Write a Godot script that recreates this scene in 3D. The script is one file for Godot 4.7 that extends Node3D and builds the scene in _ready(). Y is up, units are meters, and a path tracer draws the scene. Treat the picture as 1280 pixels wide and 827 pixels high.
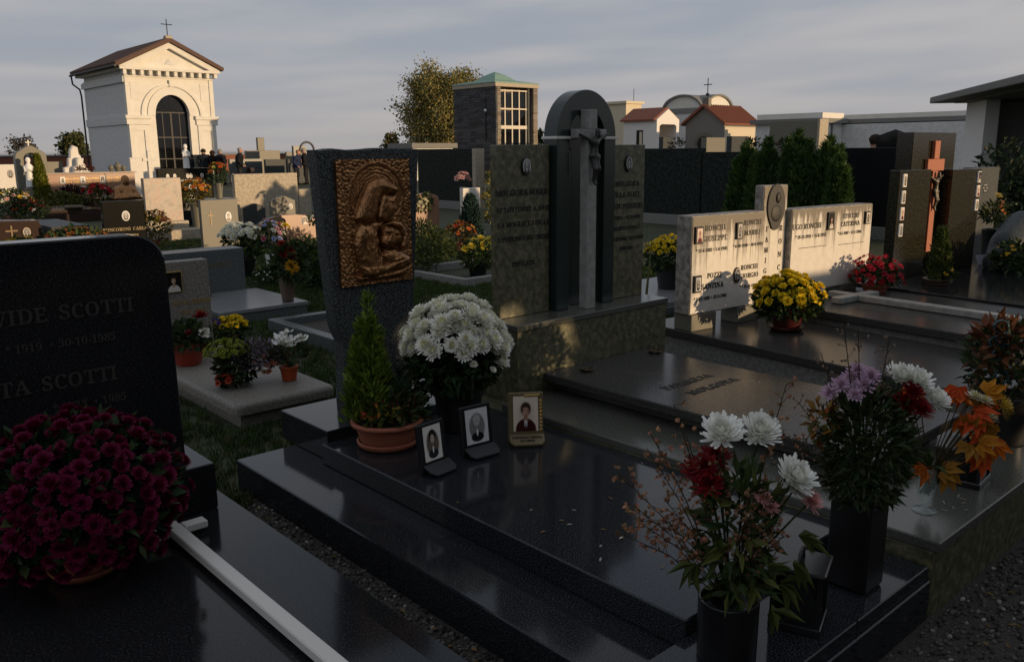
extends Node3D
# A cemetery in low evening sun. x runs along the headstones, z along the graves towards the path, y is up, metres.

var rng := RandomNumberGenerator.new()
var M := {}
var taken := {}

# ---------------------------------------------------------------- mesh builder
class MB:
	var v := PackedVector3Array()
	var n := PackedVector3Array()
	var c := PackedColorArray()
	var uv := PackedVector2Array()
	var col := Color(1, 1, 1)
	var t := Transform3D.IDENTITY

	func tri(a: Vector3, b: Vector3, d: Vector3, na: Vector3, nb: Vector3, nd: Vector3) -> void:
		v.append(t * a); v.append(t * d); v.append(t * b)
		n.append((t.basis * na).normalized()); n.append((t.basis * nd).normalized()); n.append((t.basis * nb).normalized())
		c.append(col); c.append(col); c.append(col)
		uv.append(Vector2.ZERO); uv.append(Vector2.ZERO); uv.append(Vector2.ZERO)

	func quad(a: Vector3, b: Vector3, d: Vector3, e: Vector3) -> void:
		var q := (b - a).cross(e - a)
		if q.length_squared() < 1e-14:
			q = (d - b).cross(e - b)
		q = q.normalized()
		tri(a, b, d, q, q, q)
		tri(a, d, e, q, q, q)

	func quad_n(a: Vector3, b: Vector3, d: Vector3, e: Vector3, na: Vector3, nb: Vector3, nd: Vector3, ne: Vector3) -> void:
		tri(a, b, d, na, nb, nd)
		tri(a, d, e, na, nd, ne)

	func quad_uv(a: Vector3, b: Vector3, d: Vector3, e: Vector3) -> void:
		var k := uv.size()
		quad(a, b, d, e)
		uv[k] = Vector2(0, 1); uv[k + 1] = Vector2(1, 0); uv[k + 2] = Vector2(1, 1)
		uv[k + 3] = Vector2(0, 1); uv[k + 4] = Vector2(0, 0); uv[k + 5] = Vector2(1, 0)

	func inset(poly: PackedVector2Array, d: float) -> PackedVector2Array:
		var out := PackedVector2Array()
		var m := poly.size()
		for i in m:
			var e0 := (poly[i] - poly[(i + m - 1) % m]).normalized()
			var e1 := (poly[(i + 1) % m] - poly[i]).normalized()
			var n0 := Vector2(-e0.y, e0.x)
			var n1 := Vector2(-e1.y, e1.x)
			var s := n0 + n1
			if s.length() < 0.05:
				out.append(poly[i] + n0 * d)
			else:
				s = s.normalized()
				out.append(poly[i] + s * d / maxf(0.35, s.dot(n0)))
		return out

	# an outline (anticlockwise in x y) drawn out from z0 to z1, edges bevelled by b
	func prism(poly: PackedVector2Array, z0: float, z1: float, b := 0.0) -> void:
		var m := poly.size()
		var ins := inset(poly, b) if b > 0.0 else poly
		var sn := PackedVector2Array()
		var sn2 := PackedVector2Array()
		for i in m:
			var e0 := (poly[i] - poly[(i + m - 1) % m]).normalized()
			var e1 := (poly[(i + 1) % m] - poly[i]).normalized()
			var n0 := Vector2(e0.y, -e0.x)
			var n1 := Vector2(e1.y, -e1.x)
			if n0.dot(n1) > 0.85:
				var s := (n0 + n1).normalized()
				sn.append(s); sn2.append(s)
			else:
				sn.append(n0); sn2.append(n1)
		for i in m:
			var j := (i + 1) % m
			var p := poly[i]; var q := poly[j]
			var na := Vector3(sn2[i].x, sn2[i].y, 0); var nb := Vector3(sn[j].x, sn[j].y, 0)
			quad_n(Vector3(p.x, p.y, z0 + b), Vector3(q.x, q.y, z0 + b), Vector3(q.x, q.y, z1 - b), Vector3(p.x, p.y, z1 - b), na, nb, nb, na)
			if b > 0.0:
				var pi := ins[i]; var qi := ins[j]
				quad(Vector3(p.x, p.y, z1 - b), Vector3(q.x, q.y, z1 - b), Vector3(qi.x, qi.y, z1), Vector3(pi.x, pi.y, z1))
				quad(Vector3(pi.x, pi.y, z0), Vector3(qi.x, qi.y, z0), Vector3(q.x, q.y, z0 + b), Vector3(p.x, p.y, z0 + b))
		var ix := Geometry2D.triangulate_polygon(ins)
		var k := 0
		while k < ix.size():
			var a := ins[ix[k]]; var bb := ins[ix[k + 1]]; var d := ins[ix[k + 2]]
			if (bb - a).cross(d - a) < 0.0:
				var w := bb
				bb = d
				d = w
			tri(Vector3(a.x, a.y, z1), Vector3(bb.x, bb.y, z1), Vector3(d.x, d.y, z1), Vector3.BACK, Vector3.BACK, Vector3.BACK)
			tri(Vector3(a.x, a.y, z0), Vector3(d.x, d.y, z0), Vector3(bb.x, bb.y, z0), Vector3.FORWARD, Vector3.FORWARD, Vector3.FORWARD)
			k += 3

	# box from corner to corner, all edges chamfered by b
	func box(lo: Vector3, hi: Vector3, b := 0.0) -> void:
		var p := PackedVector2Array()
		if b > 0.0:
			p = PackedVector2Array([Vector2(lo.x + b, lo.y), Vector2(hi.x - b, lo.y), Vector2(hi.x, lo.y + b), Vector2(hi.x, hi.y - b), Vector2(hi.x - b, hi.y), Vector2(lo.x + b, hi.y), Vector2(lo.x, hi.y - b), Vector2(lo.x, lo.y + b)])
			# keep the chamfers crisp: plain rectangle sides with a bevel ring would do the ends only
			prism(p, lo.z, hi.z, b * 0.8)
		else:
			p = PackedVector2Array([Vector2(lo.x, lo.y), Vector2(hi.x, lo.y), Vector2(hi.x, hi.y), Vector2(lo.x, hi.y)])
			prism(p, lo.z, hi.z, 0.0)

	# profile: points (radius, height) from bottom to top, turned about y
	func lathe(profile: Array, seg: int, at := Vector3.ZERO, sx := 1.0, sz := 1.0) -> void:
		var m := profile.size()
		var ns := []
		for i in m:
			var a: Vector2 = profile[maxi(i - 1, 0)]
			var b: Vector2 = profile[mini(i + 1, m - 1)]
			var d := (b - a).normalized()
			ns.append(Vector2(d.y, -d.x))
		for i in m - 1:
			var p: Vector2 = profile[i]; var q: Vector2 = profile[i + 1]
			var np_: Vector2 = ns[i]; var nq: Vector2 = ns[i + 1]
			for k in seg:
				var a0 := TAU * k / seg; var a1 := TAU * (k + 1) / seg
				var c0 := cos(a0); var s0 := sin(a0); var c1 := cos(a1); var s1 := sin(a1)
				quad_n(at + Vector3(p.x * c1 * sx, p.y, p.x * s1 * sz), at + Vector3(p.x * c0 * sx, p.y, p.x * s0 * sz), at + Vector3(q.x * c0 * sx, q.y, q.x * s0 * sz), at + Vector3(q.x * c1 * sx, q.y, q.x * s1 * sz),
					Vector3(np_.x * c1, np_.y, np_.x * s1), Vector3(np_.x * c0, np_.y, np_.x * s0), Vector3(nq.x * c0, nq.y, nq.x * s0), Vector3(nq.x * c1, nq.y, nq.x * s1))

	func tube(pts: Array, rad: Array, seg := 6) -> void:
		var m := pts.size()
		var rings := []
		var nr := []
		for i in m:
			var d: Vector3 = (pts[mini(i + 1, m - 1)] - pts[maxi(i - 1, 0)]).normalized()
			var u := d.cross(Vector3(0.31, 0.17, 0.93)).normalized()
			if u.length() < 0.5:
				u = d.cross(Vector3.RIGHT).normalized()
			var w := d.cross(u)
			var ring := PackedVector3Array()
			var rn := PackedVector3Array()
			for k in seg:
				var a := TAU * k / seg
				var o := u * cos(a) + w * sin(a)
				rn.append(o)
				ring.append(pts[i] + o * float(rad[i]))
			rings.append(ring); nr.append(rn)
		for i in m - 1:
			for k in seg:
				var j := (k + 1) % seg
				quad_n(rings[i][k], rings[i][j], rings[i + 1][j], rings[i + 1][k], nr[i][k], nr[i][j], nr[i + 1][j], nr[i + 1][k])
		for k in seg:
			var j := (k + 1) % seg
			var d0: Vector3 = (pts[0] - pts[1]).normalized()
			var d1: Vector3 = (pts[m - 1] - pts[m - 2]).normalized()
			tri(pts[0], rings[0][j], rings[0][k], d0, d0, d0)
			tri(pts[m - 1], rings[m - 1][k], rings[m - 1][j], d1, d1, d1)

	func ball(at: Vector3, r: Vector3, seg := 12, rings := 8) -> void:
		for i in rings:
			var p0 := PI * i / rings - PI / 2; var p1 := PI * (i + 1) / rings - PI / 2
			for k in seg:
				var a0 := TAU * k / seg; var a1 := TAU * (k + 1) / seg
				var q := [Vector3(cos(p0) * cos(a1), sin(p0), cos(p0) * sin(a1)), Vector3(cos(p0) * cos(a0), sin(p0), cos(p0) * sin(a0)), Vector3(cos(p1) * cos(a0), sin(p1), cos(p1) * sin(a0)), Vector3(cos(p1) * cos(a1), sin(p1), cos(p1) * sin(a1))]
				quad_n(at + q[0] * r, at + q[1] * r, at + q[2] * r, at + q[3] * r, q[0] / r, q[1] / r, q[2] / r, q[3] / r)

	# a pointed leaf or petal folded along its midrib
	func leaf(p: Vector3, dir: Vector3, up: Vector3, l: float, w: float, fold := 0.25, droop := 0.0) -> void:
		var s := dir.cross(up).normalized()
		var u := s.cross(dir).normalized()
		var mid := p + dir * l * 0.45
		var tip := p + dir * l - u * droop * l
		var a := mid + s * w + u * fold * w
		var b := mid - s * w + u * fold * w
		var n1 := (a - p).cross(tip - p).normalized()
		if n1.dot(u) < 0.0:
			n1 = -n1
		var n2 := (tip - p).cross(b - p).normalized()
		if n2.dot(u) < 0.0:
			n2 = -n2
		tri(p, a, tip, n1, n1, n1)
		tri(p, tip, b, n2, n2, n2)

	# a strap petal of two bent pieces
	func petal(p: Vector3, dir: Vector3, up: Vector3, l: float, w: float, curl: float) -> void:
		var s := dir.cross(up).normalized()
		var u := s.cross(dir).normalized()
		var m := p + dir * l * 0.55 + u * curl * l * 0.12
		var e := p + dir * l * (1.0 - absf(curl) * 0.15) + u * curl * l * 0.5
		var n1 := u; var n2 := (u - dir * curl * 0.6).normalized()
		quad_n(p - s * w * 0.35, p + s * w * 0.35, m + s * w * 0.5, m - s * w * 0.5, n1, n1, n1, n1)
		quad_n(m - s * w * 0.5, m + s * w * 0.5, e + s * w * 0.3, e - s * w * 0.3, n1, n1, n2, n2)

	func mesh() -> ArrayMesh:
		var a := []
		a.resize(Mesh.ARRAY_MAX)
		a[Mesh.ARRAY_VERTEX] = v
		a[Mesh.ARRAY_NORMAL] = n
		a[Mesh.ARRAY_COLOR] = c
		a[Mesh.ARRAY_TEX_UV] = uv
		var m := ArrayMesh.new()
		m.add_surface_from_arrays(Mesh.PRIMITIVE_TRIANGLES, a)
		return m

# ---------------------------------------------------------------- node helpers
func numbered(s: String) -> String:
	if not taken.has(s):
		taken[s] = 0
		return s
	taken[s] += 1
	return "%s_%03d" % [s, taken[s]]

func thing(called: String, label: String, category: String, at := Vector3.ZERO, turn := 0.0, group := "") -> Node3D:
	var o := Node3D.new()
	o.name = numbered(called)
	add_child(o)
	o.position = at
	o.rotation.y = turn
	tag(o, label, category, group)
	return o

func tag(o: Node, label: String, category: String, group := "") -> void:
	o.set_meta("label", label)
	o.set_meta("category", category)
	if group:
		o.set_meta("group", group)

func part(called: String, b, m: Material, parent: Node, at := Vector3.ZERO) -> MeshInstance3D:
	var o := MeshInstance3D.new()
	o.name = called
	o.mesh = b.mesh() if b is MB else b
	o.material_override = m
	o.position = at
	o.cast_shadow = GeometryInstance3D.SHADOW_CASTING_SETTING_ON
	parent.add_child(o, true)
	return o

func bx(called: String, lo: Vector3, hi: Vector3, b: float, m: Material, parent: Node) -> MeshInstance3D:
	var mb := MB.new()
	mb.box(lo, hi, b)
	return part(called, mb, m, parent)

func struct(called: String, b, m: Material) -> MeshInstance3D:
	var o := part(called, b, m, self)
	o.set_meta("kind", "structure")
	return o

func txt(parent: Node, s: String, at: Vector3, h: float, m: Material, serif := true, flat := false, called := "lettering") -> MeshInstance3D:
	var f := SystemFont.new()
	f.font_names = PackedStringArray(["Droid Serif" if serif else "Droid Sans"])
	f.font_weight = 700
	var tm := TextMesh.new()
	tm.text = s
	tm.font = f
	tm.font_size = 32
	tm.pixel_size = h / 23.0
	tm.depth = 0.004
	tm.curve_step = 3.0
	var o := part(called, tm, m, parent, at)
	if flat:
		o.rotation.x = -PI / 2
	return o

func lin(r: float, g: float, b: float) -> Color:
	return Color(r, g, b).linear_to_srgb()

func plain(r: float, g: float, b: float, rough := 0.7, metal := 0.0) -> StandardMaterial3D:
	var m := StandardMaterial3D.new()
	m.albedo_color = lin(r, g, b)
	m.roughness = rough
	m.metallic = metal
	return m

# stone, soil, plaster: a noise texture laid in world space; stops are [offset, r, g, b] in linear values
func stone(stops: Array, tile: float, rough: float, freq := 0.08, octaves := 5, gain := 0.7, bump := 0.0, sd := 1, kind := FastNoiseLite.TYPE_SIMPLEX, size := 512) -> StandardMaterial3D:
	var g := Gradient.new()
	var offs := PackedFloat32Array()
	var cols := PackedColorArray()
	for s in stops:
		offs.append(s[0])
		cols.append(lin(s[1], s[2], s[3]))
	g.offsets = offs
	g.colors = cols
	var nz := FastNoiseLite.new()
	nz.seed = sd
	nz.noise_type = kind
	nz.frequency = freq
	nz.fractal_octaves = octaves
	nz.fractal_gain = gain
	var nt := NoiseTexture2D.new()
	nt.width = size
	nt.height = size
	nt.seamless = true
	nt.noise = nz
	nt.color_ramp = g
	var m := StandardMaterial3D.new()
	m.albedo_texture = nt
	m.roughness = rough
	m.uv1_triplanar = true
	m.uv1_world_triplanar = true
	m.uv1_scale = Vector3.ONE / tile
	if bump > 0.0:
		var nb := NoiseTexture2D.new()
		nb.width = 512
		nb.height = 512
		nb.seamless = true
		nb.noise = nz
		m.heightmap_enabled = true
		m.heightmap_texture = nb
		m.heightmap_scale = bump
	return m

func leafy(rough := 0.55, back := 0.25) -> StandardMaterial3D:
	var m := StandardMaterial3D.new()
	m.vertex_color_use_as_albedo = true
	m.roughness = rough
	m.metallic_specular = 0.3
	if back > 0.0:
		m.backlight_enabled = true
		m.backlight = lin(back, back, back * 0.6)
	return m

func textured(img: Image, rough := 0.3) -> StandardMaterial3D:
	var m := StandardMaterial3D.new()
	m.albedo_texture = ImageTexture.create_from_image(img)
	m.roughness = rough
	m.texture_repeat = false
	return m

func rv(a: float, b: float) -> float:
	return rng.randf_range(a, b)

func tint(r: float, g: float, b: float, spread := 0.25) -> Color:
	var k := rv(1.0 - spread, 1.0 + spread)
	return Color(r * k * rv(0.92, 1.08), g * k, b * k * rv(0.9, 1.1))

func dirv() -> Vector3:
	var y := rv(-1, 1)
	var a := rv(0, TAU)
	var r := sqrt(1.0 - y * y)
	return Vector3(r * cos(a), y, r * sin(a))

# ---------------------------------------------------------------- sky, sun, camera
func make_sky() -> Image:
	# an evening sky under thin streaks of high cloud; the same all the way round
	var w := 2048
	var h := 1024
	var im := Image.create(w, h, false, Image.FORMAT_RGBF)
	var a := FastNoiseLite.new()
	a.seed = 11
	a.noise_type = FastNoiseLite.TYPE_SIMPLEX
	a.frequency = 1.0
	a.fractal_octaves = 5
	a.fractal_gain = 0.52
	im.fill(Color(0.12, 0.115, 0.10))
	for y in h / 2:
		var e := PI * (0.5 - (y + 0.5) / h)
		var k := clampf(e / 1.1, 0.0, 1.0)
		var low := exp(-e * 11.0)
		var gap := Vector3(0.308, 0.362, 0.435).lerp(Vector3(0.250, 0.295, 0.365), k)
		gap = gap.lerp(Vector3(0.400, 0.378, 0.374), low)
		var cloud := Vector3(0.470, 0.468, 0.484).lerp(Vector3(0.442, 0.410, 0.398), low)
		var lay := log(e + 0.035) * 5.2
		for x in w:
			var az := TAU * (x + 0.5) / w
			var cx := cos(az)
			var cz := sin(az)
			var s := a.get_noise_3d(cx * 2.6, lay * 0.62 + cx * 1.6 - cz * 1.1, cz * 2.6)
			var s2 := a.get_noise_3d(cx * 1.1 + 7.0, lay * 0.34, cz * 1.1)
			var cl := clampf(0.52 + s * 0.50 + s2 * 0.58, 0.0, 1.0)
			cl = cl * cl * (3.0 - 2.0 * cl)
			var cc := gap.lerp(cloud, cl)
			im.set_pixel(x, y, Color(cc.x, cc.y, cc.z))
	return im

func make_environment() -> void:
	var cam := Camera3D.new()
	cam.name = "camera"
	add_child(cam)
	var yaw := 0.7318406
	var pitch := 0.2090036
	var roll := -0.0079285
	var fwd := Vector3(sin(yaw) * cos(pitch), -sin(pitch), -cos(yaw) * cos(pitch))
	var right := Vector3(cos(yaw), 0, sin(yaw))
	var up := right.cross(fwd)
	var r2 := right * cos(roll) + up * sin(roll)
	var u2 := -right * sin(roll) + up * cos(roll)
	cam.transform = Transform3D(Basis(r2, u2, -fwd), Vector3(0, 1.6, 0))
	cam.fov = 42.52
	cam.near = 0.05
	cam.far = 3000.0
	cam.current = true
	var sm := PanoramaSkyMaterial.new()
	sm.panorama = ImageTexture.create_from_image(make_sky())
	var sky := Sky.new()
	sky.sky_material = sm
	var env := Environment.new()
	env.background_mode = Environment.BG_SKY
	env.sky = sky
	env.background_energy_multiplier = 1.0
	env.tonemap_mode = Environment.TONE_MAPPER_LINEAR
	env.tonemap_exposure = 1.0
	env.sdfgi_enabled = true
	env.ssao_enabled = true
	env.ssil_enabled = true
	var we := WorldEnvironment.new()
	we.name = "world"
	we.environment = env
	add_child(we)
	var sun := DirectionalLight3D.new()
	sun.name = "sun"
	sun.light_energy = 1.2
	sun.light_color = lin(1.0, 0.71, 0.41)
	sun.light_angular_distance = 0.5
	sun.shadow_enabled = true
	add_child(sun)
	var el := deg_to_rad(5.0)
	var to_sun := Vector3(0.44 * cos(el), sin(el), 0.898 * cos(el))
	sun.look_at_from_position(Vector3.ZERO, -to_sun, Vector3.UP)

# ---------------------------------------------------------------- materials
func make_materials() -> void:
	M.black = stone([[0.0, 0.005, 0.006, 0.007], [0.42, 0.009, 0.010, 0.012], [0.55, 0.016, 0.017, 0.020], [0.70, 0.046, 0.049, 0.056], [1.0, 0.14, 0.145, 0.16]], 0.7, 0.10, 0.16, 4, 0.75, 0.0, 3)
	M.black.metallic_specular = 0.40
	M.black2 = stone([[0.0, 0.006, 0.007, 0.008], [0.5, 0.012, 0.012, 0.014], [0.75, 0.028, 0.029, 0.031], [1.0, 0.07, 0.07, 0.07]], 1.0, 0.11, 0.16, 4, 0.75, 0.0, 8)
	M.black2.metallic_specular = 0.36
	M.charcoal = stone([[0.0, 0.011, 0.013, 0.013], [0.40, 0.022, 0.026, 0.027], [0.52, 0.044, 0.050, 0.052], [0.66, 0.090, 0.099, 0.102], [1.0, 0.22, 0.235, 0.24]], 1.5, 0.5, 0.15, 4, 0.8, 0.06, 4)
	M.charcoal.metallic_specular = 0.3
	M.black_matte = stone([[0.0, 0.005, 0.005, 0.005], [0.5, 0.011, 0.011, 0.010], [0.7, 0.018, 0.017, 0.015], [1.0, 0.04, 0.038, 0.034]], 1.5, 0.13, 0.1, 5, 0.75, 0.0, 44)
	M.black_matte.metallic_specular = 0.25
	M.slate = stone([[0.0, 0.008, 0.011, 0.010], [0.45, 0.017, 0.022, 0.020], [0.65, 0.030, 0.036, 0.033], [1.0, 0.065, 0.07, 0.066]], 1.6, 0.5, 0.03, 6, 0.75, 0.0, 41)
	M.slate.metallic_specular = 0.2
	M.dark_brown = stone([[0.0, 0.006, 0.006, 0.004], [0.45, 0.014, 0.013, 0.008], [0.62, 0.028, 0.025, 0.016], [1.0, 0.06, 0.052, 0.036]], 0.8, 0.13, 0.05, 6, 0.75, 0.0, 42)
	M.cross_stone = stone([[0.0, 0.20, 0.195, 0.185], [0.5, 0.27, 0.265, 0.25], [1.0, 0.36, 0.355, 0.335]], 0.9, 0.5, 0.02, 5, 0.6, 0.0, 43)
	M.verde = stone([[0.0, 0.036, 0.038, 0.021], [0.40, 0.070, 0.072, 0.041], [0.55, 0.102, 0.100, 0.057], [0.72, 0.145, 0.132, 0.077], [1.0, 0.23, 0.19, 0.115]], 1.0, 0.38, 0.03, 6, 0.72, 0.0, 5)
	M.verde_step = stone([[0.0, 0.035, 0.038, 0.032], [0.5, 0.075, 0.078, 0.066], [1.0, 0.16, 0.155, 0.13]], 0.5, 0.22, 0.09, 5, 0.75, 0.0, 15)
	M.slab_grey = stone([[0.0, 0.022, 0.022, 0.021], [0.45, 0.040, 0.039, 0.037], [0.6, 0.060, 0.058, 0.055], [1.0, 0.13, 0.125, 0.12]], 0.9, 0.22, 0.1, 5, 0.75, 0.0, 16)
	M.slab_grey.metallic_specular = 0.24
	M.dark_green = stone([[0.0, 0.008, 0.014, 0.013], [0.5, 0.014, 0.024, 0.022], [0.75, 0.024, 0.036, 0.032], [1.0, 0.05, 0.065, 0.058]], 0.4, 0.22, 0.11, 5, 0.75, 0.0, 6)
	M.grey = stone([[0.0, 0.02, 0.024, 0.025], [0.40, 0.045, 0.052, 0.054], [0.55, 0.085, 0.094, 0.096], [0.7, 0.15, 0.16, 0.16], [1.0, 0.28, 0.29, 0.29]], 1.2, 0.4, 0.12, 5, 0.8, 0.0, 7)
	M.grey_top = stone([[0.0, 0.11, 0.115, 0.12], [0.5, 0.17, 0.175, 0.18], [1.0, 0.28, 0.28, 0.285]], 1.0, 0.25, 0.1, 5, 0.75, 0.0, 17)
	M.beige = stone([[0.0, 0.085, 0.076, 0.064], [0.42, 0.15, 0.137, 0.118], [0.6, 0.20, 0.184, 0.16], [1.0, 0.30, 0.28, 0.25]], 1.0, 0.6, 0.07, 6, 0.75, 0.05, 9)
	M.sand = stone([[0.0, 0.24, 0.20, 0.145], [0.45, 0.34, 0.29, 0.215], [0.62, 0.40, 0.345, 0.26], [1.0, 0.50, 0.44, 0.35]], 1.6, 0.6, 0.03, 6, 0.72, 0.05, 10)
	M.pink = stone([[0.0, 0.17, 0.135, 0.11], [0.4, 0.28, 0.232, 0.19], [0.55, 0.34, 0.29, 0.24], [0.68, 0.30, 0.19, 0.145], [1.0, 0.44, 0.38, 0.32]], 1.3, 0.4, 0.009, 6, 0.66, 0.0, 12)
	M.red_granite = stone([[0.0, 0.16, 0.075, 0.045], [0.45, 0.27, 0.135, 0.08], [0.62, 0.34, 0.185, 0.115], [1.0, 0.48, 0.30, 0.21]], 0.5, 0.35, 0.1, 5, 0.75, 0.0, 13)
	M.brown_granite = stone([[0.0, 0.05, 0.034, 0.024], [0.5, 0.10, 0.07, 0.05], [1.0, 0.22, 0.16, 0.12]], 0.4, 0.35, 0.1, 5, 0.75, 0.0, 14)
	M.brown_dark = stone([[0.0, 0.018, 0.010, 0.008], [0.5, 0.035, 0.020, 0.016], [1.0, 0.08, 0.05, 0.04]], 0.3, 0.15, 0.12, 5, 0.75, 0.0, 18)
	M.olive_stone = stone([[0.0, 0.07, 0.065, 0.048], [0.5, 0.14, 0.13, 0.10], [1.0, 0.27, 0.25, 0.20]], 0.5, 0.5, 0.09, 5, 0.75, 0.0, 19)
	M.marble = stone([[0.0, 0.38, 0.355, 0.32], [0.35, 0.58, 0.55, 0.50], [0.6, 0.68, 0.65, 0.60], [1.0, 0.78, 0.76, 0.72]], 0.8, 0.55, 0.03, 6, 0.65, 0.0, 20)
	M.marble_old = stone([[0.0, 0.09, 0.08, 0.066], [0.38, 0.20, 0.182, 0.155], [0.6, 0.30, 0.278, 0.245], [1.0, 0.44, 0.415, 0.375]], 0.9, 0.7, 0.02, 6, 0.7, 0.06, 21)
	M.concrete = stone([[0.0, 0.10, 0.10, 0.095], [0.5, 0.19, 0.185, 0.175], [1.0, 0.30, 0.29, 0.27]], 1.2, 0.85, 0.05, 6, 0.7, 0.1, 22)
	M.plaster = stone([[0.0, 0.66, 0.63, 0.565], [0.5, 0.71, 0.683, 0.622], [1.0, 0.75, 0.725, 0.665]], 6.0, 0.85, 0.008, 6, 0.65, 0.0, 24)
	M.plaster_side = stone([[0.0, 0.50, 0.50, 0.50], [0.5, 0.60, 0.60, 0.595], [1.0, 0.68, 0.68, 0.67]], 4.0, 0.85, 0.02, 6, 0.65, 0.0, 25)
	M.white_wall = plain(0.74, 0.72, 0.70, 0.85)
	M.gravel = stone([[0.0, 0.010, 0.009, 0.008], [0.4, 0.030, 0.027, 0.023], [0.6, 0.055, 0.049, 0.041], [1.0, 0.15, 0.135, 0.115]], 0.55, 0.95, 0.09, 5, 0.8, 0.6, 26)
	M.ground = stone([[0.0, 0.012, 0.016, 0.006], [0.4, 0.025, 0.034, 0.011], [0.6, 0.038, 0.046, 0.017], [0.8, 0.055, 0.050, 0.026], [1.0, 0.085, 0.07, 0.045]], 1.7, 0.95, 0.03, 6, 0.75, 0.5, 27)
	M.terracotta = stone([[0.0, 0.22, 0.062, 0.032], [0.5, 0.32, 0.098, 0.050], [1.0, 0.42, 0.16, 0.09]], 0.4, 0.65, 0.03, 5, 0.65, 0.0, 28)
	M.roof_brown = stone([[0.0, 0.06, 0.035, 0.026], [0.5, 0.10, 0.055, 0.040], [1.0, 0.15, 0.09, 0.065]], 1.0, 0.8, 0.06, 5, 0.7, 0.0, 29)
	M.roof_red = stone([[0.0, 0.13, 0.045, 0.025], [0.5, 0.23, 0.075, 0.04], [1.0, 0.33, 0.13, 0.075]], 0.8, 0.8, 0.06, 5, 0.7, 0.0, 30)
	M.copper_green = stone([[0.0, 0.10, 0.20, 0.155], [0.5, 0.19, 0.33, 0.26], [1.0, 0.33, 0.45, 0.37]], 1.5, 0.6, 0.03, 5, 0.7, 0.0, 31)
	M.bronze = stone([[0.0, 0.10, 0.045, 0.020], [0.42, 0.26, 0.125, 0.052], [0.6, 0.40, 0.20, 0.085], [1.0, 0.62, 0.34, 0.15]], 0.6, 0.34, 0.02, 5, 0.7, 0.0, 32)
	M.bronze.metallic = 0.85
	M.bronze_dark = plain(0.10, 0.075, 0.05, 0.4, 0.85)
	M.gold = plain(0.50, 0.33, 0.12, 0.5, 0.7)
	M.gold_dull = plain(0.16, 0.125, 0.065, 0.5, 0.5)
	M.gold_faint = plain(0.032, 0.029, 0.024, 0.6)
	M.letter_dark = plain(0.010, 0.010, 0.009, 0.5)
	M.letter_light = plain(0.52, 0.50, 0.44, 0.5)
	M.copper = stone([[0.0, 0.22, 0.055, 0.022], [0.5, 0.34, 0.09, 0.038], [1.0, 0.45, 0.15, 0.07]], 0.3, 0.6, 0.04, 5, 0.7, 0.0, 33)
	M.white = plain(0.78, 0.77, 0.75, 0.5)
	M.white_stone = plain(0.62, 0.60, 0.56, 0.45)
	M.cream = plain(0.62, 0.54, 0.40, 0.8)
	M.iron = plain(0.012, 0.012, 0.013, 0.5, 0.4)
	M.black_plastic = plain(0.010, 0.010, 0.010, 0.4)
	M.black_vase = plain(0.008, 0.008, 0.009, 0.28)
	M.dark_metal = plain(0.035, 0.035, 0.038, 0.35, 0.7)
	M.tin = plain(0.45, 0.45, 0.45, 0.4, 0.8)
	M.soil = plain(0.018, 0.012, 0.008, 1.0)
	M.bark = stone([[0.0, 0.02, 0.015, 0.010], [0.5, 0.06, 0.045, 0.032], [1.0, 0.12, 0.095, 0.07]], 0.4, 0.95, 0.06, 5, 0.75, 0.0, 34)
	M.leaf = leafy()
	M.dry_leaf = leafy(0.7, 0.35)
	M.petal = leafy(0.6, 0.30)
	M.wine = plain(0.06, 0.01, 0.012, 0.3)
	M.orange_pot = plain(0.40, 0.065, 0.012, 0.45)
	M.red_foil = plain(0.30, 0.035, 0.014, 0.25)
	M.ribbon = plain(0.03, 0.10, 0.13, 0.4)
	var gl := StandardMaterial3D.new()
	gl.transparency = BaseMaterial3D.TRANSPARENCY_ALPHA
	gl.albedo_color = Color(0.75, 0.85, 0.82, 0.16)
	gl.roughness = 0.05
	M.glass = gl
	var dg := StandardMaterial3D.new()
	dg.transparency = BaseMaterial3D.TRANSPARENCY_ALPHA
	dg.albedo_color = Color(0.04, 0.045, 0.05, 0.72)
	dg.roughness = 0.04
	M.dark_glass = dg
	for k in 8:
		M["face%d" % k] = textured(portrait(k), 0.25)

func ell(im: Image, cx: float, cy: float, rx: float, ry: float, c: Color, soft := 0.25) -> void:
	for y in range(maxi(0, int(cy - ry) - 1), mini(im.get_height(), int(cy + ry) + 2)):
		for x in range(maxi(0, int(cx - rx) - 1), mini(im.get_width(), int(cx + rx) + 2)):
			var d := Vector2((x + 0.5 - cx) / rx, (y + 0.5 - cy) / ry).length()
			var a := clampf((1.0 - d) / soft, 0.0, 1.0)
			if a > 0.0:
				im.set_pixel(x, y, im.get_pixel(x, y).lerp(c, a))

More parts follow.
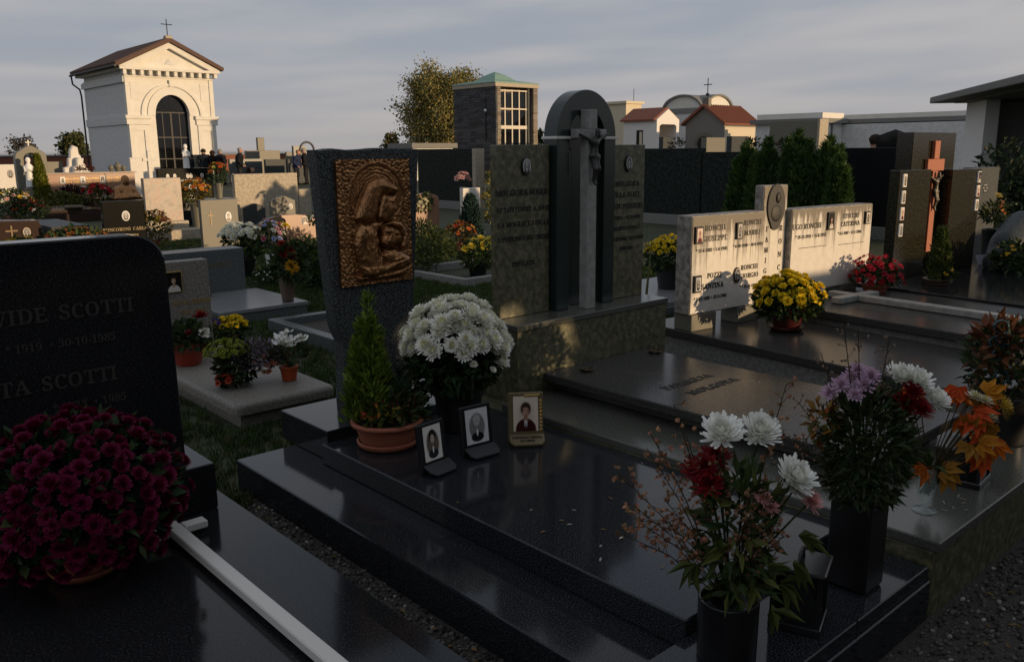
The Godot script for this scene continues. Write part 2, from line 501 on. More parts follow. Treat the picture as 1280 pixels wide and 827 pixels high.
# a small printed portrait: pale ground, hair, face, dark clothes
func portrait(k: int) -> Image:
	var im := Image.create(72, 96, false, Image.FORMAT_RGB8)
	var warm := [Color(0.86, 0.84, 0.80), Color(0.80, 0.80, 0.80), Color(0.82, 0.84, 0.86), Color(0.84, 0.78, 0.70), Color(0.10, 0.09, 0.09), Color(0.78, 0.76, 0.74), Color(0.88, 0.80, 0.76), Color(0.72, 0.72, 0.74)]
	var skin := [Color(0.70, 0.62, 0.55), Color(0.62, 0.61, 0.60), Color(0.78, 0.60, 0.50), Color(0.72, 0.54, 0.46), Color(0.82, 0.66, 0.58), Color(0.60, 0.58, 0.56), Color(0.74, 0.52, 0.44), Color(0.58, 0.58, 0.58)]
	var hair := [Color(0.10, 0.09, 0.09), Color(0.36, 0.36, 0.36), Color(0.20, 0.14, 0.11), Color(0.16, 0.10, 0.08), Color(0.14, 0.09, 0.07), Color(0.30, 0.30, 0.30), Color(0.45, 0.38, 0.34), Color(0.12, 0.12, 0.12)]
	var coat := [Color(0.12, 0.12, 0.13), Color(0.10, 0.10, 0.11), Color(0.16, 0.07, 0.08), Color(0.22, 0.09, 0.08), Color(0.80, 0.78, 0.74), Color(0.14, 0.14, 0.15), Color(0.35, 0.10, 0.12), Color(0.18, 0.18, 0.2)]
	im.fill(warm[k])
	if k in [0, 1, 5, 7]:
		# oval vignette on white card
		ell(im, 36, 50, 27, 40, skin[k].darkened(0.45 if k % 2 == 0 else 0.25), 0.15)
		ell(im, 36, 78, 22, 14, coat[k], 0.2)
		ell(im, 36, 30, 13 if k != 0 else 16, 15 if k != 0 else 20, hair[k].lightened(0.45 if k == 1 else 0.0), 0.2)
		ell(im, 36, 37, 10, 14, skin[k].lightened(0.1), 0.25)
		ell(im, 32, 35, 2.0, 1.2, coat[k], 0.6)
		ell(im, 40, 35, 2.0, 1.2, coat[k], 0.6)
		ell(im, 36, 45, 3.4, 1.2, skin[k].darkened(0.4), 0.6)
		ell(im, 36, 66, 3.5, 12, Color(0.88, 0.88, 0.86), 0.3)
		return im
	ell(im, 36, 50, 30, 42, warm[k].darkened(0.12), 0.6)
	ell(im, 36, 92, 31, 32, coat[k], 0.12)
	ell(im, 36, 64, 8, 14, skin[k].darkened(0.2), 0.3)
	ell(im, 36, 35, 17, 21, hair[k], 0.35)
	ell(im, 36, 41, 12.5, 17, skin[k].darkened(0.08), 0.45)
	ell(im, 32, 45, 7, 9, skin[k].lightened(0.08), 0.9)
	ell(im, 37, 25, 13, 7, hair[k].lightened(0.08), 0.6)
	ell(im, 30, 40, 3.2, 1.8, hair[k].lerp(skin[k], 0.2), 0.6)
	ell(im, 42, 40, 3.2, 1.8, hair[k].lerp(skin[k], 0.2), 0.6)
	ell(im, 37, 46, 2.0, 5, skin[k].darkened(0.18), 0.8)
	ell(im, 36, 53.5, 5, 1.6, skin[k].darkened(0.4), 0.7)
	if k % 2 == 1:
		ell(im, 36, 76, 5, 12, Color(0.85, 0.85, 0.85), 0.3)
		ell(im, 36, 80, 2, 10, Color(0.15, 0.15, 0.16), 0.3)
	return im

func oval_photo(parent: Node, at: Vector3, w: float, h: float, face: int, rim: Material, called := "oval_photo") -> void:
	var e := MB.new()
	var p := PackedVector2Array()
	for i in 28:
		p.append(Vector2(cos(TAU * i / 28) * w * 0.5, sin(TAU * i / 28) * h * 0.5))
	e.prism(p, 0.0, 0.012, 0.003)
	var f := part(called, e, rim, parent, at)
	var q := MB.new()
	for i in 28:
		var a := p[i] * 0.84
		var b := p[(i + 1) % 28] * 0.84
		var k := q.uv.size()
		q.tri(Vector3(0, 0, 0.014), Vector3(a.x, a.y, 0.014), Vector3(b.x, b.y, 0.014), Vector3.BACK, Vector3.BACK, Vector3.BACK)
		q.uv[k] = Vector2(0.5, 0.5)
		q.uv[k + 1] = Vector2(0.5 + b.x / w * 1.0, 0.5 - b.y / h * 1.0)
		q.uv[k + 2] = Vector2(0.5 + a.x / w * 1.0, 0.5 - a.y / h * 1.0)
	part("portrait", q, M["face%d" % face], f)

func box_photo(parent: Node, at: Vector3, w: float, h: float, face: int, rim: Material, edge := 0.01, called := "framed_photo") -> MeshInstance3D:
	var f := MB.new()
	f.box(Vector3(-w / 2, -h / 2, 0), Vector3(w / 2, h / 2, 0.014), 0.002)
	var o := part(called, f, rim, parent, at)
	var q := MB.new()
	q.quad_uv(Vector3(-w / 2 + edge, -h / 2 + edge, 0.016), Vector3(w / 2 - edge, -h / 2 + edge, 0.016), Vector3(w / 2 - edge, h / 2 - edge, 0.016), Vector3(-w / 2 + edge, h / 2 - edge, 0.016))
	part("portrait", q, M["face%d" % face], o)
	return o

# ---------------------------------------------------------------- plants
var mums := {}

func mum_mesh(r: float, layers: int, per: int, co: Color, ci: Color, curl := 0.5, wide := 0.2) -> ArrayMesh:
	var b := MB.new()
	for l in layers:
		var f := float(l) / maxf(1.0, layers - 1)
		var cnt := int(per * (0.45 + 0.65 * f))
		for k in cnt:
			var a := TAU * (k + rv(-0.25, 0.25)) / cnt + l * 0.7
			var e := lerpf(1.25, -0.12, f) + rv(-0.16, 0.16)
			var d := Vector3(cos(a) * cos(e), sin(e), sin(a) * cos(e))
			var u := Vector3(-cos(a) * sin(e), cos(e), -sin(a) * sin(e))
			var len_ := r * lerpf(0.42, 1.0, f) * rv(0.86, 1.1)
			var s := rv(0.82, 1.12)
			var cc := ci if f < 0.3 else co # young petals at the eye, full petals round it
			b.col = Color(cc.r * s, cc.g * s, cc.b * s)
			b.petal(Vector3(0, r * 0.12 * (1.0 - f), 0) + Vector3(cos(a), 0, sin(a)) * r * 0.06, d, u, len_, r * wide, curl * rv(0.6, 1.2))
	return b.mesh()

func mum_set(key: String, r: float, layers: int, per: int, co: Color, ci: Color, curl := 0.5, wide := 0.2) -> Array:
	if not mums.has(key):
		var a := []
		for i in 4:
			a.append(mum_mesh(r, layers, per, co, ci, curl, wide))
		mums[key] = a
	return mums[key]

func head(parent: Node, meshes: Array, at: Vector3, up: Vector3, s := 1.0, called := "flower_head") -> MeshInstance3D:
	var o := part(called, meshes[rng.randi() % meshes.size()], M.petal, parent, at)
	var y := up.normalized()
	var x := y.cross(Vector3(0.3, 0.5, 0.81)).normalized()
	o.basis = Basis(x, y, x.cross(y)).rotated(y, rv(0, TAU)).scaled(Vector3.ONE * s)
	return o

# flower heads over a dome; returns nothing, adds parts
func dome(parent: Node, meshes: Array, c: Vector3, r: Vector3, cnt: int, low: float, jit := 0.12, skip := 0.0) -> void:
	var g := PI * (3.0 - sqrt(5.0))
	for i in cnt:
		var y := 1.0 - (1.0 - low) * (i + 0.5) / cnt
		var q := sqrt(maxf(0.0, 1.0 - y * y))
		var a := g * i
		if rng.randf() < skip:
			continue
		var d := Vector3(cos(a) * q, y, sin(a) * q) + Vector3(rv(-jit, jit), rv(-jit, jit), rv(-jit, jit))
		var nrm := (d / r).normalized()
		head(parent, meshes, c + d * r * rv(0.94, 1.05), (nrm + Vector3(0, 0.35, 0)).normalized(), rv(0.78, 1.15))

func dome_merged(parent: Node, c: Vector3, r: Vector3, cnt: int, low: float, size: float, cols: Array, called := "blossoms") -> void:
	var b := MB.new()
	for i in cnt:
		var y := rv(low, 1.0)
		var q := sqrt(1.0 - y * y)
		var a := rv(0, TAU)
		var d := Vector3(cos(a) * q, y, sin(a) * q)
		var p := c + d * r * rv(0.9, 1.06)
		var cc: Color = cols[rng.randi() % cols.size()]
		var s := rv(0.8, 1.15)
		b.col = Color(cc.r * s, cc.g * s, cc.b * s)
		var nrm := (d + Vector3(0, 0.4, 0)).normalized()
		var x := nrm.cross(Vector3(0.2, 0.6, 0.77)).normalized()
		var z := x.cross(nrm)
		for k in 7:
			var e := TAU * k / 7 + a
			var dd := (x * cos(e) + z * sin(e) + nrm * 0.35).normalized()
			b.leaf(p, dd, nrm, size * rv(0.8, 1.15), size * 0.32, 0.2)
		for k in 4:
			var e := TAU * k / 4
			b.leaf(p, (x * cos(e) * 0.5 + z * sin(e) * 0.5 + nrm).normalized(), x, size * 0.6, size * 0.3, 0.2)
	var o := part(called, b, M.petal, parent)
	o.set_meta("kind", "stuff")

func foliage(parent: Node, c: Vector3, r: Vector3, cnt: int, l: float, w: float, col: Array, low := -1.0, hollow := 0.35, called := "foliage") -> MeshInstance3D:
	var b := MB.new()
	for i in cnt:
		var d := dirv()
		if d.y < low:
			d.y = rv(low, 0.3)
		var k := pow(rng.randf(), 0.5)
		k = lerpf(hollow, 1.0, k)
		var p := c + d * r * k
		var o := (d + dirv() * 0.8 + Vector3(0, 0.25, 0)).normalized()
		var u := (dirv() + Vector3(0, 0.8, 0) + d * 0.3).normalized()
		var s: Array = col[rng.randi() % col.size()]
		b.col = tint(s[0], s[1], s[2], 0.35)
		b.leaf(p, o, u, l * rv(0.6, 1.25), w * rv(0.7, 1.2), 0.25, rv(-0.1, 0.3))
	return part(called, b, M.leaf, parent)

# upright scale-leaved conifer: sprays of narrow points on a pointed body
func conifer(parent: Node, base: Vector3, h: float, r: float, cnt: int, size: float, col: Array, pointy := 1.0, lean := Vector3.ZERO, called := "crown") -> void:
	var b := MB.new()
	for i in cnt:
		var f := pow(rng.randf(), 0.8)
		var a := rv(0, TAU)
		var prof := pow(1.0 - f, 0.75 * pointy) * (0.72 + 0.28 * sin(minf(1.0, f * 5.0) * PI * 0.5))
		prof *= 1.0 + 0.16 * sin(a * 3.0 + f * 9.0) + 0.10 * sin(a * 5.0 - f * 17.0)
		var k := lerpf(0.35, 1.0, sqrt(rng.randf()))
		var p := base + Vector3(cos(a) * r * prof * k, f * h, sin(a) * r * prof * k) + lean * f
		var o := Vector3(cos(a), 1.5 + f, sin(a)).normalized()
		var s: Array = col[rng.randi() % col.size()]
		var cc := tint(s[0], s[1], s[2], 0.35)
		var tang := Vector3(-sin(a), 0, cos(a))
		for j in 3:
			b.col = cc
			var dd := (o + tang * (j - 1) * 0.45 + dirv() * 0.25).normalized()
			b.leaf(p, dd, (Vector3(cos(a), 0.2, sin(a)) + dirv() * 0.5).normalized(), size * rv(0.7, 1.3), size * 0.13, 0.15)
	part(called, b, M.leaf, parent)

# scale-leaved shrub of several upright leaders with ragged tips
func spires(parent: Node, base: Vector3, h: float, r: float, leaders: int, per: int, size: float, cols: Array, called := "crown", edge := 0.42) -> void:
	var b := MB.new()
	for sp in leaders:
		var an := rv(0, TAU)
		var ro := r * 0.72 * sqrt(rng.randf()) if sp else 0.0
		var ox := cos(an) * ro
		var oz := sin(an) * ro
		var sh := h * (1.0 if sp == 0 else lerpf(0.97, edge, ro / r) * rv(0.85, 1.08))
		for i in per:
			var f := pow(rng.randf(), 0.8)
			var a := rv(0, TAU)
			var rad := r * 0.40 * pow(1.0 - f, 0.65) * sqrt(rng.randf())
			var p := base + Vector3(ox * (1.0 - 0.35 * f) + cos(a) * rad, f * sh, oz * (1.0 - 0.35 * f) + sin(a) * rad)
			var s: Array = cols[rng.randi() % cols.size()]
			b.col = tint(s[0], s[1], s[2], 0.35)
			var o := Vector3(cos(a) * 0.75, 1.1, sin(a) * 0.75)
			for k in 3:
				b.leaf(p, (o + dirv() * 0.5).normalized(), dirv(), size * rv(0.6, 1.2), size * 0.11, 0.15)
	part(called, b, M.leaf, parent)

func pot(parent: Node, at: Vector3, rt: float, rb: float, h: float, m: Material, called := "pot", rim := 0.012, dish := false) -> void:
	var b := MB.new()
	b.lathe([Vector2(0.001, 0.001), Vector2(rb, 0.001), Vector2(rb + (rt - rb) * 0.02, 0.006), Vector2(rb + (rt - rb) * 0.82, h * 0.80), Vector2(rb + (rt - rb) * 0.82 + rim * 0.9, h * 0.81), Vector2(rt + rim * 0.9, h * 0.98), Vector2(rt + rim * 0.5, h), Vector2(rt - 0.004, h), Vector2(rt - 0.012, h - 0.03), Vector2(0.001, h - 0.03)], 28)
	part(called, b, m, parent, at + Vector3(0, 0.014 if dish else 0.0, 0))
	var s := MB.new()
	s.lathe([Vector2(0.001, 0), Vector2((rt - 0.014) * 0.9, -0.004)].duplicate(), 20)
	s.lathe([Vector2(rt - 0.012, 0.0), Vector2(rt * 0.5, 0.006), Vector2(0.001, 0.01)], 20)
	part("soil", s, M.soil, parent, at + Vector3(0, h - 0.026 + (0.014 if dish else 0.0), 0))
	if dish:
		var d := MB.new()
		d.lathe([Vector2(0.001, 0.0), Vector2(rb * 1.12, 0.0), Vector2(rb * 1.3, 0.02), Vector2(rb * 1.3 + 0.006, 0.032), Vector2(rb * 1.26, 0.032), Vector2(rb * 1.08, 0.012), Vector2(0.001, 0.012)], 28)
		part("saucer", d, m, parent, at)

# stems from a point to each head position
func stems(parent: Node, pts: Array, from: Vector3, r := 0.003, c := Color(0.035, 0.06, 0.02)) -> void:
	var b := MB.new()
	b.col = c
	for p in pts:
		var m: Vector3 = from.lerp(p, 0.5) + Vector3(p.x - from.x, 0, p.z - from.z) * -0.12
		b.tube([from + Vector3(rv(-0.02, 0.02), 0, rv(-0.02, 0.02)), m, p], [r, r, r * 0.8], 4)
	part("stems", b, M.leaf, parent)

# ---------------------------------------------------------------- smooth bodies: bones [a, b, ra, rb] blended and meshed as surface nets
func nets(bones: Array, cell: float, blend: float, colf: Callable) -> ArrayMesh:
	var lo := Vector3(1e9, 1e9, 1e9)
	var hi := -lo
	for q in bones:
		var r: float = maxf(q[2], q[3]) + cell * 2.0 + blend * 2.0
		for e in 2:
			lo = lo.min(q[e] - Vector3.ONE * r)
			hi = hi.max(q[e] + Vector3.ONE * r)
	var nx := int((hi.x - lo.x) / cell) + 2
	var ny := int((hi.y - lo.y) / cell) + 2
	var nz := int((hi.z - lo.z) / cell) + 2
	var fld := PackedFloat32Array()
	fld.resize(nx * ny * nz)
	fld.fill(1e-6)
	for q in bones:
		var a: Vector3 = q[0]
		var b: Vector3 = q[1]
		var ra: float = q[2]
		var rb: float = q[3]
		var pad: float = maxf(ra, rb) + blend * 5.0 + cell
		var l := ((a.min(b) - Vector3.ONE * pad - lo) / cell).floor()
		var g := ((a.max(b) + Vector3.ONE * pad - lo) / cell).ceil()
		var ab := b - a
		var ll := maxf(ab.length_squared(), 1e-9)
		for z in range(maxi(0, int(l.z)), mini(nz, int(g.z) + 1)):
			for y in range(maxi(0, int(l.y)), mini(ny, int(g.y) + 1)):
				var row := (z * ny + y) * nx
				for x in range(maxi(0, int(l.x)), mini(nx, int(g.x) + 1)):
					var p := lo + Vector3(x, y, z) * cell
					var h := clampf((p - a).dot(ab) / ll, 0.0, 1.0)
					var d := (p - a - ab * h).length() - lerpf(ra, rb, h)
					fld[row + x] += exp(-d / blend)
	for i in fld.size():
		fld[i] = -blend * log(fld[i])
	var id := PackedInt32Array()
	id.resize(fld.size())
	id.fill(-1)
	var vs := PackedVector3Array()
	var offs := [0, 1, nx, nx + 1, nx * ny, nx * ny + 1, nx * ny + nx, nx * ny + nx + 1]
	var edges := [[0, 1], [2, 3], [4, 5], [6, 7], [0, 2], [1, 3], [4, 6], [5, 7], [0, 4], [1, 5], [2, 6], [3, 7]]
	for z in nz - 1:
		for y in ny - 1:
			for x in nx - 1:
				var i := (z * ny + y) * nx + x
				var neg := 0
				for k in 8:
					if fld[i + offs[k]] < 0.0:
						neg += 1
				if neg == 0 or neg == 8:
					continue
				var sum := Vector3.ZERO
				var cnt := 0
				for e in edges:
					var f0 := fld[i + offs[e[0]]]
					var f1 := fld[i + offs[e[1]]]
					if (f0 < 0.0) != (f1 < 0.0):
						var w := f0 / (f0 - f1)
						var p0 := Vector3(e[0] & 1, (e[0] >> 1) & 1, e[0] >> 2)
						var p1 := Vector3(e[1] & 1, (e[1] >> 1) & 1, e[1] >> 2)
						sum += p0.lerp(p1, w)
						cnt += 1
				id[i] = vs.size()
				vs.append(lo + (Vector3(x, y, z) + sum / cnt) * cell)
	var ix := PackedInt32Array()
	var st := [1, nx, nx * ny]
	for z in range(1, nz - 1):
		for y in range(1, ny - 1):
			for x in range(1, nx - 1):
				var i := (z * ny + y) * nx + x
				for ax in 3:
					var f0 := fld[i]
					var f1 := fld[i + st[ax]]
					if (f0 < 0.0) == (f1 < 0.0):
						continue
					var u: int = st[(ax + 1) % 3]
					var w: int = st[(ax + 2) % 3]
					var q := [id[i], id[i - u], id[i - u - w], id[i - w]]
					if q.min() < 0:
						continue
					if f0 < 0.0:
						ix.append_array(PackedInt32Array([q[0], q[2], q[1], q[0], q[3], q[2]]))
					else:
						ix.append_array(PackedInt32Array([q[0], q[1], q[2], q[0], q[2], q[3]]))
	var ns := PackedVector3Array()
	ns.resize(vs.size())
	var k2 := 0
	while k2 < ix.size():
		var fnv := (vs[ix[k2 + 2]] - vs[ix[k2]]).cross(vs[ix[k2 + 1]] - vs[ix[k2]])
		for j in 3:
			ns[ix[k2 + j]] += fnv
		k2 += 3
	var cs := PackedColorArray()
	for i in vs.size():
		ns[i] = ns[i].normalized()
		cs.append(colf.call(vs[i]))
	var a2 := []
	a2.resize(Mesh.ARRAY_MAX)
	a2[Mesh.ARRAY_VERTEX] = vs
	a2[Mesh.ARRAY_NORMAL] = ns
	a2[Mesh.ARRAY_COLOR] = cs
	a2[Mesh.ARRAY_INDEX] = ix
	var am := ArrayMesh.new()
	am.add_surface_from_arrays(Mesh.PRIMITIVE_TRIANGLES, a2)
	return am

func V(x: float, y: float, z := 0.0) -> Vector3:
	return Vector3(x, y, z)

# crucified figure, feet at about -0.62, hands at +-0.42, y 0.36; faces +z
func corpus_mesh() -> ArrayMesh:
	var b := [
		[V(0.05, 0.44, 0.10), V(0.06, 0.36, 0.11), 0.058, 0.05], [V(0.06, 0.37, 0.10), V(0.07, 0.33, 0.135), 0.03, 0.025],
		[V(0.01, 0.27, 0.05), V(0.04, 0.36, 0.08), 0.04, 0.035],
		[V(-0.07, 0.22, 0.05), V(0.07, 0.22, 0.05), 0.072, 0.072], [V(0, 0.2, 0.06), V(0, 0.03, 0.05), 0.082, 0.062], [V(0, 0.03, 0.05), V(0, -0.08, 0.05), 0.072, 0.085],
		[V(-0.11, 0.25, 0.05), V(-0.26, 0.31, 0.04), 0.042, 0.03], [V(-0.26, 0.31, 0.04), V(-0.41, 0.37, 0.03), 0.03, 0.02], [V(-0.41, 0.37, 0.03), V(-0.46, 0.385, 0.035), 0.022, 0.014],
		[V(0.11, 0.25, 0.05), V(0.26, 0.31, 0.04), 0.042, 0.03], [V(0.26, 0.31, 0.04), V(0.41, 0.37, 0.03), 0.03, 0.02], [V(0.41, 0.37, 0.03), V(0.46, 0.385, 0.035), 0.022, 0.014],
		[V(-0.045, -0.1, 0.06), V(-0.055, -0.33, 0.13), 0.062, 0.042], [V(-0.055, -0.33, 0.13), V(-0.02, -0.56, 0.05), 0.042, 0.026], [V(-0.02, -0.56, 0.05), V(-0.012, -0.65, 0.09), 0.026, 0.02],
		[V(0.045, -0.1, 0.06), V(0.05, -0.33, 0.135), 0.062, 0.042], [V(0.05, -0.33, 0.135), V(0.02, -0.56, 0.06), 0.042, 0.026], [V(0.02, -0.56, 0.06), V(0.012, -0.65, 0.11), 0.026, 0.02],
		[V(-0.09, -0.06, 0.06), V(0.09, -0.09, 0.07), 0.06, 0.06], [V(0.10, -0.08, 0.06), V(0.13, -0.22, 0.06), 0.03, 0.018]]
	return nets(b, 0.02, 0.014, func(_p): return Color(1, 1, 1))

# standing figure 1.75 m tall, faces +z; jacket, trousers, skin and hair in vertex colours
func person_mesh(jacket: Color, hair: Color, bow: float, long_hair := false) -> ArrayMesh:
	var f := V(0, 0, bow)
	var b := [
		[V(-0.09, 0.92, 0), V(-0.1, 0.5, 0.01), 0.088, 0.062], [V(-0.1, 0.5, 0.01), V(-0.1, 0.10, -0.02), 0.060, 0.042], [V(-0.1, 0.05, -0.03), V(-0.11, 0.04, 0.14), 0.045, 0.035],
		[V(0.09, 0.92, 0), V(0.1, 0.5, 0.02), 0.088, 0.062], [V(0.1, 0.5, 0.02), V(0.1, 0.10, -0.01), 0.060, 0.042], [V(0.1, 0.05, -0.02), V(0.11, 0.04, 0.15), 0.045, 0.035],
		[V(-0.07, 0.95, 0), V(0.07, 0.95, 0), 0.12, 0.12], [V(0, 0.95, 0), V(0, 1.3, 0) + f * 0.5, 0.135, 0.15], [V(-0.09, 1.32, 0) + f * 0.5, V(0.09, 1.32, 0) + f * 0.5, 0.125, 0.125],
		[V(-0.17, 1.40, 0) + f * 0.6, V(-0.235, 1.13, -0.01) + f * 0.3, 0.068, 0.052], [V(-0.235, 1.13, -0.01) + f * 0.3, V(-0.17, 0.93, 0.14) + f * 0.2, 0.05, 0.036], [V(-0.17, 0.93, 0.14) + f * 0.2, V(-0.13, 0.89, 0.19) + f * 0.2, 0.036, 0.026],
		[V(0.17, 1.40, 0) + f * 0.6, V(0.235, 1.13, -0.01) + f * 0.3, 0.068, 0.052], [V(0.235, 1.13, -0.01) + f * 0.3, V(0.17, 0.93, 0.14) + f * 0.2, 0.05, 0.036], [V(0.17, 0.93, 0.14) + f * 0.2, V(0.13, 0.89, 0.19) + f * 0.2, 0.036, 0.026],
		[V(0, 1.40, 0) + f * 0.7, V(0, 1.55, 0.01) + f * 0.9, 0.07, 0.056],
		[V(0, 1.58, 0.03) + f, V(0, 1.66, 0.0) + f, 0.072, 0.092], [V(0, 1.585, 0.10) + f, V(0, 1.63, 0.098) + f, 0.016, 0.01], [V(-0.09, 1.62, 0) + f, V(0.09, 1.62, 0) + f, 0.016, 0.016]]
	if long_hair:
		b.append([V(0, 1.64, -0.05) + f, V(0, 1.42, -0.10) + f * 0.8, 0.085, 0.075])
	var skin := Color(0.42, 0.24, 0.17)
	var cf := func(p: Vector3) -> Color:
		var q := p - f
		if p.y > 1.50:
			if q.y > 1.685 or (q.z < 0.012 and q.y > 1.56) or (long_hair and q.z < 0.03):
				return hair
			return skin
		if p.y > 0.82:
			if p.z > 0.165 + bow * 0.2 and p.y < 0.95:
				return skin
			if long_hair and p.z < -0.12 and p.y > 1.35:
				return hair
			return jacket
		return Color(0.02, 0.02, 0.025) if p.y > 0.09 else Color(0.01, 0.008, 0.007)
	return nets(b, 0.026, 0.022, cf)

# ---------------------------------------------------------------- near graves
func bw(called: String, x0: float, x1: float, y0: float, y1: float, z0: float, z1: float, b: float, m: Material, parent: Node3D) -> MeshInstance3D:
	var o := parent.position
	return bx(called, Vector3(x0, y0, z0) - o, Vector3(x1, y1, z1) - o, b, m, parent)

func rounded_slab(x0: float, x1: float, y0: float, y1: float, z0: float, z1: float, r: float, steps := 4) -> MB:
	# a slab whose upper edges are rounded over
	var b := MB.new()
	var prev := []
	for i in steps + 2:
		var y := y0
		var d := 0.0
		if i > 0:
			var a := (PI / 2) * (i - 1) / steps
			y = y1 - r + r * sin(a)
			d = r - r * cos(a)
		var ring := []
		var rc := maxf(0.012, 0.05 - d * 0.4)
		for k in 4:
			var cx: float = [x1 - d - rc, x1 - d - rc, x0 + d + rc, x0 + d + rc][k]
			var cz: float = [z1 - d - rc, z0 + d + rc, z0 + d + rc, z1 - d - rc][k]
			for j in 5:
				var t := (PI / 2) * j / 4.0
				var q: Vector2 = [Vector2(sin(t), cos(t)), Vector2(cos(t), -sin(t)), Vector2(-sin(t), -cos(t)), Vector2(-cos(t), sin(t))][k]
				ring.append(Vector3(cx + q.x * rc, y, cz + q.y * rc))
		if prev:
			for k in ring.size():
				var j := (k + 1) % ring.size()
				b.quad(prev[k], prev[j], ring[j], ring[k])
		prev = ring
	var c := Vector3((x0 + x1) / 2, y1, (z0 + z1) / 2)
	for k in prev.size():
		var j := (k + 1) % prev.size()
		b.tri(c, prev[k], prev[j], Vector3.UP, Vector3.UP, Vector3.UP)
	return b

func scotti_tomb() -> void:
	var t := thing("black_granite_tomb", "black polished granite tomb inscribed SCOTTI with a slim white marble cross on its slab", "tomb", Vector3(0.7, 0, -2.3))
	var o := t.position
	bw("base_step", 0.02, 1.434, 0.0, 0.1, -3.78, -0.85, 0.006, M.black2, t)
	bw("slab", 0.12, 1.263, 0.1, 0.2, -3.56, -1.0, 0.006, M.black2, t)
	bw("plinth", 0.14, 1.261, 0.2005, 0.391, -3.53, -3.187, 0.005, M.black2, t)
	var p := PackedVector2Array([Vector2(0.24, 0.392), Vector2(1.19, 0.392), Vector2(1.182, 1.15)])
	for i in range(1, 8):
		var a := (PI / 2) * i / 7.0
		p.append(Vector2(1.062 + 0.12 * cos(a), 1.185 + 0.118 * sin(a)))
	for i in range(0, 8):
		var a := PI / 2 + (PI / 2) * i / 7.0
		p.append(Vector2(0.37 + 0.12 * cos(a), 1.185 + 0.118 * sin(a)))
	var b := MB.new()
	b.t = Transform3D(Basis.IDENTITY, -o)
	b.prism(p, -3.42, -3.3, 0.006)
	var h := part("headstone", b, M.black2, t)
	txt(h, "DAVIDE  SCOTTI", Vector3(0.76, 1.045, -3.299) - o, 0.05, M.gold_faint)
	txt(h, "* 1919  + 30-10-1985", Vector3(0.79, 0.935, -3.299) - o, 0.028, M.gold_faint)
	txt(h, "RITA  SCOTTI", Vector3(0.73, 0.795, -3.299) - o, 0.05, M.gold_faint)
	txt(h, "* 1923  + 1985", Vector3(0.86, 0.70, -3.299) - o, 0.028, M.gold_faint)
	var c := MB.new()
	c.t = Transform3D(Basis.IDENTITY, -o)
	c.box(Vector3(1.0, 0.217, -3.42), Vector3(1.05, 0.25, -1.12), 0.004)
	c.box(Vector3(0.905, 0.219, -3.045), Vector3(0.997, 0.248, -2.995), 0.004)
	c.box(Vector3(1.053, 0.219, -3.045), Vector3(1.14, 0.248, -2.995), 0.004)
	for z in [-3.3, -2.2, -1.2]:
		c.lathe([Vector2(0.008, 0.199), Vector2(0.008, 0.22)], 8, Vector3(1.025, 0, z))
	part("marble_cross", c, M.white_stone, t)
	# the big burgundy chrysanthemum on the slab
	var f := thing("burgundy_chrysanthemum", "large round burgundy chrysanthemum in a terracotta pot on the black slab", "flowers", Vector3(0.70, 0.2, -2.98))
	pot(f, Vector3.ZERO, 0.12, 0.085, 0.15, M.terracotta, "pot", 0.012, true)
	foliage(f, Vector3(0, 0.28, 0), Vector3(0.31, 0.22, 0.31), 2600, 0.055, 0.016, [[0.024, 0.05, 0.024], [0.03, 0.053, 0.022], [0.025, 0.046, 0.025]], -0.75)
	var ms := mum_set("burgundy", 0.031, 8, 19, Color(0.150, 0.004, 0.040), Color(0.17, 0.006, 0.048), 0.75, 0.27)
	dome(f, ms, Vector3(0, 0.27, 0), Vector3(0.325, 0.28, 0.325), 300, -0.58, 0.07, 0.02)
	dome(f, mum_set("burgundy_young", 0.022, 5, 12, Color(0.13, 0.004, 0.034), Color(0.14, 0.006, 0.040), 1.1, 0.3), Vector3(0, 0.27, 0), Vector3(0.325, 0.28, 0.325), 46, -0.4, 0.14, 0.0)
	foliage(f, Vector3(0, 0.27, 0), Vector3(0.33, 0.27, 0.33), 300, 0.05, 0.016, [[0.03, 0.053, 0.022], [0.037, 0.056, 0.022]], -0.5, 0.92, "outer_leaves")

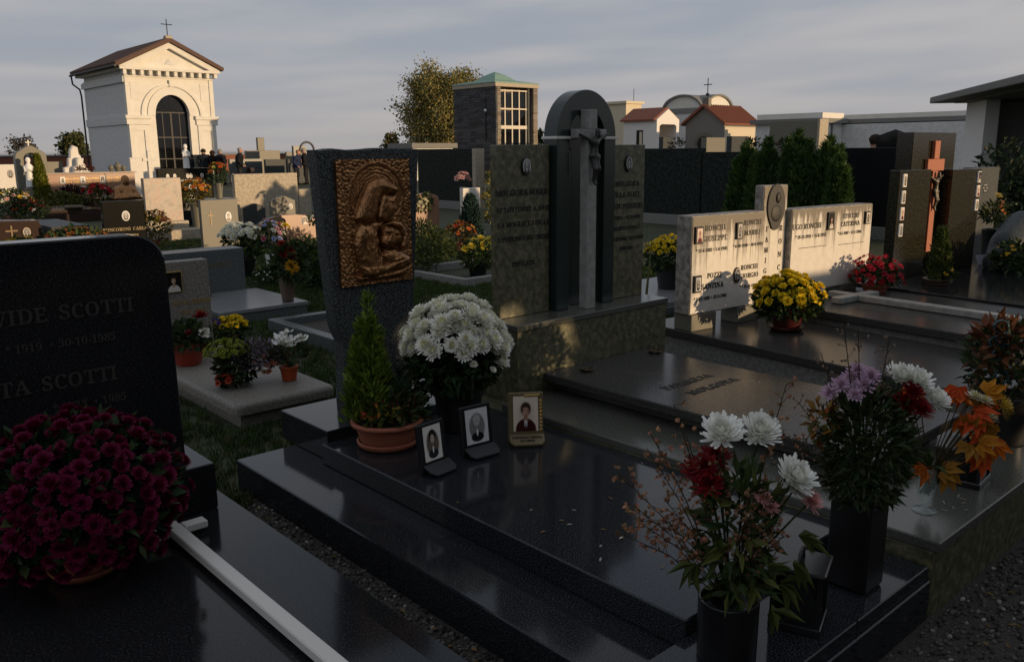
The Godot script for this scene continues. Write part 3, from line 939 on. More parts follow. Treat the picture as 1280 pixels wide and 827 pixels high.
# the bronze picture: a veiled woman bending over a child, in relief.
# Each layer is an outline in hundredths of the plate (x right, y down), swelling from its edge.
func relief_mesh(w: float, h: float) -> ArrayMesh:
	var nx := 150
	var ny := 216
	var nz := FastNoiseLite.new()
	nz.seed = 5
	nz.noise_type = FastNoiseLite.TYPE_CELLULAR
	nz.frequency = 0.075
	nz.cellular_return_type = FastNoiseLite.RETURN_DISTANCE
	nz.fractal_type = FastNoiseLite.FRACTAL_NONE
	var n2 := FastNoiseLite.new()
	n2.seed = 9
	n2.frequency = 0.05
	n2.fractal_octaves = 3
	# outline, foot, swelling, width of the rounded edge (mm), surface: 0 smooth, 1 hair, 2 cloth
	var layers := [
		[[19, 46, 25, 36, 32, 26, 40, 18, 50, 14.5, 60, 14.5, 69, 17.5, 79, 22, 81, 25.5, 76, 28.5, 66, 28, 57, 27, 54, 32, 51, 36, 50, 43, 46, 47, 38, 50, 28, 50.5], 0.012, 0.030, 46.0, 1],
		[[57, 27, 66, 28, 75, 28.5, 77, 31.5, 74.5, 35, 76, 38, 77.5, 41, 73.5, 42.3, 74, 44, 70.5, 45.5, 70, 48, 64, 50, 56, 49, 49, 47, 50, 40, 53, 33], 0.016, 0.026, 34.0, 0],
		[[38, 50, 55, 48.5, 58, 53, 50, 59, 39, 58], 0.010, 0.020, 26.0, 0],
		[[27, 50, 41, 50.5, 47, 55, 49, 62, 51, 71, 56, 78, 58, 88, 51, 93, 36, 94, 23, 89, 20, 78, 17, 67, 19, 57], 0.010, 0.036, 60.0, 2],
		[[36, 55, 46, 57, 49, 66, 43, 73, 33, 71, 30, 62], 0.030, 0.020, 30.0, 2],
		[[57, 52.5, 68, 48.5, 80, 50, 87, 55, 90, 61, 89, 71, 83, 74.5, 78, 71, 82, 63, 78, 57, 67, 53.5], 0.014, 0.030, 30.0, 1],
		[[57, 52.5, 67, 53.5, 78, 57, 82, 63, 80, 68, 72, 71, 61, 71.5, 53, 69.5, 50.5, 66, 53, 61, 53.5, 56.5], 0.018, 0.036, 46.0, 0],
		[[55, 71.5, 71, 71.5, 80, 74.5, 93, 80, 95, 87, 80, 91.5, 59, 92, 56, 85, 53, 78], 0.010, 0.034, 46.0, 0],
		[[22, 84, 38, 82.5, 55, 83.5, 73, 80.5, 88, 79.5, 91, 84, 72, 88, 57, 92, 36, 94.5, 24, 92], 0.022, 0.030, 30.0, 2],
		[[66, 80, 78, 77.5, 84, 79.5, 82, 82, 74, 83, 67, 83.5], 0.038, 0.018, 14.0, 0],
		[[18, 92, 40, 91, 66, 90.5, 90, 86, 94, 91, 88, 96, 50, 97.5, 20, 96.5], 0.006, 0.024, 30.0, 2]]
	# raised details: cx, cy, rx, ry (hundredths), turn, height (m); negative heights are hollows
	var marks := [[59.5, 62.3, 2.2, 3.6, 0.35, 0.014], [57.5, 65.0, 3.0, 1.3, 0.1, 0.009], [56.5, 66.9, 3.6, 0.7, -0.1, 0.007], [57.0, 68.0, 3.4, 0.7, -0.1, 0.007], [57.5, 69.8, 4.0, 1.2, 0.0, 0.006], [63.0, 57.3, 8.0, 0.9, 0.12, 0.006], [73.5, 59.8, 6.0, 0.9, 0.25, 0.006],
		[60.0, 59.4, 3.6, 1.15, 0.1, -0.014], [71.0, 60.6, 4.0, 1.2, 0.15, -0.014], [60.0, 59.5, 2.0, 0.6, 0.1, 0.007], [71.0, 60.7, 2.2, 0.6, 0.15, 0.007], [56.5, 67.45, 3.2, 0.28, -0.1, -0.006],
		[69.5, 34.6, 4.2, 0.7, 0.25, -0.008], [69.0, 33.6, 5.0, 0.6, 0.2, 0.004], [70.0, 35.3, 3.0, 0.5, 0.2, 0.004], [72.0, 44.0, 2.4, 0.3, 0.2, -0.005], [62.0, 39.0, 6.0, 4.0, 0.3, 0.004],
		[50.0, 60.0, 2.6, 7.0, 0.15, -0.016], [47.0, 76.0, 2.4, 5.0, -0.3, -0.014], [56.0, 74.5, 6.0, 0.9, 0.5, -0.006]]
	var polys := []
	for l in layers:
		var p := PackedVector2Array()
		var k := 0
		while k < l[0].size():
			p.append(Vector2(l[0][k] * w * 10.0, l[0][k + 1] * h * 10.0))
			k += 2
		polys.append(p)
	var hs := PackedFloat32Array()
	for j in ny + 1:
		var v := float(j) / ny
		for i in nx + 1:
			var u := float(i) / nx
			var x := u * w * 1000.0
			var y := v * h * 1000.0
			var q := Vector2(x + 2.0 * n2.get_noise_2d(x, y), y + 2.0 * n2.get_noise_2d(y + 300.0, x))
			var z := 0.010 - 0.0095 * clampf(nz.get_noise_2d(x * 0.9, y * 0.9) + 0.75, 0.0, 1.0) + 0.0025 * n2.get_noise_2d(x, y)
			# halo: strands sweeping round the head
			var hd := Vector2((u - 0.53) * w, (v - 0.285) * h).length()
			var hr := 0.385 * w
			if hd < hr and v < 0.46:
				z = 0.007 + 0.0013 * sin(hd * 330.0 + 3.0 * n2.get_noise_2d(x * 0.5, y * 0.5)) + 0.0010 * n2.get_noise_2d(x * 3.0, y * 3.0)
				z += 0.006 * smoothstep(hr - 0.022, hr - 0.006, hd)
			for l in layers.size():
				var p: PackedVector2Array = polys[l]
				if not Geometry2D.is_point_in_polygon(q, p):
					continue
				var d := 1e9
				for k in p.size():
					d = minf(d, Geometry2D.get_closest_point_to_segment(q, p[k], p[(k + 1) % p.size()]).distance_squared_to(q))
				var e := minf(1.0, sqrt(d) / float(layers[l][3]))
				var top: float = layers[l][1] + layers[l][2] * 1.35 * sqrt(1.0 - (1.0 - e) * (1.0 - e))
				match int(layers[l][4]):
					1:
						top += 0.0014 * sin(Vector2((u - 0.80) * w, (v - (0.44 if l == 0 else 0.80)) * h).length() * 640.0 + 3.5 * n2.get_noise_2d(x * 0.6, y * 0.6))
					2:
						top += 0.0013 * sin((u * 1.5 + v * 0.3) * 52.0 + 4.0 * n2.get_noise_2d(x * 0.45, y * 0.45))
					_:
						top += 0.0008 * n2.get_noise_2d(x * 2.0, y * 2.0)
				z = maxf(z, top)
			for m in marks:
				var r := Vector2(u * 100.0 - m[0], (v * 100.0 - m[1]) * h / w).rotated(-m[4])
				var d2: float = pow(r.x / m[2], 2.0) + pow(r.y / (m[3] * h / w), 2.0)
				if d2 < 1.0:
					z += m[5] * 1.3 * (1.0 - d2)
			hs.append(maxf(z, 0.001))
	var vs := PackedVector3Array()
	var ns := PackedVector3Array()
	var ix := PackedInt32Array()
	for j in ny + 1:
		for i in nx + 1:
			var k := j * (nx + 1) + i
			vs.append(Vector3((float(i) / nx - 0.5) * w, (0.5 - float(j) / ny) * h, 0.012 + hs[k]))
			var dx := (hs[mini(i + 1, nx) + j * (nx + 1)] - hs[maxi(i - 1, 0) + j * (nx + 1)]) / (2.0 * w / nx)
			var dy := (hs[i + mini(j + 1, ny) * (nx + 1)] - hs[i + maxi(j - 1, 0) * (nx + 1)]) / (2.0 * h / ny)
			ns.append(Vector3(-dx, dy, 1).normalized())
			if i < nx and j < ny:
				var a := k
				var b := k + 1
				var c := k + nx + 1
				var d := c + 1
				ix.append_array(PackedInt32Array([a, b, d, a, d, c]))
	# the turned edge of the plate
	var rim := []
	for i in nx + 1:
		rim.append(i)
	for j in range(1, ny + 1):
		rim.append(j * (nx + 1) + nx)
	for i in range(nx - 1, -1, -1):
		rim.append(ny * (nx + 1) + i)
	for j in range(ny - 1, 0, -1):
		rim.append(j * (nx + 1))
	var first := vs.size()
	for k in rim:
		var q: Vector3 = vs[k]
		vs.append(q)
		vs.append(Vector3(q.x, q.y, 0.0))
		var out := Vector3(signf(q.x) if absf(absf(q.x) - w / 2) < 1e-4 else 0.0, signf(q.y) if absf(absf(q.y) - h / 2) < 1e-4 else 0.0, 0).normalized()
		ns.append(out)
		ns.append(out)
	for k in rim.size():
		var a := first + k * 2
		var b := first + ((k + 1) % rim.size()) * 2
		ix.append_array(PackedInt32Array([a, a + 1, b, b, a + 1, b + 1]))
	var arr := []
	arr.resize(Mesh.ARRAY_MAX)
	arr[Mesh.ARRAY_VERTEX] = vs
	arr[Mesh.ARRAY_NORMAL] = ns
	arr[Mesh.ARRAY_INDEX] = ix
	var am := ArrayMesh.new()
	am.add_surface_from_arrays(Mesh.PRIMITIVE_TRIANGLES, arr)
	return am

func stand_frame(label: String, at: Vector3, turn: float, w: float, h: float, face: int, frame: Material, inner: float, ledge := 0.075) -> Node3D:
	# a memorial photo: a thick plate leaning back on a foot ledge
	var t := thing("memorial_photo", label, "photo frame", at, turn, "")
	var tilt := -0.12
	var b := MB.new()
	b.t = Transform3D(Basis(Vector3.RIGHT, tilt), Vector3(0, 0.004, 0))
	b.box(Vector3(-w / 2, 0, -0.022), Vector3(w / 2, h, 0), 0.004)
	var f := part("frame", b, frame, t)
	var q := MB.new()
	q.t = b.t
	q.quad_uv(Vector3(-w / 2 + inner, h * 0.22, 0.002), Vector3(w / 2 - inner, h * 0.22, 0.002), Vector3(w / 2 - inner, h * 0.93, 0.002), Vector3(-w / 2 + inner, h * 0.93, 0.002))
	part("portrait", q, M["face%d" % face], f)
	var l := MB.new()
	var p := PackedVector2Array([Vector2(-w / 2, 0), Vector2(-w / 2 + 0.002, -ledge * 0.7), Vector2(-w / 2 + 0.02, -ledge), Vector2(w / 2 - 0.02, -ledge), Vector2(w / 2 - 0.002, -ledge * 0.7), Vector2(w / 2, 0)])
	l.t = Transform3D(Basis(Vector3.RIGHT, -PI / 2 + 0.42), Vector3(0, 0.002 + ledge * 0.41, 0.0))
	l.prism(p, 0.0, 0.016, 0.003)
	part("foot", l, frame, t)
	var s := MB.new()
	s.t = Transform3D.IDENTITY
	s.tube([Vector3(0, h * 0.75, -h * 0.75 * 0.12 - 0.018), Vector3(0, 0.004, -0.10)], [0.006, 0.006], 6)
	part("strut", s, frame, t)
	return t

func madonna_tomb() -> void:
	var t := thing("black_granite_tomb", "black polished granite tomb with a dark upright stele carrying a bronze relief", "tomb", Vector3(2.3, 0, -2.4))
	var o := t.position
	bw("base_step", 1.605, 2.845, 0.0, 0.15, -3.79, -1.03, 0.005, M.black, t)
	bw("slab", 1.884, 2.838, 0.1505, 0.25, -3.455, -1.345, 0.005, M.black, t)
	bw("plinth", 1.92, 2.838, 0.151, 0.30, -3.93, -3.46, 0.004, M.black, t)
	bw("front_platform", 1.70, 2.33, 0.151, 0.20, -1.342, -1.04, 0.004, M.black, t)
	bw("front_platform", 2.334, 2.838, 0.151, 0.20, -1.342, -1.04, 0.004, M.black, t)
	var pts := [[2.238, 0.300], [2.665, 0.300], [2.662, 0.62], [2.685, 0.67], [2.699, 0.74], [2.708, 0.84], [2.764, 1.612]]
	var p := PackedVector2Array()
	for q in pts:
		p.append(Vector2(q[0], q[1]))
	for i in range(1, 14):
		p.append(Vector2(lerpf(2.764, 2.145, i / 14.0), 1.613 + rv(-0.004, 0.007)))
	p.append(Vector2(2.143, 1.611))
	for i in range(1, 8):
		p.append(Vector2(lerpf(2.143, 2.202, i / 8.0) + rv(-0.003, 0.003), lerpf(1.611, 0.76, i / 8.0)))
	for q in [[2.208, 0.72], [2.222, 0.67], [2.242, 0.63], [2.248, 0.60]]:
		p.append(Vector2(q[0], q[1]))
	var b := MB.new()
	b.t = Transform3D(Basis.IDENTITY, -o)
	b.prism(p, -3.92, -3.82, 0.006)
	var s := part("stele", b, M.charcoal, t)
	var r := part("bronze_relief", relief_mesh(0.445, 0.645), M.bronze, s, Vector3(2.462, 1.240, -3.8195) - o)
	r.rotation.z = 0.0
	r.set_meta("label", "bronze relief of a veiled woman bending over a child against a hammered ground")

	# terracotta bowl with a small thuja
	var w := thing("bowl_planter", "terracotta bowl planter with a small pointed thuja and red-berried greenery", "planter", Vector3(2.11, 0.25, -3.23))
	var bo := MB.new()
	bo.lathe([Vector2(0.001, 0.018), Vector2(0.115, 0.018), Vector2(0.125, 0.024), Vector2(0.148, 0.10), Vector2(0.152, 0.104), Vector2(0.168, 0.108), Vector2(0.172, 0.118), Vector2(0.170, 0.128), Vector2(0.160, 0.132), Vector2(0.146, 0.126), Vector2(0.140, 0.108), Vector2(0.001, 0.104)], 40)
	part("bowl", bo, M.terracotta, w)
	var di := MB.new()
	di.lathe([Vector2(0.001, 0.0), Vector2(0.125, 0.0), Vector2(0.140, 0.012), Vector2(0.146, 0.028), Vector2(0.140, 0.034), Vector2(0.134, 0.030), Vector2(0.126, 0.016), Vector2(0.001, 0.014)], 40)
	part("saucer", di, M.terracotta, w)
	var so := MB.new()
	so.lathe([Vector2(0.143, 0.110), Vector2(0.08, 0.118), Vector2(0.001, 0.120)], 24)
	part("soil", so, M.soil, w)
	spires(w, Vector3(-0.045, 0.11, -0.05), 0.60, 0.145, 18, 210, 0.045, [[0.11, 0.165, 0.024], [0.15, 0.21, 0.03], [0.08, 0.125, 0.02], [0.19, 0.25, 0.04]], "thuja")
	foliage(w, Vector3(0.03, 0.17, 0.04), Vector3(0.15, 0.09, 0.13), 330, 0.05, 0.013, [[0.027, 0.053, 0.018], [0.035, 0.055, 0.018], [0.06, 0.05, 0.02]], -0.3)
	foliage(w, Vector3(-0.08, 0.175, 0.07), Vector3(0.085, 0.06, 0.06), 46, 0.036, 0.012, [[0.46, 0.40, 0.08], [0.36, 0.16, 0.04], [0.14, 0.16, 0.04], [0.30, 0.04, 0.025]], -0.2, 0.5, "variegated_leaves")
	foliage(w, Vector3(0.10, 0.21, -0.02), Vector3(0.09, 0.12, 0.09), 260, 0.045, 0.011, [[0.027, 0.05, 0.022], [0.036, 0.055, 0.023]], -0.5)
	var be := MB.new()
	for i in 16:
		be.ball(Vector3(rv(-0.12, 0.10), rv(0.16, 0.24), rv(0.02, 0.12)), Vector3.ONE * rv(0.005, 0.008), 6, 4)
	part("berries", be, plain(0.28, 0.02, 0.015, 0.35), w)
	var al := mum_set("alyssum", 0.009, 2, 6, Color(0.6, 0.6, 0.62), Color(0.55, 0.55, 0.5), 0.3, 0.5)
	for i in 26:
		head(w, al, Vector3(0.13 + rv(-0.03, 0.03), 0.19 + rv(-0.025, 0.03), 0.05 + rv(-0.03, 0.03)), Vector3(rv(-0.4, 0.4), 1, rv(-0.1, 0.7)), 1.0, "tiny_white_flower")

	# white chrysanthemum
	var c := thing("white_chrysanthemum", "white chrysanthemum in a dark pot beside the terracotta bowl", "flowers", Vector3(2.505, 0.25, -3.19))
	pot(c, Vector3.ZERO, 0.125, 0.095, 0.22, M.black_plastic, "pot", 0.01)
	foliage(c, Vector3(-0.01, 0.37, 0), Vector3(0.235, 0.18, 0.22), 2200, 0.055, 0.015, [[0.024, 0.048, 0.022], [0.029, 0.052, 0.019], [0.035, 0.056, 0.021]], -0.85)
	var ms := mum_set("white_mum", 0.054, 8, 19, Color(0.87, 0.86, 0.80), Color(0.84, 0.81, 0.60), 0.75, 0.23)
	dome(c, ms, Vector3(-0.012, 0.405, 0), Vector3(0.245, 0.225, 0.235), 84, 0.10, 0.09, 0.02)
	for q in [[0.10, 0.36, 0.20, 1.0], [0.05, 0.42, 0.22, 0.5], [0.16, 0.43, 0.17, 0.42], [-0.08, 0.38, 0.22, 0.4], [0.02, 0.34, 0.24, 0.36]]:
		head(c, ms, Vector3(q[0], q[1], q[2]), Vector3(q[0], 0.25, q[2]), q[3])

	# three memorial photos
	var f1 := stand_frame("slim dark memorial photo stand turned sideways beside the terracotta bowl", Vector3(2.065, 0.25, -2.80), 0.12, 0.15, 0.215, 0, M.dark_metal, 0.024)
	f1.name = "memorial_photo"
	stand_frame("dark memorial photo stand with a grey portrait between two other photos", Vector3(2.335, 0.25, -2.83), -0.08, 0.165, 0.225, 1, M.dark_metal, 0.022)
	var g := stand_frame("gilded memorial photo of a woman in a dark red dress", Vector3(2.60, 0.25, -2.80), -0.62, 0.168, 0.235, 3, M.gold_dull, 0.025)
	var fo := txt(g, "FAMIGLIA CESIRA", Vector3(0, 0.037, 0.032), 0.012, M.letter_dark, false)
	fo.rotation.x = -PI / 2 + 0.42
	fo = txt(g, "IN PESCI", Vector3(0, 0.028, 0.053), 0.012, M.letter_dark, false)
	fo.rotation.x = -PI / 2 + 0.42
	for k in 3:
		var orn := MB.new()
		for i in 9:
			orn.ball(Vector3(0.071, 0.06 + i * 0.017, 0.0 - (0.06 + i * 0.017) * 0.12 + 0.004), Vector3(0.008, 0.010, 0.004), 6, 4)
		for i in 6:
			orn.ball(Vector3(0.0 + i * 0.012, 0.224, -0.224 * 0.12 + 0.004), Vector3(0.009, 0.007, 0.004), 6, 4)
		if k == 0:
			part("ornament", orn, M.gold, g)

	# vases and lanterns on the front platform
	var v1 := thing("vase_bouquet", "black cylinder vase with white and red chrysanthemums and dry pink sprigs", "bouquet", Vector3(1.885, 0.20, -1.205))
	var vb := MB.new()
	vb.lathe([Vector2(0.001, 0.0), Vector2(0.078, 0.0), Vector2(0.082, 0.006), Vector2(0.084, 0.18), Vector2(0.080, 0.185), Vector2(0.074, 0.18), Vector2(0.070, 0.12), Vector2(0.001, 0.12)], 32)
	part("vase", vb, M.black_vase, v1)
	bouquet_white(v1)
	lantern(Vector3(2.20, 0.20, -1.165), 0.35, "black grave lantern with glass corner bars between the two dark vases", 0.075, 0.20)
	var v2 := thing("vase_bouquet", "tall black square vase with lilac, white and dark red chrysanthemums", "bouquet", Vector3(2.545, 0.20, -1.16))
	bx("vase", Vector3(-0.068, 0, -0.068), Vector3(0.068, 0.30, 0.068), 0.012, M.black_vase, v2)
	bouquet_lilac(v2)

func sprig(b: MB, from: Vector3, to: Vector3, cnt: int, spread: float, size: float, cols: Array) -> void:
	# a dry branching stem tipped with small papery buds
	b.col = Color(0.05, 0.04, 0.02)
	var mid := from.lerp(to, 0.55) + Vector3(0, 0.03, 0)
	b.tube([from, mid, to], [0.0022, 0.0018, 0.0012], 4)
	for i in cnt:
		var k := rv(0.35, 1.0)
		var p := (from.lerp(mid, k / 0.55) if k < 0.55 else mid.lerp(to, (k - 0.55) / 0.45))
		var q := p + (dirv() + Vector3(0, 0.5, 0)).normalized() * spread * rv(0.4, 1.0)
		b.col = Color(0.06, 0.045, 0.025)
		b.tube([p, q], [0.0012, 0.0009], 3)
		var cc: Array = cols[rng.randi() % cols.size()]
		for j in 4:
			b.col = tint(cc[0], cc[1], cc[2], 0.3)
			b.leaf(q, (dirv() + (q - p).normalized() * 1.4).normalized(), dirv(), size * rv(0.7, 1.2), size * 0.4, 0.4)

func bouquet_white(v: Node3D) -> void:
	var wm := mum_set("white_big", 0.062, 9, 24, Color(0.87, 0.87, 0.85), Color(0.85, 0.85, 0.80), 0.85, 0.2)
	var rm := mum_set("red_big", 0.048, 6, 16, Color(0.17, 0.006, 0.009), Color(0.16, 0.006, 0.009), 0.6, 0.2)
	var pm := mum_set("pink_big", 0.038, 6, 16, Color(0.62, 0.30, 0.30), Color(0.62, 0.30, 0.28), 0.55, 0.2)
	var top := Vector3(0, 0.16, 0)
	# local offsets: e1 runs along the picture's width, seen from the path
	var e1 := Vector3(0.743, 0, 0.669)
	var e2 := Vector3(0.669, 0, -0.743)
	var P := []
	for q in [[-0.045, 0.665, -0.02, 0], [0.065, 0.655, 0.02, 0], [0.15, 0.545, -0.03, 0], [0.165, 0.505, 0.0, 3], [-0.085, 0.575, -0.02, 1], [-0.05, 0.585, 0.02, 1], [-0.078, 0.53, -0.04, 1], [-0.10, 0.55, 0.02, 1], [0.20, 0.475, -0.02, 2], [0.06, 0.50, -0.06, 4], [0.085, 0.47, -0.05, 4]]:
		var p: Vector3 = e1 * q[0] + Vector3(0, q[1], 0) + e2 * q[2]
		P.append(p)
		var up: Vector3 = (Vector3(0, 0.9, 0) + e1 * q[0] * 3.0 - e2 * 0.55).normalized()
		if q[3] == 0 or q[3] == 3:
			head(v, wm, p, up, 1.0 if q[3] == 0 else 0.75)
		elif q[3] == 1:
			head(v, rm, p, up, rv(0.85, 1.05))
		else:
			head(v, pm, p, up, 1.0 if q[3] == 2 else 0.7)
	stems(v, P, top, 0.0032)
	foliage(v, Vector3(0.01, 0.37, 0.01), Vector3(0.10, 0.20, 0.10), 330, 0.07, 0.011, [[0.034, 0.057, 0.018], [0.05, 0.075, 0.022], [0.09, 0.10, 0.028]], -0.9)
	var d := MB.new()
	for q in [[-0.10, 0.30], [0.13, 0.24], [0.17, 0.38], [0.11, 0.16], [0.16, 0.30]]:
		var p: Vector3 = e1 * q[0] + Vector3(0, q[1], 0) - e2 * 0.03
		for j in 7:
			d.col = tint(0.075, 0.095, 0.025, 0.3)
			d.leaf(p, (e1 * q[0] * 6.0 + dirv() * 0.6 + Vector3(0, -0.3, 0)).normalized(), Vector3.UP, rv(0.05, 0.10), 0.014, 0.2, 0.4)
	part("drooping_leaves", d, M.leaf, v)
	var s := MB.new()
	var pk := [[0.42, 0.22, 0.13], [0.34, 0.16, 0.11], [0.28, 0.17, 0.10]]
	for q in [[-0.31, 0.54, 0.02], [-0.24, 0.68, -0.02], [-0.17, 0.74, 0.0], [-0.27, 0.42, 0.0], [-0.20, 0.50, -0.05], [0.02, 0.44, -0.08], [0.07, 0.52, -0.07], [0.12, 0.40, -0.07], [-0.06, 0.62, -0.05], [0.24, 0.70, 0.05], [0.14, 0.78, 0.05], [-0.28, 0.48, -0.05], [-0.23, 0.60, 0.05], [-0.13, 0.66, 0.06], [-0.30, 0.36, 0.03], [0.02, 0.52, -0.09], [0.10, 0.46, -0.08], [-0.18, 0.42, -0.04]]:
		sprig(s, top, e1 * q[0] + Vector3(0, q[1], 0) + e2 * q[2], 26, 0.032, 0.014, pk)
	part("dry_sprigs", s, M.dry_leaf, v)

func bouquet_lilac(v: Node3D) -> void:
	var wm := mum_set("white_big", 0.062, 9, 24, Color(0.87, 0.87, 0.85), Color(0.85, 0.85, 0.80), 0.85, 0.2)
	var rm := mum_set("red_big", 0.048, 6, 16, Color(0.17, 0.006, 0.009), Color(0.16, 0.006, 0.009), 0.6, 0.2)
	var lm := mum_set("lilac", 0.032, 4, 14, Color(0.50, 0.33, 0.46), Color(0.50, 0.33, 0.44), 0.4, 0.24)
	var pm := mum_set("pink_big", 0.038, 6, 16, Color(0.62, 0.30, 0.30), Color(0.62, 0.30, 0.28), 0.55, 0.2)
	var e1 := Vector3(0.743, 0, 0.669)
	var e2 := Vector3(0.669, 0, -0.743)
	var P := []
	for q in [[0.155, 0.680, 0.02, 0], [0.205, 0.625, 0.0, 0], [0.115, 0.685, 0.04, 0], [0.10, 0.620, -0.03, 1], [0.14, 0.610, -0.05, 1], [0.125, 0.655, -0.02, 1], [-0.05, 0.695, 0.02, 2], [-0.09, 0.675, 0.0, 2], [-0.025, 0.680, -0.02, 2], [-0.125, 0.650, 0.0, 2], [-0.06, 0.655, -0.04, 2], [0.0, 0.705, 0.0, 2], [0.035, 0.665, -0.02, 3], [-0.03, 0.715, 0.03, 2]]:
		var p: Vector3 = e1 * q[0] + Vector3(0, q[1], 0) + e2 * q[2]
		P.append(p)
		var up: Vector3 = (Vector3(0, 0.9, 0) + e1 * q[0] * 2.0 - e2 * 0.5).normalized()
		match int(q[3]):
			0: head(v, wm, p, up, rv(0.85, 0.95))
			1: head(v, rm, p, up, rv(0.85, 1.0))
			2: head(v, lm, p, up, rv(0.9, 1.2))
			3: head(v, pm, p, up, 0.7)
	stems(v, P, Vector3(0, 0.27, 0), 0.003)
	foliage(v, Vector3(0.01, 0.47, 0), Vector3(0.14, 0.21, 0.13), 1200, 0.055, 0.008, [[0.029, 0.049, 0.02], [0.035, 0.053, 0.02], [0.046, 0.057, 0.023]], -0.95)
	foliage(v, e1 * -0.135 + Vector3(0, 0.56, 0), Vector3(0.04, 0.07, 0.04), 60, 0.04, 0.012, [[0.20, 0.11, 0.02], [0.22, 0.06, 0.015], [0.10, 0.09, 0.02]], -0.9, 0.3, "autumn_leaves")
	var s := MB.new()
	for q in [[-0.22, 0.62], [-0.26, 0.50], [-0.16, 0.78], [-0.05, 0.86], [-0.30, 0.42], [-0.10, 0.90], [0.05, 0.82], [-0.33, 0.56]]:
		sprig(s, Vector3(0, 0.27, 0), e1 * q[0] + Vector3(0, q[1], 0), 20, 0.035, 0.010, [[0.20, 0.15, 0.12], [0.26, 0.17, 0.13]])
	part("dry_sprigs", s, M.dry_leaf, v)

func lantern(at: Vector3, turn: float, label: String, r: float, h: float) -> void:
	# box lantern: plinth, four glass walls held by bars, roof, handle
	var t := thing("grave_lantern", label, "lantern", at, turn)
	bx("base", Vector3(-r, 0, -r), Vector3(r, 0.025, r), 0.004, M.black_vase, t)
	for s in [[-1, -1], [1, -1], [1, 1], [-1, 1]]:
		var cx: float = s[0] * (r - 0.010)
		var cz: float = s[1] * (r - 0.010)
		bx("corner_bar", Vector3(cx - 0.007, 0.025, cz - 0.007), Vector3(cx + 0.007, h - 0.02, cz + 0.007), 0.002, M.dark_metal, t)
	for k in 4:
		var g := MB.new()
		g.t = Transform3D(Basis(Vector3.UP, k * PI / 2), Vector3.ZERO)
		g.box(Vector3(-r + 0.018, 0.026, r - 0.012), Vector3(r - 0.018, h - 0.021, r - 0.009))
		part("pane", g, M.dark_glass, t)
	var c := MB.new()
	c.lathe([Vector2(0.001, 0.026), Vector2(0.032, 0.026), Vector2(0.032, 0.11), Vector2(0.001, 0.115)], 16)
	part("candle", c, M.wine, t)
	bx("roof", Vector3(-r - 0.006, h - 0.02, -r - 0.006), Vector3(r + 0.006, h, r + 0.006), 0.006, M.black_vase, t)
	var m := MB.new()
	m.tube([Vector3(-0.035, h, 0), Vector3(-0.03, h + 0.028, 0), Vector3(0.03, h + 0.028, 0), Vector3(0.035, h, 0)], [0.006, 0.006, 0.006, 0.006], 6)
	part("handle", m, M.dark_metal, t)

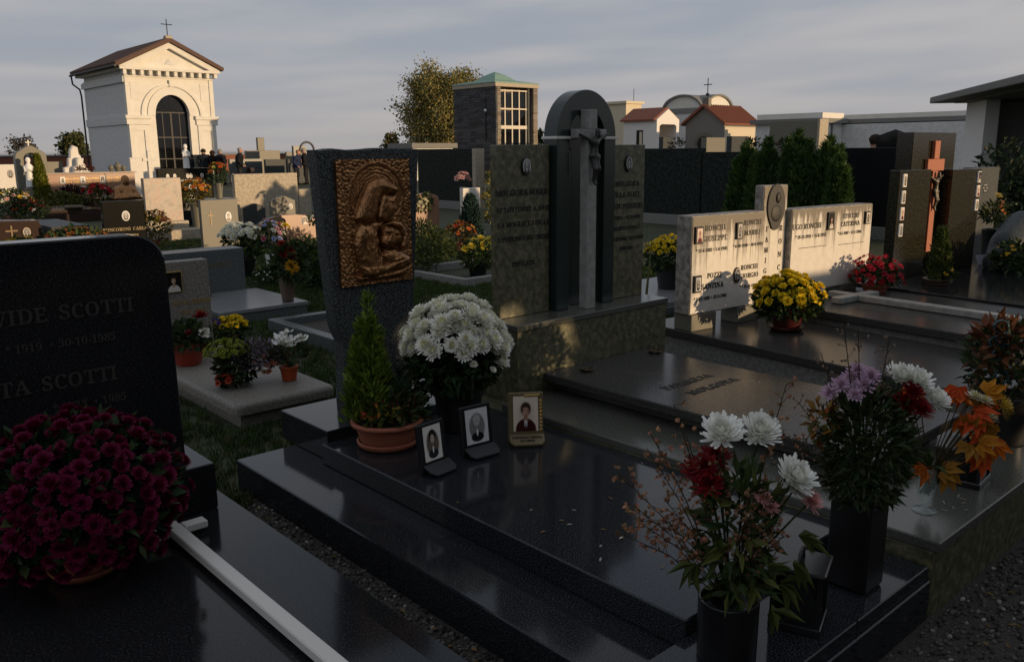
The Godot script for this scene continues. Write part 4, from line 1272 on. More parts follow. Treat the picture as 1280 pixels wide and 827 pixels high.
func molgora_tomb() -> void:
	var t := thing("green_granite_tomb", "green granite tomb inscribed MOLGORA with a dark arch framing a marble crucifix", "tomb", Vector3(3.6, 0, -2.3))
	var o := t.position
	bw("base", 2.851, 4.24, 0.0, 0.25, -3.70, -1.03, 0.004, M.verde, t)
	bw("base_top", 2.849, 4.245, 0.2505, 0.29, -3.262, -1.015, 0.005, M.verde_step, t)
	bw("slab_bed", 3.26, 3.97, 0.291, 0.352, -3.25, -1.47, 0.004, M.verde_step, t)
	bw("slab", 3.16, 4.03, 0.353, 0.40, -3.257, -1.40, 0.006, M.slab_grey, t)
	bw("back_block", 2.97, 4.24, 0.2502, 0.655, -3.68, -3.264, 0.003, M.verde, t)
	bw("back_block_top", 2.962, 4.248, 0.6555, 0.69, -3.69, -3.256, 0.004, M.verde_step, t)
	var lp := bw("left_panel", 3.02, 3.40, 0.6905, 1.63, -3.53, -3.46, 0.004, M.verde, t)
	var rp := bw("right_panel", 3.93, 4.235, 0.6905, 1.63, -3.53, -3.46, 0.004, M.verde, t)
	oval_photo(lp, Vector3(3.215, 1.515, -3.46) - o, 0.068, 0.10, 1, M.black_vase)
	oval_photo(rp, Vector3(4.07, 1.515, -3.46) - o, 0.064, 0.10, 7, M.black_vase)
	var ys := [1.375, 1.285, 1.205, 1.125, 0.985]
	var l1 := ["MOLGORA MARIO", "DI 2 OTTOBRE A. 1918", "LA MOGLIE E I FIGLI", "A PERENNE RICORDO", "PREGATE"]
	for i in 5:
		txt(lp, l1[i], Vector3(3.20, ys[i], -3.459) - o, 0.032 if i == 0 else 0.026, M.letter_dark)
	var l2 := ["MOLGORA", "ELLA ALICE", "VED. PENZERI", "* 1914 + 27-2-1987", "MARITO E FIGLI", "A PERENNE RICORDO", "POSERO"]
	var y2 := [1.395, 1.33, 1.26, 1.19, 1.125, 1.06, 1.0]
	for i in 7:
		txt(rp, l2[i], Vector3(4.07, y2[i], -3.459) - o, 0.03 if i < 3 else 0.022, M.letter_dark)
	# arch: two posts and a half ring, one piece
	var arch_line := PackedVector2Array([Vector2(3.416, 0.6905), Vector2(3.516, 0.6905), Vector2(3.516, 1.67)])
	for i in range(1, 16):
		var a := PI - PI * i / 16.0
		arch_line.append(Vector2(3.661 + 0.145 * cos(a), 1.67 + 0.155 * sin(a)))
	arch_line.append_array(PackedVector2Array([Vector2(3.806, 1.67), Vector2(3.806, 0.6905), Vector2(3.906, 0.6905), Vector2(3.906, 1.67)]))
	for i in range(1, 32):
		var a := PI * i / 32.0
		arch_line.append(Vector2(3.661 + 0.245 * cos(a), 1.67 + 0.264 * sin(a)))
	arch_line.append(Vector2(3.416, 1.67))
	var b := MB.new()
	b.t = Transform3D(Basis.IDENTITY, -o)
	b.prism(arch_line, -3.525, -3.415, 0.004)
	var ar := part("arch", b, M.dark_green, t)
	for s in [[3.405, 3.523], [3.799, 3.917]]:
		bx("marble_band", Vector3(s[0], 1.660, -3.532) - o, Vector3(s[1], 1.676, -3.407) - o, 0.002, M.white_stone, ar)
	var bp := MB.new()
	bp.t = Transform3D(Basis.IDENTITY, -o)
	var plate := PackedVector2Array([Vector2(3.607, 0.6905), Vector2(3.762, 0.6905), Vector2(3.762, 1.60), Vector2(3.803, 1.67)])
	for i in range(1, 16):
		var a := PI * i / 16.0
		plate.append(Vector2(3.661 + 0.142 * cos(a), 1.67 + 0.152 * sin(a)))
	plate.append_array(PackedVector2Array([Vector2(3.519, 1.67), Vector2(3.607, 1.60)]))
	bp.prism(plate, -3.512, -3.49, 0.002)
	part("back_plate", bp, M.dark_green, ar)
	var c := MB.new()
	c.t = Transform3D(Basis.IDENTITY, -o)
	c.box(Vector3(3.592, 0.6905, -3.406), Vector3(3.668, 1.665, -3.346), 0.003)
	c.box(Vector3(3.592, 1.7145, -3.406), Vector3(3.668, 1.822, -3.346), 0.003)
	c.box(Vector3(3.512, 1.6652, -3.4056), Vector3(3.748, 1.7143, -3.3464), 0.003)
	var cr := part("marble_cross", c, M.cross_stone, t)
	cr.set_meta("label", "pale marble cross standing in front of the arch")
	var co := part("crucified_figure", corpus_mesh(), plain(0.06, 0.062, 0.058, 0.45, 0.6), cr, Vector3(3.63, 1.585, -3.346) - o)
	co.scale = Vector3.ONE * 0.27
	# slab fittings and letters
	for q in [[3.36, -3.12], [3.97, -3.13], [3.36, -1.55], [3.93, -1.55]]:
		var r := MB.new()
		var ring := []
		var rr := []
		for i in 21:
			ring.append(Vector3(cos(TAU * i / 20) * 0.035, 0.012 + 0.004 * sin(TAU * i / 20), sin(TAU * i / 20) * 0.035))
			rr.append(0.006)
		r.tube(ring, rr, 6)
		r.lathe([Vector2(0.001, 0.0), Vector2(0.03, 0.0), Vector2(0.026, 0.008), Vector2(0.01, 0.014), Vector2(0.001, 0.016)], 16)
		part("lifting_ring", r, M.bronze_dark, t, Vector3(q[0], 0.400, q[1]) - o)
	var m1 := txt(t, "FAMIGLIA", Vector3(3.58, 0.401, -2.60) - o, 0.055, M.letter_dark, true, true)
	m1.set_meta("label", "dark lettering on the flat slab")
	txt(t, "MOLGORA", Vector3(3.61, 0.401, -2.46) - o, 0.055, M.letter_dark, true, true)

	var lt := thing("slab_litter", "a few dry leaf scraps and petals lying on the polished slabs", "leaves", Vector3(2.4, 0.25, -2.2))
	for i in 26:
		var q := MB.new()
		var onm := i % 3 == 0
		q.col = tint(0.20, 0.13, 0.06, 0.4) if i % 2 else tint(0.45, 0.42, 0.36, 0.2)
		q.t = Transform3D(Basis(Vector3.UP, rv(0, TAU)), (Vector3(rv(3.2, 4.0), 0.4025, rv(-3.2, -1.5)) if onm else Vector3(rv(1.92, 2.8), 0.2525, rv(-2.7, -1.4))) - lt.position)
		q.leaf(Vector3.ZERO, Vector3(1, 0.06, 0).normalized(), Vector3.UP, rv(0.012, 0.032), rv(0.003, 0.007), 0.3)
		part("scrap", q, M.dry_leaf, lt)

	# things standing on the front edge
	var v := thing("glass_vase", "small footed glass vase with orange autumn leaves and a yellow spider chrysanthemum", "vase", Vector3(3.085, 0.29, -1.165))
	var g := MB.new()
	g.lathe([Vector2(0.001, 0.0), Vector2(0.042, 0.0), Vector2(0.042, 0.005), Vector2(0.012, 0.012), Vector2(0.010, 0.03), Vector2(0.028, 0.06), Vector2(0.034, 0.10), Vector2(0.032, 0.17), Vector2(0.029, 0.17), Vector2(0.031, 0.10), Vector2(0.024, 0.066), Vector2(0.001, 0.055)], 28)
	part("vase", g, M.glass, v)
	var e1 := Vector3(0.743, 0, 0.669)
	var e2 := Vector3(0.669, 0, -0.743)
	var P := []
	var autumn := [[0.50, 0.13, 0.015], [0.46, 0.19, 0.02], [0.36, 0.09, 0.012], [0.52, 0.08, 0.02], [0.34, 0.17, 0.03]]
	var am := []
	for k in 5:
		# a maple-like leaf: five pointed lobes
		var lb := MB.new()
		for j in 5:
			var a := (j - 2) * 0.62
			lb.col = tint(autumn[k][0], autumn[k][1], autumn[k][2], 0.18)
			lb.leaf(Vector3.ZERO, Vector3(sin(a), -0.10 * absf(j - 2), cos(a)).normalized(), Vector3.UP, 0.082 - 0.012 * absf(j - 2), 0.018, 0.25, 0.25)
		am.append(lb.mesh())
	for q in [[0.13, 0.39, -0.03], [0.16, 0.36, 0.0], [0.19, 0.385, 0.03], [0.11, 0.335, -0.04], [0.15, 0.31, -0.03], [0.20, 0.33, 0.0], [0.12, 0.27, -0.04], [0.165, 0.25, -0.02], [0.20, 0.28, 0.01], [0.17, 0.22, -0.03], [0.20, 0.23, 0.0], [0.09, 0.42, 0.0], [0.14, 0.44, 0.02], [0.19, 0.44, 0.02], [0.22, 0.40, 0.05], [0.08, 0.36, -0.02], [0.04, 0.17, -0.02], [0.07, 0.15, -0.01], [-0.02, 0.18, -0.02], [0.10, 0.46, 0.04], [-0.08, 0.45, 0.03], [-0.05, 0.47, 0.03], [0.22, 0.26, -0.02], [0.145, 0.28, -0.05], [0.125, 0.37, -0.05]]:
		var p: Vector3 = e1 * q[0] + Vector3(0, q[1], 0) + e2 * q[2]
		if q[1] > 0.2:
			P.append(p)
		var lf := part("autumn_leaf", am[rng.randi() % 5], M.dry_leaf, v, p)
		var zz := (e1 * rv(-0.4, 1.0) + Vector3(0, rv(-0.9, 0.3), 0) - e2 * rv(0.0, 0.6)).normalized()
		var yy := (Vector3(0, 0.6, 0) - e2 * 0.7 + dirv() * 0.4).normalized()
		var xx := yy.cross(zz).normalized()
		lf.basis = Basis(xx, zz.cross(xx), zz)
	var ym := mum_set("spider_yellow", 0.055, 5, 22, Color(0.60, 0.42, 0.06), Color(0.55, 0.45, 0.25), 0.2, 0.09)
	var cm := mum_set("cream", 0.04, 5, 16, Color(0.62, 0.58, 0.42), Color(0.55, 0.52, 0.25), 0.4, 0.16)
	head(v, ym, e1 * 0.245 + Vector3(0, 0.40, 0), (e1 * 0.8 + Vector3(0, 0.3, 0) - e2 * 0.2).normalized(), 1.0)
	P.append(e1 * 0.225 + Vector3(0, 0.39, 0))
	for q in [[0.135, 0.435], [0.17, 0.42], [0.19, 0.36]]:
		head(v, cm, e1 * q[0] + Vector3(0, q[1], 0) - e2 * 0.01, Vector3(0.1, 1, 0.3), 0.9)
		P.append(e1 * q[0] + Vector3(0, q[1], 0))
	stems(v, P, Vector3(0, 0.07, 0), 0.0022, Color(0.06, 0.05, 0.02))
	var gl := MB.new()
	for j in 16:
		gl.col = tint(0.04, 0.065, 0.02, 0.3)
		gl.leaf(Vector3(rv(-0.02, 0.02), rv(0.14, 0.2), rv(-0.02, 0.02)), (dirv() + Vector3(0, 0.3, 0)).normalized(), Vector3.UP, rv(0.05, 0.09), 0.013, 0.2, 0.3)
	part("leaves", gl, M.leaf, v)
	lantern(Vector3(3.50, 0.29, -1.19), 0.1, "low black grave lantern behind the orange autumn leaves", 0.085, 0.15)
	var pe := thing("fallen_petals", "thin pale petals scattered on the green stone ledge", "petals", Vector3(3.22, 0.2905, -1.10))
	for i in 7:
		var q := MB.new()
		q.col = Color(0.4, 0.38, 0.33)
		q.t = Transform3D(Basis(Vector3.UP, rv(0, TAU)), Vector3(rv(-0.09, 0.11), 0.003, rv(-0.05, 0.05)))
		q.petal(Vector3.ZERO, Vector3(1, 0.08, 0).normalized(), Vector3.UP, rv(0.016, 0.032), 0.004, 0.1)
		part("petal", q, M.petal, pe)

# ---------------------------------------------------------------- the Ronchi grave and its neighbour (turned a little from the rest)
func weathered(w: int, h: int, sd: int, dirt: float) -> Image:
	var im := Image.create(w, h, false, Image.FORMAT_RGB8)
	var a := FastNoiseLite.new()
	a.seed = sd
	a.frequency = 0.02
	a.fractal_octaves = 5
	var s := FastNoiseLite.new()
	s.seed = sd + 3
	s.frequency = 0.035
	s.fractal_octaves = 4
	s.fractal_gain = 0.65
	var run := PackedFloat32Array()
	for x in w:
		var q := s.get_noise_1d(x * 1.0) * 0.6 + 0.5 * s.get_noise_1d(x * 0.23 + 500.0)
		run.append(clampf(0.40 + q * 1.25, 0.10, 1.4) * dirt)
	for y in h:
		var v := float(y) / h
		for x in w:
			var g := a.get_noise_2d(x, y)
			var base := Vector3(0.66, 0.62, 0.56) * (1.0 + 0.10 * g)
			var l: float = run[x] * (1.0 + 0.35 * a.get_noise_2d(x * 1.5, y * 0.3 + 90.0))
			var k: float = clampf((l - v) / maxf(0.10, l * 0.7), 0.0, 1.0) * (0.85 + 0.5 * a.get_noise_2d(x * 3.0, y * 0.8))
			k = clampf(k + clampf(0.11 - v, 0, 1) * 7.0 * (0.7 + a.get_noise_2d(x * 2.0, 3.0)), 0.0, 0.90)
			var c := base.lerp(Vector3(0.11, 0.088, 0.062), k)
			im.set_pixel(x, y, lin(c.x, c.y, c.z))
	return im

func face_plate(called: String, x0: float, x1: float, y0: float, y1: float, z: float, m: Material, parent: Node) -> MeshInstance3D:
	var q := MB.new()
	q.quad_uv(Vector3(x0, y0, z), Vector3(x1, y0, z), Vector3(x1, y1, z), Vector3(x0, y1, z))
	return part(called, q, m, parent)

func ronchi_tomb() -> void:
	var t := thing("marble_tomb", "grey tomb with streaked white marble tablets inscribed RONCHI either side of a pillar", "tomb", Vector3(4.6, 0, -3.352), -0.1)
	bx("base", Vector3(0.03, 0, -0.40), Vector3(0.93, 0.345, 1.90), 0.004, M.concrete, t)
	bx("base_top", Vector3(0.0, 0.3455, -0.43), Vector3(0.938, 0.40, 1.93), 0.006, M.slab_grey, t)
	bx("upper_base", Vector3(0.945, 0, -0.40), Vector3(2.06, 0.445, 1.90), 0.004, M.concrete, t)
	bx("upper_slab", Vector3(0.90, 0.4455, -0.43), Vector3(2.075, 0.50, 1.93), 0.006, M.slab_grey, t)
	for q in [[0.02, 0.27, 0.4005], [0.50, 0.70, 0.4005]]:
		bx("stone_foot", Vector3(q[0], q[2], -0.15), Vector3(q[1], 0.513, 0.005), 0.004, M.olive_stone, t)
	for q in [[1.10, 1.28], [1.75, 1.95]]:
		bx("stone_foot", Vector3(q[0], 0.5005, -0.15), Vector3(q[1], 0.545, 0.005), 0.004, M.olive_stone, t)
	var a := bx("left_tablet", Vector3(0.0, 0.5135, -0.135), Vector3(0.752, 1.172, -0.001), 0.006, M.marble_old, t)
	face_plate("inscribed_face", 0.008, 0.744, 0.522, 1.164, 0.002, textured(weathered(420, 430, 4, 0.95), 0.6), a)
	var p := bx("pillar", Vector3(0.785, 0.4005, -0.125), Vector3(1.0595, 1.345, -0.048), 0.006, M.marble_old, t)
	face_plate("inscribed_face", 0.792, 1.052, 0.41, 1.337, -0.045, textured(weathered(220, 620, 7, 1.0), 0.6), p)
	var b := bx("right_tablet", Vector3(1.06, 0.5455, -0.135), Vector3(2.10, 1.168, -0.001), 0.006, M.marble_old, t)
	face_plate("inscribed_face", 1.068, 2.092, 0.553, 1.160, 0.002, textured(weathered(640, 400, 12, 0.9), 0.6), b)
	var k: Material = M.letter_dark
	for q in [["RONCHI", 0.225, 1.085, 0.036], ["GIUSEPPE", 0.225, 1.015, 0.036], ["* 12-6-1882 + 5-6-1945", 0.20, 0.94, 0.022], ["RONCHI", 0.612, 1.10, 0.034], ["MARIO", 0.612, 1.03, 0.034], ["* 6-10-1910 + 10-9-1933", 0.575, 0.945, 0.021], ["POZZI", 0.235, 0.765, 0.034], ["SANTINA", 0.22, 0.695, 0.034], ["* 1-12-1885 + 22-3-1961", 0.205, 0.615, 0.022], ["RONCHI", 0.60, 0.79, 0.032], ["GIORGIO", 0.60, 0.73, 0.032], ["* + 25-11-1975", 0.60, 0.655, 0.02]]:
		txt(a, q[0], Vector3(q[1], q[2], 0.003), q[3], k)
	for q in [["UGO", 1.30, 1.105, 0.032], ["UGO RONCHI", 1.245, 1.035, 0.038], ["* 19-12-1911 + 15-6-1952", 1.30, 0.96, 0.024], ["STUCCHI", 1.80, 1.085, 0.034], ["CATERINA", 1.80, 1.025, 0.034], ["* 8-5-1907 + 13-1-1996", 1.80, 0.955, 0.022]]:
		if q[0] != "UGO":
			txt(b, q[0], Vector3(q[1], q[2], 0.003), q[3], k)
	bx("engraved_rule", Vector3(1.16, 0.876, 0.003), Vector3(1.50, 0.880, 0.005), 0.0, k, b)
	bx("engraved_rule", Vector3(1.66, 0.868, 0.003), Vector3(2.00, 0.872, 0.005), 0.0, k, b)
	var fam := "FAMIGLIA"
	for i in 8:
		txt(p, fam[i], Vector3(0.838, 1.035 - i * 0.075, -0.044), 0.036, k)
	fam = "RONCHI"
	for i in 6:
		txt(p, fam[i], Vector3(0.995, 1.035 - i * 0.096, -0.044), 0.038, k)
	box_photo(a, Vector3(0.06, 1.045, 0.002), 0.075, 0.115, 6, M.iron, 0.012)
	box_photo(a, Vector3(0.466, 1.05, 0.002), 0.062, 0.115, 5, M.iron, 0.011)
	box_photo(a, Vector3(0.062, 0.72, 0.002), 0.072, 0.115, 1, M.iron, 0.012)
	oval_photo(a, Vector3(0.465, 0.745, 0.002), 0.07, 0.11, 7, M.bronze_dark, "round_photo")
	box_photo(b, Vector3(1.53, 1.06, 0.002), 0.08, 0.135, 4, M.iron, 0.011)
	box_photo(b, Vector3(2.02, 1.06, 0.002), 0.065, 0.10, 0, M.iron, 0.010)
	# dark oval relief of a figure on the pillar
	var ov := MB.new()
	var pp := PackedVector2Array()
	for i in 28:
		var an := TAU * i / 28
		pp.append(Vector2(cos(an) * 0.10, sin(an) * 0.155 - (0.02 if sin(an) < -0.9 else 0.0)))
	ov.prism(pp, 0.0, 0.012, 0.003)
	ov.ball(Vector3(0.012, 0.055, 0.012), Vector3(0.028, 0.040, 0.014), 12, 8)
	ov.ball(Vector3(0.0, -0.055, 0.010), Vector3(0.064, 0.062, 0.012), 12, 8)
	ov.ball(Vector3(0.018, 0.06, 0.02), Vector3(0.008, 0.016, 0.010), 8, 6)
	part("oval_relief", ov, plain(0.009, 0.0085, 0.007, 0.6), p, Vector3(0.921, 1.20, -0.046))
	# low white cross lying on the upper slab
	var c := MB.new()
	c.box(Vector3(1.415, 0.502, 0.10), Vector3(1.495, 0.548, 0.268), 0.006)
	c.box(Vector3(1.415, 0.502, 0.352), Vector3(1.495, 0.548, 1.80), 0.006)
	c.box(Vector3(1.20, 0.502, 0.271), Vector3(1.70, 0.548, 0.349), 0.006)
	part("lying_cross", c, M.cross_stone, t)

	var y := thing("yellow_chrysanthemum", "yellow chrysanthemum in a dark pot in front of the marble tablets", "flowers", t.transform * Vector3(0.565, 0.40, 0.36))
	pot(y, Vector3.ZERO, 0.115, 0.085, 0.15, M.wine, "pot", 0.01, true)
	foliage(y, Vector3(0, 0.20, 0), Vector3(0.215, 0.14, 0.215), 1500, 0.05, 0.014, [[0.026, 0.047, 0.021], [0.031, 0.051, 0.017], [0.035, 0.054, 0.016]], -0.7)
	var ym := mum_set("yellow_mum", 0.036, 7, 16, Color(0.75, 0.56, 0.02), Color(0.70, 0.50, 0.015), 0.75, 0.26)
	dome(y, ym, Vector3(0, 0.20, 0), Vector3(0.205, 0.175, 0.205), 84, 0.12, 0.13, 0.10)
	var rm := thing("red_flowering_plant", "bright pinkish red flowering plant in a pot at the end of the marble tablets", "flowers", t.transform * Vector3(1.90, 0.50, 0.19))
	pot(rm, Vector3.ZERO, 0.10, 0.08, 0.06, M.terracotta, "pot", 0.01)
	foliage(rm, Vector3(0, 0.13, 0), Vector3(0.19, 0.10, 0.17), 420, 0.05, 0.014, [[0.03, 0.05, 0.02], [0.038, 0.053, 0.018]], -0.6)
	var re := mum_set("geranium", 0.028, 3, 9, Color(0.46, 0.020, 0.040), Color(0.46, 0.018, 0.04), 0.45, 0.4)
	dome(rm, re, Vector3(0, 0.13, 0), Vector3(0.19, 0.15, 0.17), 70, -0.3, 0.14, 0.05)
	# grey green rosette growing behind the left tablet
	var ir := thing("strap_leaved_plant", "thin yellowish strap leaves standing behind the left marble tablet", "plant", t.transform * Vector3(-0.06, 0.0, -0.50))
	var ib := MB.new()
	for i in 12:
		ib.col = tint(0.14, 0.15, 0.05, 0.4)
		var f0 := Vector3(rv(-0.03, 0.08), 0.0, rv(-0.04, 0.04))
		var d := (Vector3(rv(-0.16, 0.16), 1, rv(-0.1, 0.1))).normalized()
		ib.leaf(f0, d, Vector3(0.3, 0, 1), rv(0.9, 1.24), 0.012, 0.2, rv(-0.05, 0.05))
	part("leaves", ib, M.leaf, ir)

	# neighbour with the copper cross
	var n := thing("black_granite_tomb", "black granite tomb with a copper cross on a tall pillar between two photo panels", "tomb", Vector3(4.6, 0, -3.352), -0.1)
	n.position = t.transform * Vector3(3.1, 0, 0.6)
	var d := Vector3(3.1, 0, 0.6)
	bx("base", Vector3(2.085, 0, -0.42) - d, Vector3(4.85, 0.47, 2.0) - d, 0.005, M.black2, n)
	bx("base_top", Vector3(2.08, 0.4705, -0.44) - d, Vector3(4.87, 0.52, 2.02) - d, 0.006, M.black2, n)
	var pl := bx("left_panel", Vector3(2.46, 0.521, -0.09) - d, Vector3(2.95, 1.418, 0) - d, 0.004, M.dark_brown, n)
	var pr := bx("right_panel", Vector3(3.31, 0.521, -0.09) - d, Vector3(3.83, 1.408, 0) - d, 0.004, M.dark_brown, n)
	var pi := bx("pillar", Vector3(2.79, 0.521, -0.24) - d, Vector3(3.50, 1.725, -0.095) - d, 0.005, M.dark_brown, n)
	for i in 4:
		box_photo(pl, Vector3(2.525, 1.335 - i * 0.135, 0.0) - d, 0.055, 0.105, [0, 5, 6, 7][i], M.white, 0.006)
	for i in 3:
		box_photo(pr, Vector3(3.775, 1.335 - i * 0.125, 0.0) - d, 0.055, 0.10, [4, 6, 0][i], M.white, 0.006)
	var cc := MB.new()
	cc.box(Vector3(3.10, 0.70, -0.094) - d, Vector3(3.185, 1.400, -0.064) - d, 0.003)
	cc.box(Vector3(3.10, 1.5015, -0.094) - d, Vector3(3.185, 1.655, -0.064) - d, 0.003)
	cc.box(Vector3(3.005, 1.4005, -0.0935) - d, Vector3(3.28, 1.501, -0.0645) - d, 0.003)
	var cr := part("copper_cross", cc, M.copper, pi)
	var co := part("crucified_figure", corpus_mesh(), plain(0.07, 0.06, 0.045, 0.5, 0.4), cr, Vector3(3.142, 1.25, -0.064) - d)
	co.scale = Vector3(0.26, 0.29, 0.26)
	var th := thing("dwarf_thuja", "small green thuja with yellow pansies in a pot before the copper cross", "planter", t.transform * Vector3(2.52, 0.52, 0.36))
	pot(th, Vector3.ZERO, 0.11, 0.09, 0.05, M.brown_granite, "pot", 0.008)
	conifer(th, Vector3(0, 0.03, 0), 0.40, 0.085, 650, 0.05, [[0.035, 0.06, 0.014], [0.055, 0.085, 0.02], [0.08, 0.10, 0.03]], 0.7, Vector3.ZERO, "thuja")
	foliage(th, Vector3(0.02, 0.07, 0.05), Vector3(0.10, 0.05, 0.07), 90, 0.05, 0.012, [[0.06, 0.075, 0.02], [0.04, 0.06, 0.016]], -0.2)
	var pa := mum_set("pansy", 0.022, 2, 6, Color(0.60, 0.36, 0.02), Color(0.30, 0.12, 0.02), 0.2, 0.7)
	for q in [[0.08, 0.12, 0.07], [0.11, 0.11, 0.05], [0.03, 0.13, 0.08], [-0.06, 0.10, 0.08]]:
		head(th, pa, Vector3(q[0], q[1], q[2]), Vector3(-0.3, 0.6, 0.7), 1.0)
	# rough dark stone and planting at the right edge
	var rk := thing("dark_boulder", "smooth dark rounded boulder behind yellow flowers on the black tomb", "boulder", t.transform * Vector3(3.98, 0.52, 0.22))
	var rb := nets([[V(-0.16, 0.05, 0), V(0.30, 0.10, 0.02), 0.13, 0.2], [V(0.0, 0.2, 0), V(0.34, 0.34, 0), 0.14, 0.15], [V(0.30, 0.12, 0), V(0.45, 0.30, 0), 0.2, 0.14]], 0.04, 0.04, func(_p): return Color(1, 1, 1))
	part("stone", rb, M.charcoal, rk)
	var sh := thing("flowering_shrub", "leafy planting with small yellow flowers at the end of the black tomb", "plant", t.transform * Vector3(3.70, 0.52, 0.42))
	foliage(sh, Vector3(0.05, 0.11, 0), Vector3(0.26, 0.15, 0.18), 620, 0.06, 0.016, [[0.027, 0.054, 0.02], [0.035, 0.055, 0.02], [0.05, 0.08, 0.03]], -0.6)
	dome(sh, pa, Vector3(0.05, 0.12, 0), Vector3(0.27, 0.15, 0.19), 20, 0.1, 0.2, 0.1)
	var cb := thing("orange_bouquet", "orange and yellow flowers propped against the dark granite stone", "flowers", t.transform * Vector3(4.42, 0.52, -0.14))
	pot(cb, Vector3.ZERO, 0.07, 0.055, 0.30, M.black_vase, "vase", 0.006)
	foliage(cb, Vector3(-0.08, 0.45, 0.05), Vector3(0.16, 0.10, 0.10), 180, 0.07, 0.014, [[0.06, 0.07, 0.02], [0.04, 0.057, 0.023]], -0.7)
	var om := mum_set("orange_lily", 0.05, 3, 8, Color(0.50, 0.16, 0.03), Color(0.45, 0.24, 0.04), 0.5, 0.3)
	var pkm := mum_set("pink_lily", 0.05, 3, 8, Color(0.55, 0.28, 0.22), Color(0.5, 0.3, 0.2), 0.5, 0.3)
	head(cb, om, Vector3(-0.02, 0.50, 0.08), Vector3(-0.2, 0.6, 0.7), 0.9)
	head(cb, om, Vector3(0.03, 0.46, 0.09), Vector3(0.2, 0.5, 0.7), 0.8)
	head(cb, pkm, Vector3(0.06, 0.55, 0.05), Vector3(0.4, 0.7, 0.5), 0.9)
	head(cb, mum_set("spider_yellow", 0.055, 5, 22, Color(0.60, 0.42, 0.06), Color(0.55, 0.45, 0.25), 0.2, 0.09), Vector3(0.0, 0.62, 0.04), Vector3(-0.2, 1, 0.4), 0.8)
	var cd := thing("grey_card", "plain grey card leaning on the black tomb's flowers", "card", t.transform * Vector3(4.0, 0.52, 0.03), -0.5)
	var cm := MB.new()
	cm.t = Transform3D(Basis(Vector3.RIGHT, -0.5), Vector3(0, 0.002, 0))
	cm.box(Vector3(-0.06, 0, -0.006), Vector3(0.06, 0.10, 0), 0.001)
	part("card", cm, plain(0.3, 0.3, 0.33, 0.6), cd)
	var hs := thing("granite_headstone", "dark blue grey granite headstone with a carved flower behind the copper cross tomb", "headstone", t.transform * Vector3(5.2, 0, -0.6), -0.1)
	bx("slab", Vector3(-0.30, 0, -0.1), Vector3(0.30, 1.39, 0), 0.006, M.charcoal, hs)
	var em := MB.new()
	for i in 6:
		em.ball(Vector3(cos(i * 1.05) * 0.035, sin(i * 1.05) * 0.035, 0), Vector3(0.022, 0.022, 0.008), 8, 5)
	part("carved_flower", em, M.grey, hs, Vector3(0.02, 1.17, 0.0))

	# pot at the right end of the green ledge
	var e1 := Vector3(0.743, 0, 0.669)
	var pt := thing("mixed_flower_pot", "dark pot of cream flowers and rust leaves tied with blue green ribbon", "flowers", Vector3(4.12, 0.29, -1.25))
	pot(pt, Vector3.ZERO, 0.11, 0.09, 0.22, M.black_plastic, "pot", 0.008)
	foliage(pt, Vector3(0, 0.36, 0), Vector3(0.20, 0.17, 0.18), 600, 0.07, 0.014, [[0.032, 0.052, 0.023], [0.037, 0.056, 0.025], [0.10, 0.05, 0.025]], -0.8)
	foliage(pt, e1 * -0.06 + Vector3(0, 0.47, 0), Vector3(0.10, 0.08, 0.09), 120, 0.08, 0.016, [[0.18, 0.07, 0.03], [0.13, 0.05, 0.025]], -0.7, 0.3, "rust_leaves")
	var cm2 := mum_set("cream", 0.04, 5, 16, Color(0.62, 0.58, 0.42), Color(0.55, 0.52, 0.25), 0.4, 0.16)
	for q in [[0.02, 0.47], [0.09, 0.44], [0.12, 0.52], [0.06, 0.40], [-0.02, 0.41]]:
		head(pt, cm2, e1 * q[0] + Vector3(-0.07, q[1], 0.09), Vector3(-0.5, 0.5, 0.7), 1.1)
	var rb2 := MB.new()
	for i in 9:
		var c0 := e1 * rv(-0.16, 0.06) + Vector3(-0.05, rv(0.30, 0.58), 0.06)
		var pts := []
		var rr := []
		for j in 9:
			var an := j * 0.75
			pts.append(c0 + e1 * cos(an) * 0.035 + Vector3(0.01 * j * 0.3, sin(an) * 0.03, 0.0))
			rr.append(0.0045)
		rb2.tube(pts, rr, 4)
	part("ribbon_curls", rb2, M.ribbon, pt)

# ---------------------------------------------------------------- graves in the middle distance
func outline(kind: String, w: float, h: float) -> PackedVector2Array:
	var p := PackedVector2Array([Vector2(-w / 2, 0), Vector2(w / 2, 0)])
	match kind:
		"gable":
			p.append_array(PackedVector2Array([Vector2(w / 2, h * 0.86), Vector2(w * 0.08, h), Vector2(-w * 0.08, h), Vector2(-w / 2, h * 0.86)]))
		"round":
			for i in 13:
				var a := PI * i / 12.0
				p.append(Vector2(cos(a) * w / 2, h * 0.84 + sin(a) * h * 0.16))
		"slope":
			p.append_array(PackedVector2Array([Vector2(w / 2, h * 0.80), Vector2(w * 0.3, h * 0.93), Vector2(-w * 0.1, h), Vector2(-w / 2, h)]))
		_:
			p.append_array(PackedVector2Array([Vector2(w / 2, h), Vector2(-w / 2, h)]))
	return p

# headstone standing on a low base block; x0..x1 along the face, z is the face
func headstone(called: String, label: String, x0: float, x1: float, top: float, z: float, th: float, m: Material, kind := "rect", base := 0.12, bm: Material = null, group := "") -> Node3D:
	var t := thing(called, label, "headstone", Vector3((x0 + x1) / 2, 0, z), 0.0, group)
	var w := x1 - x0
	var b := MB.new()
	b.prism(outline(kind, w, top - base), -th, 0.0, 0.006)
	part("stone", b, m, t, Vector3(0, base, 0))
	if base > 0.02:
		bx("base", Vector3(-w / 2 - 0.06, 0, -th - 0.06), Vector3(w / 2 + 0.06, base - 0.001, 0.08), 0.005, bm if bm else m, t)
	return t

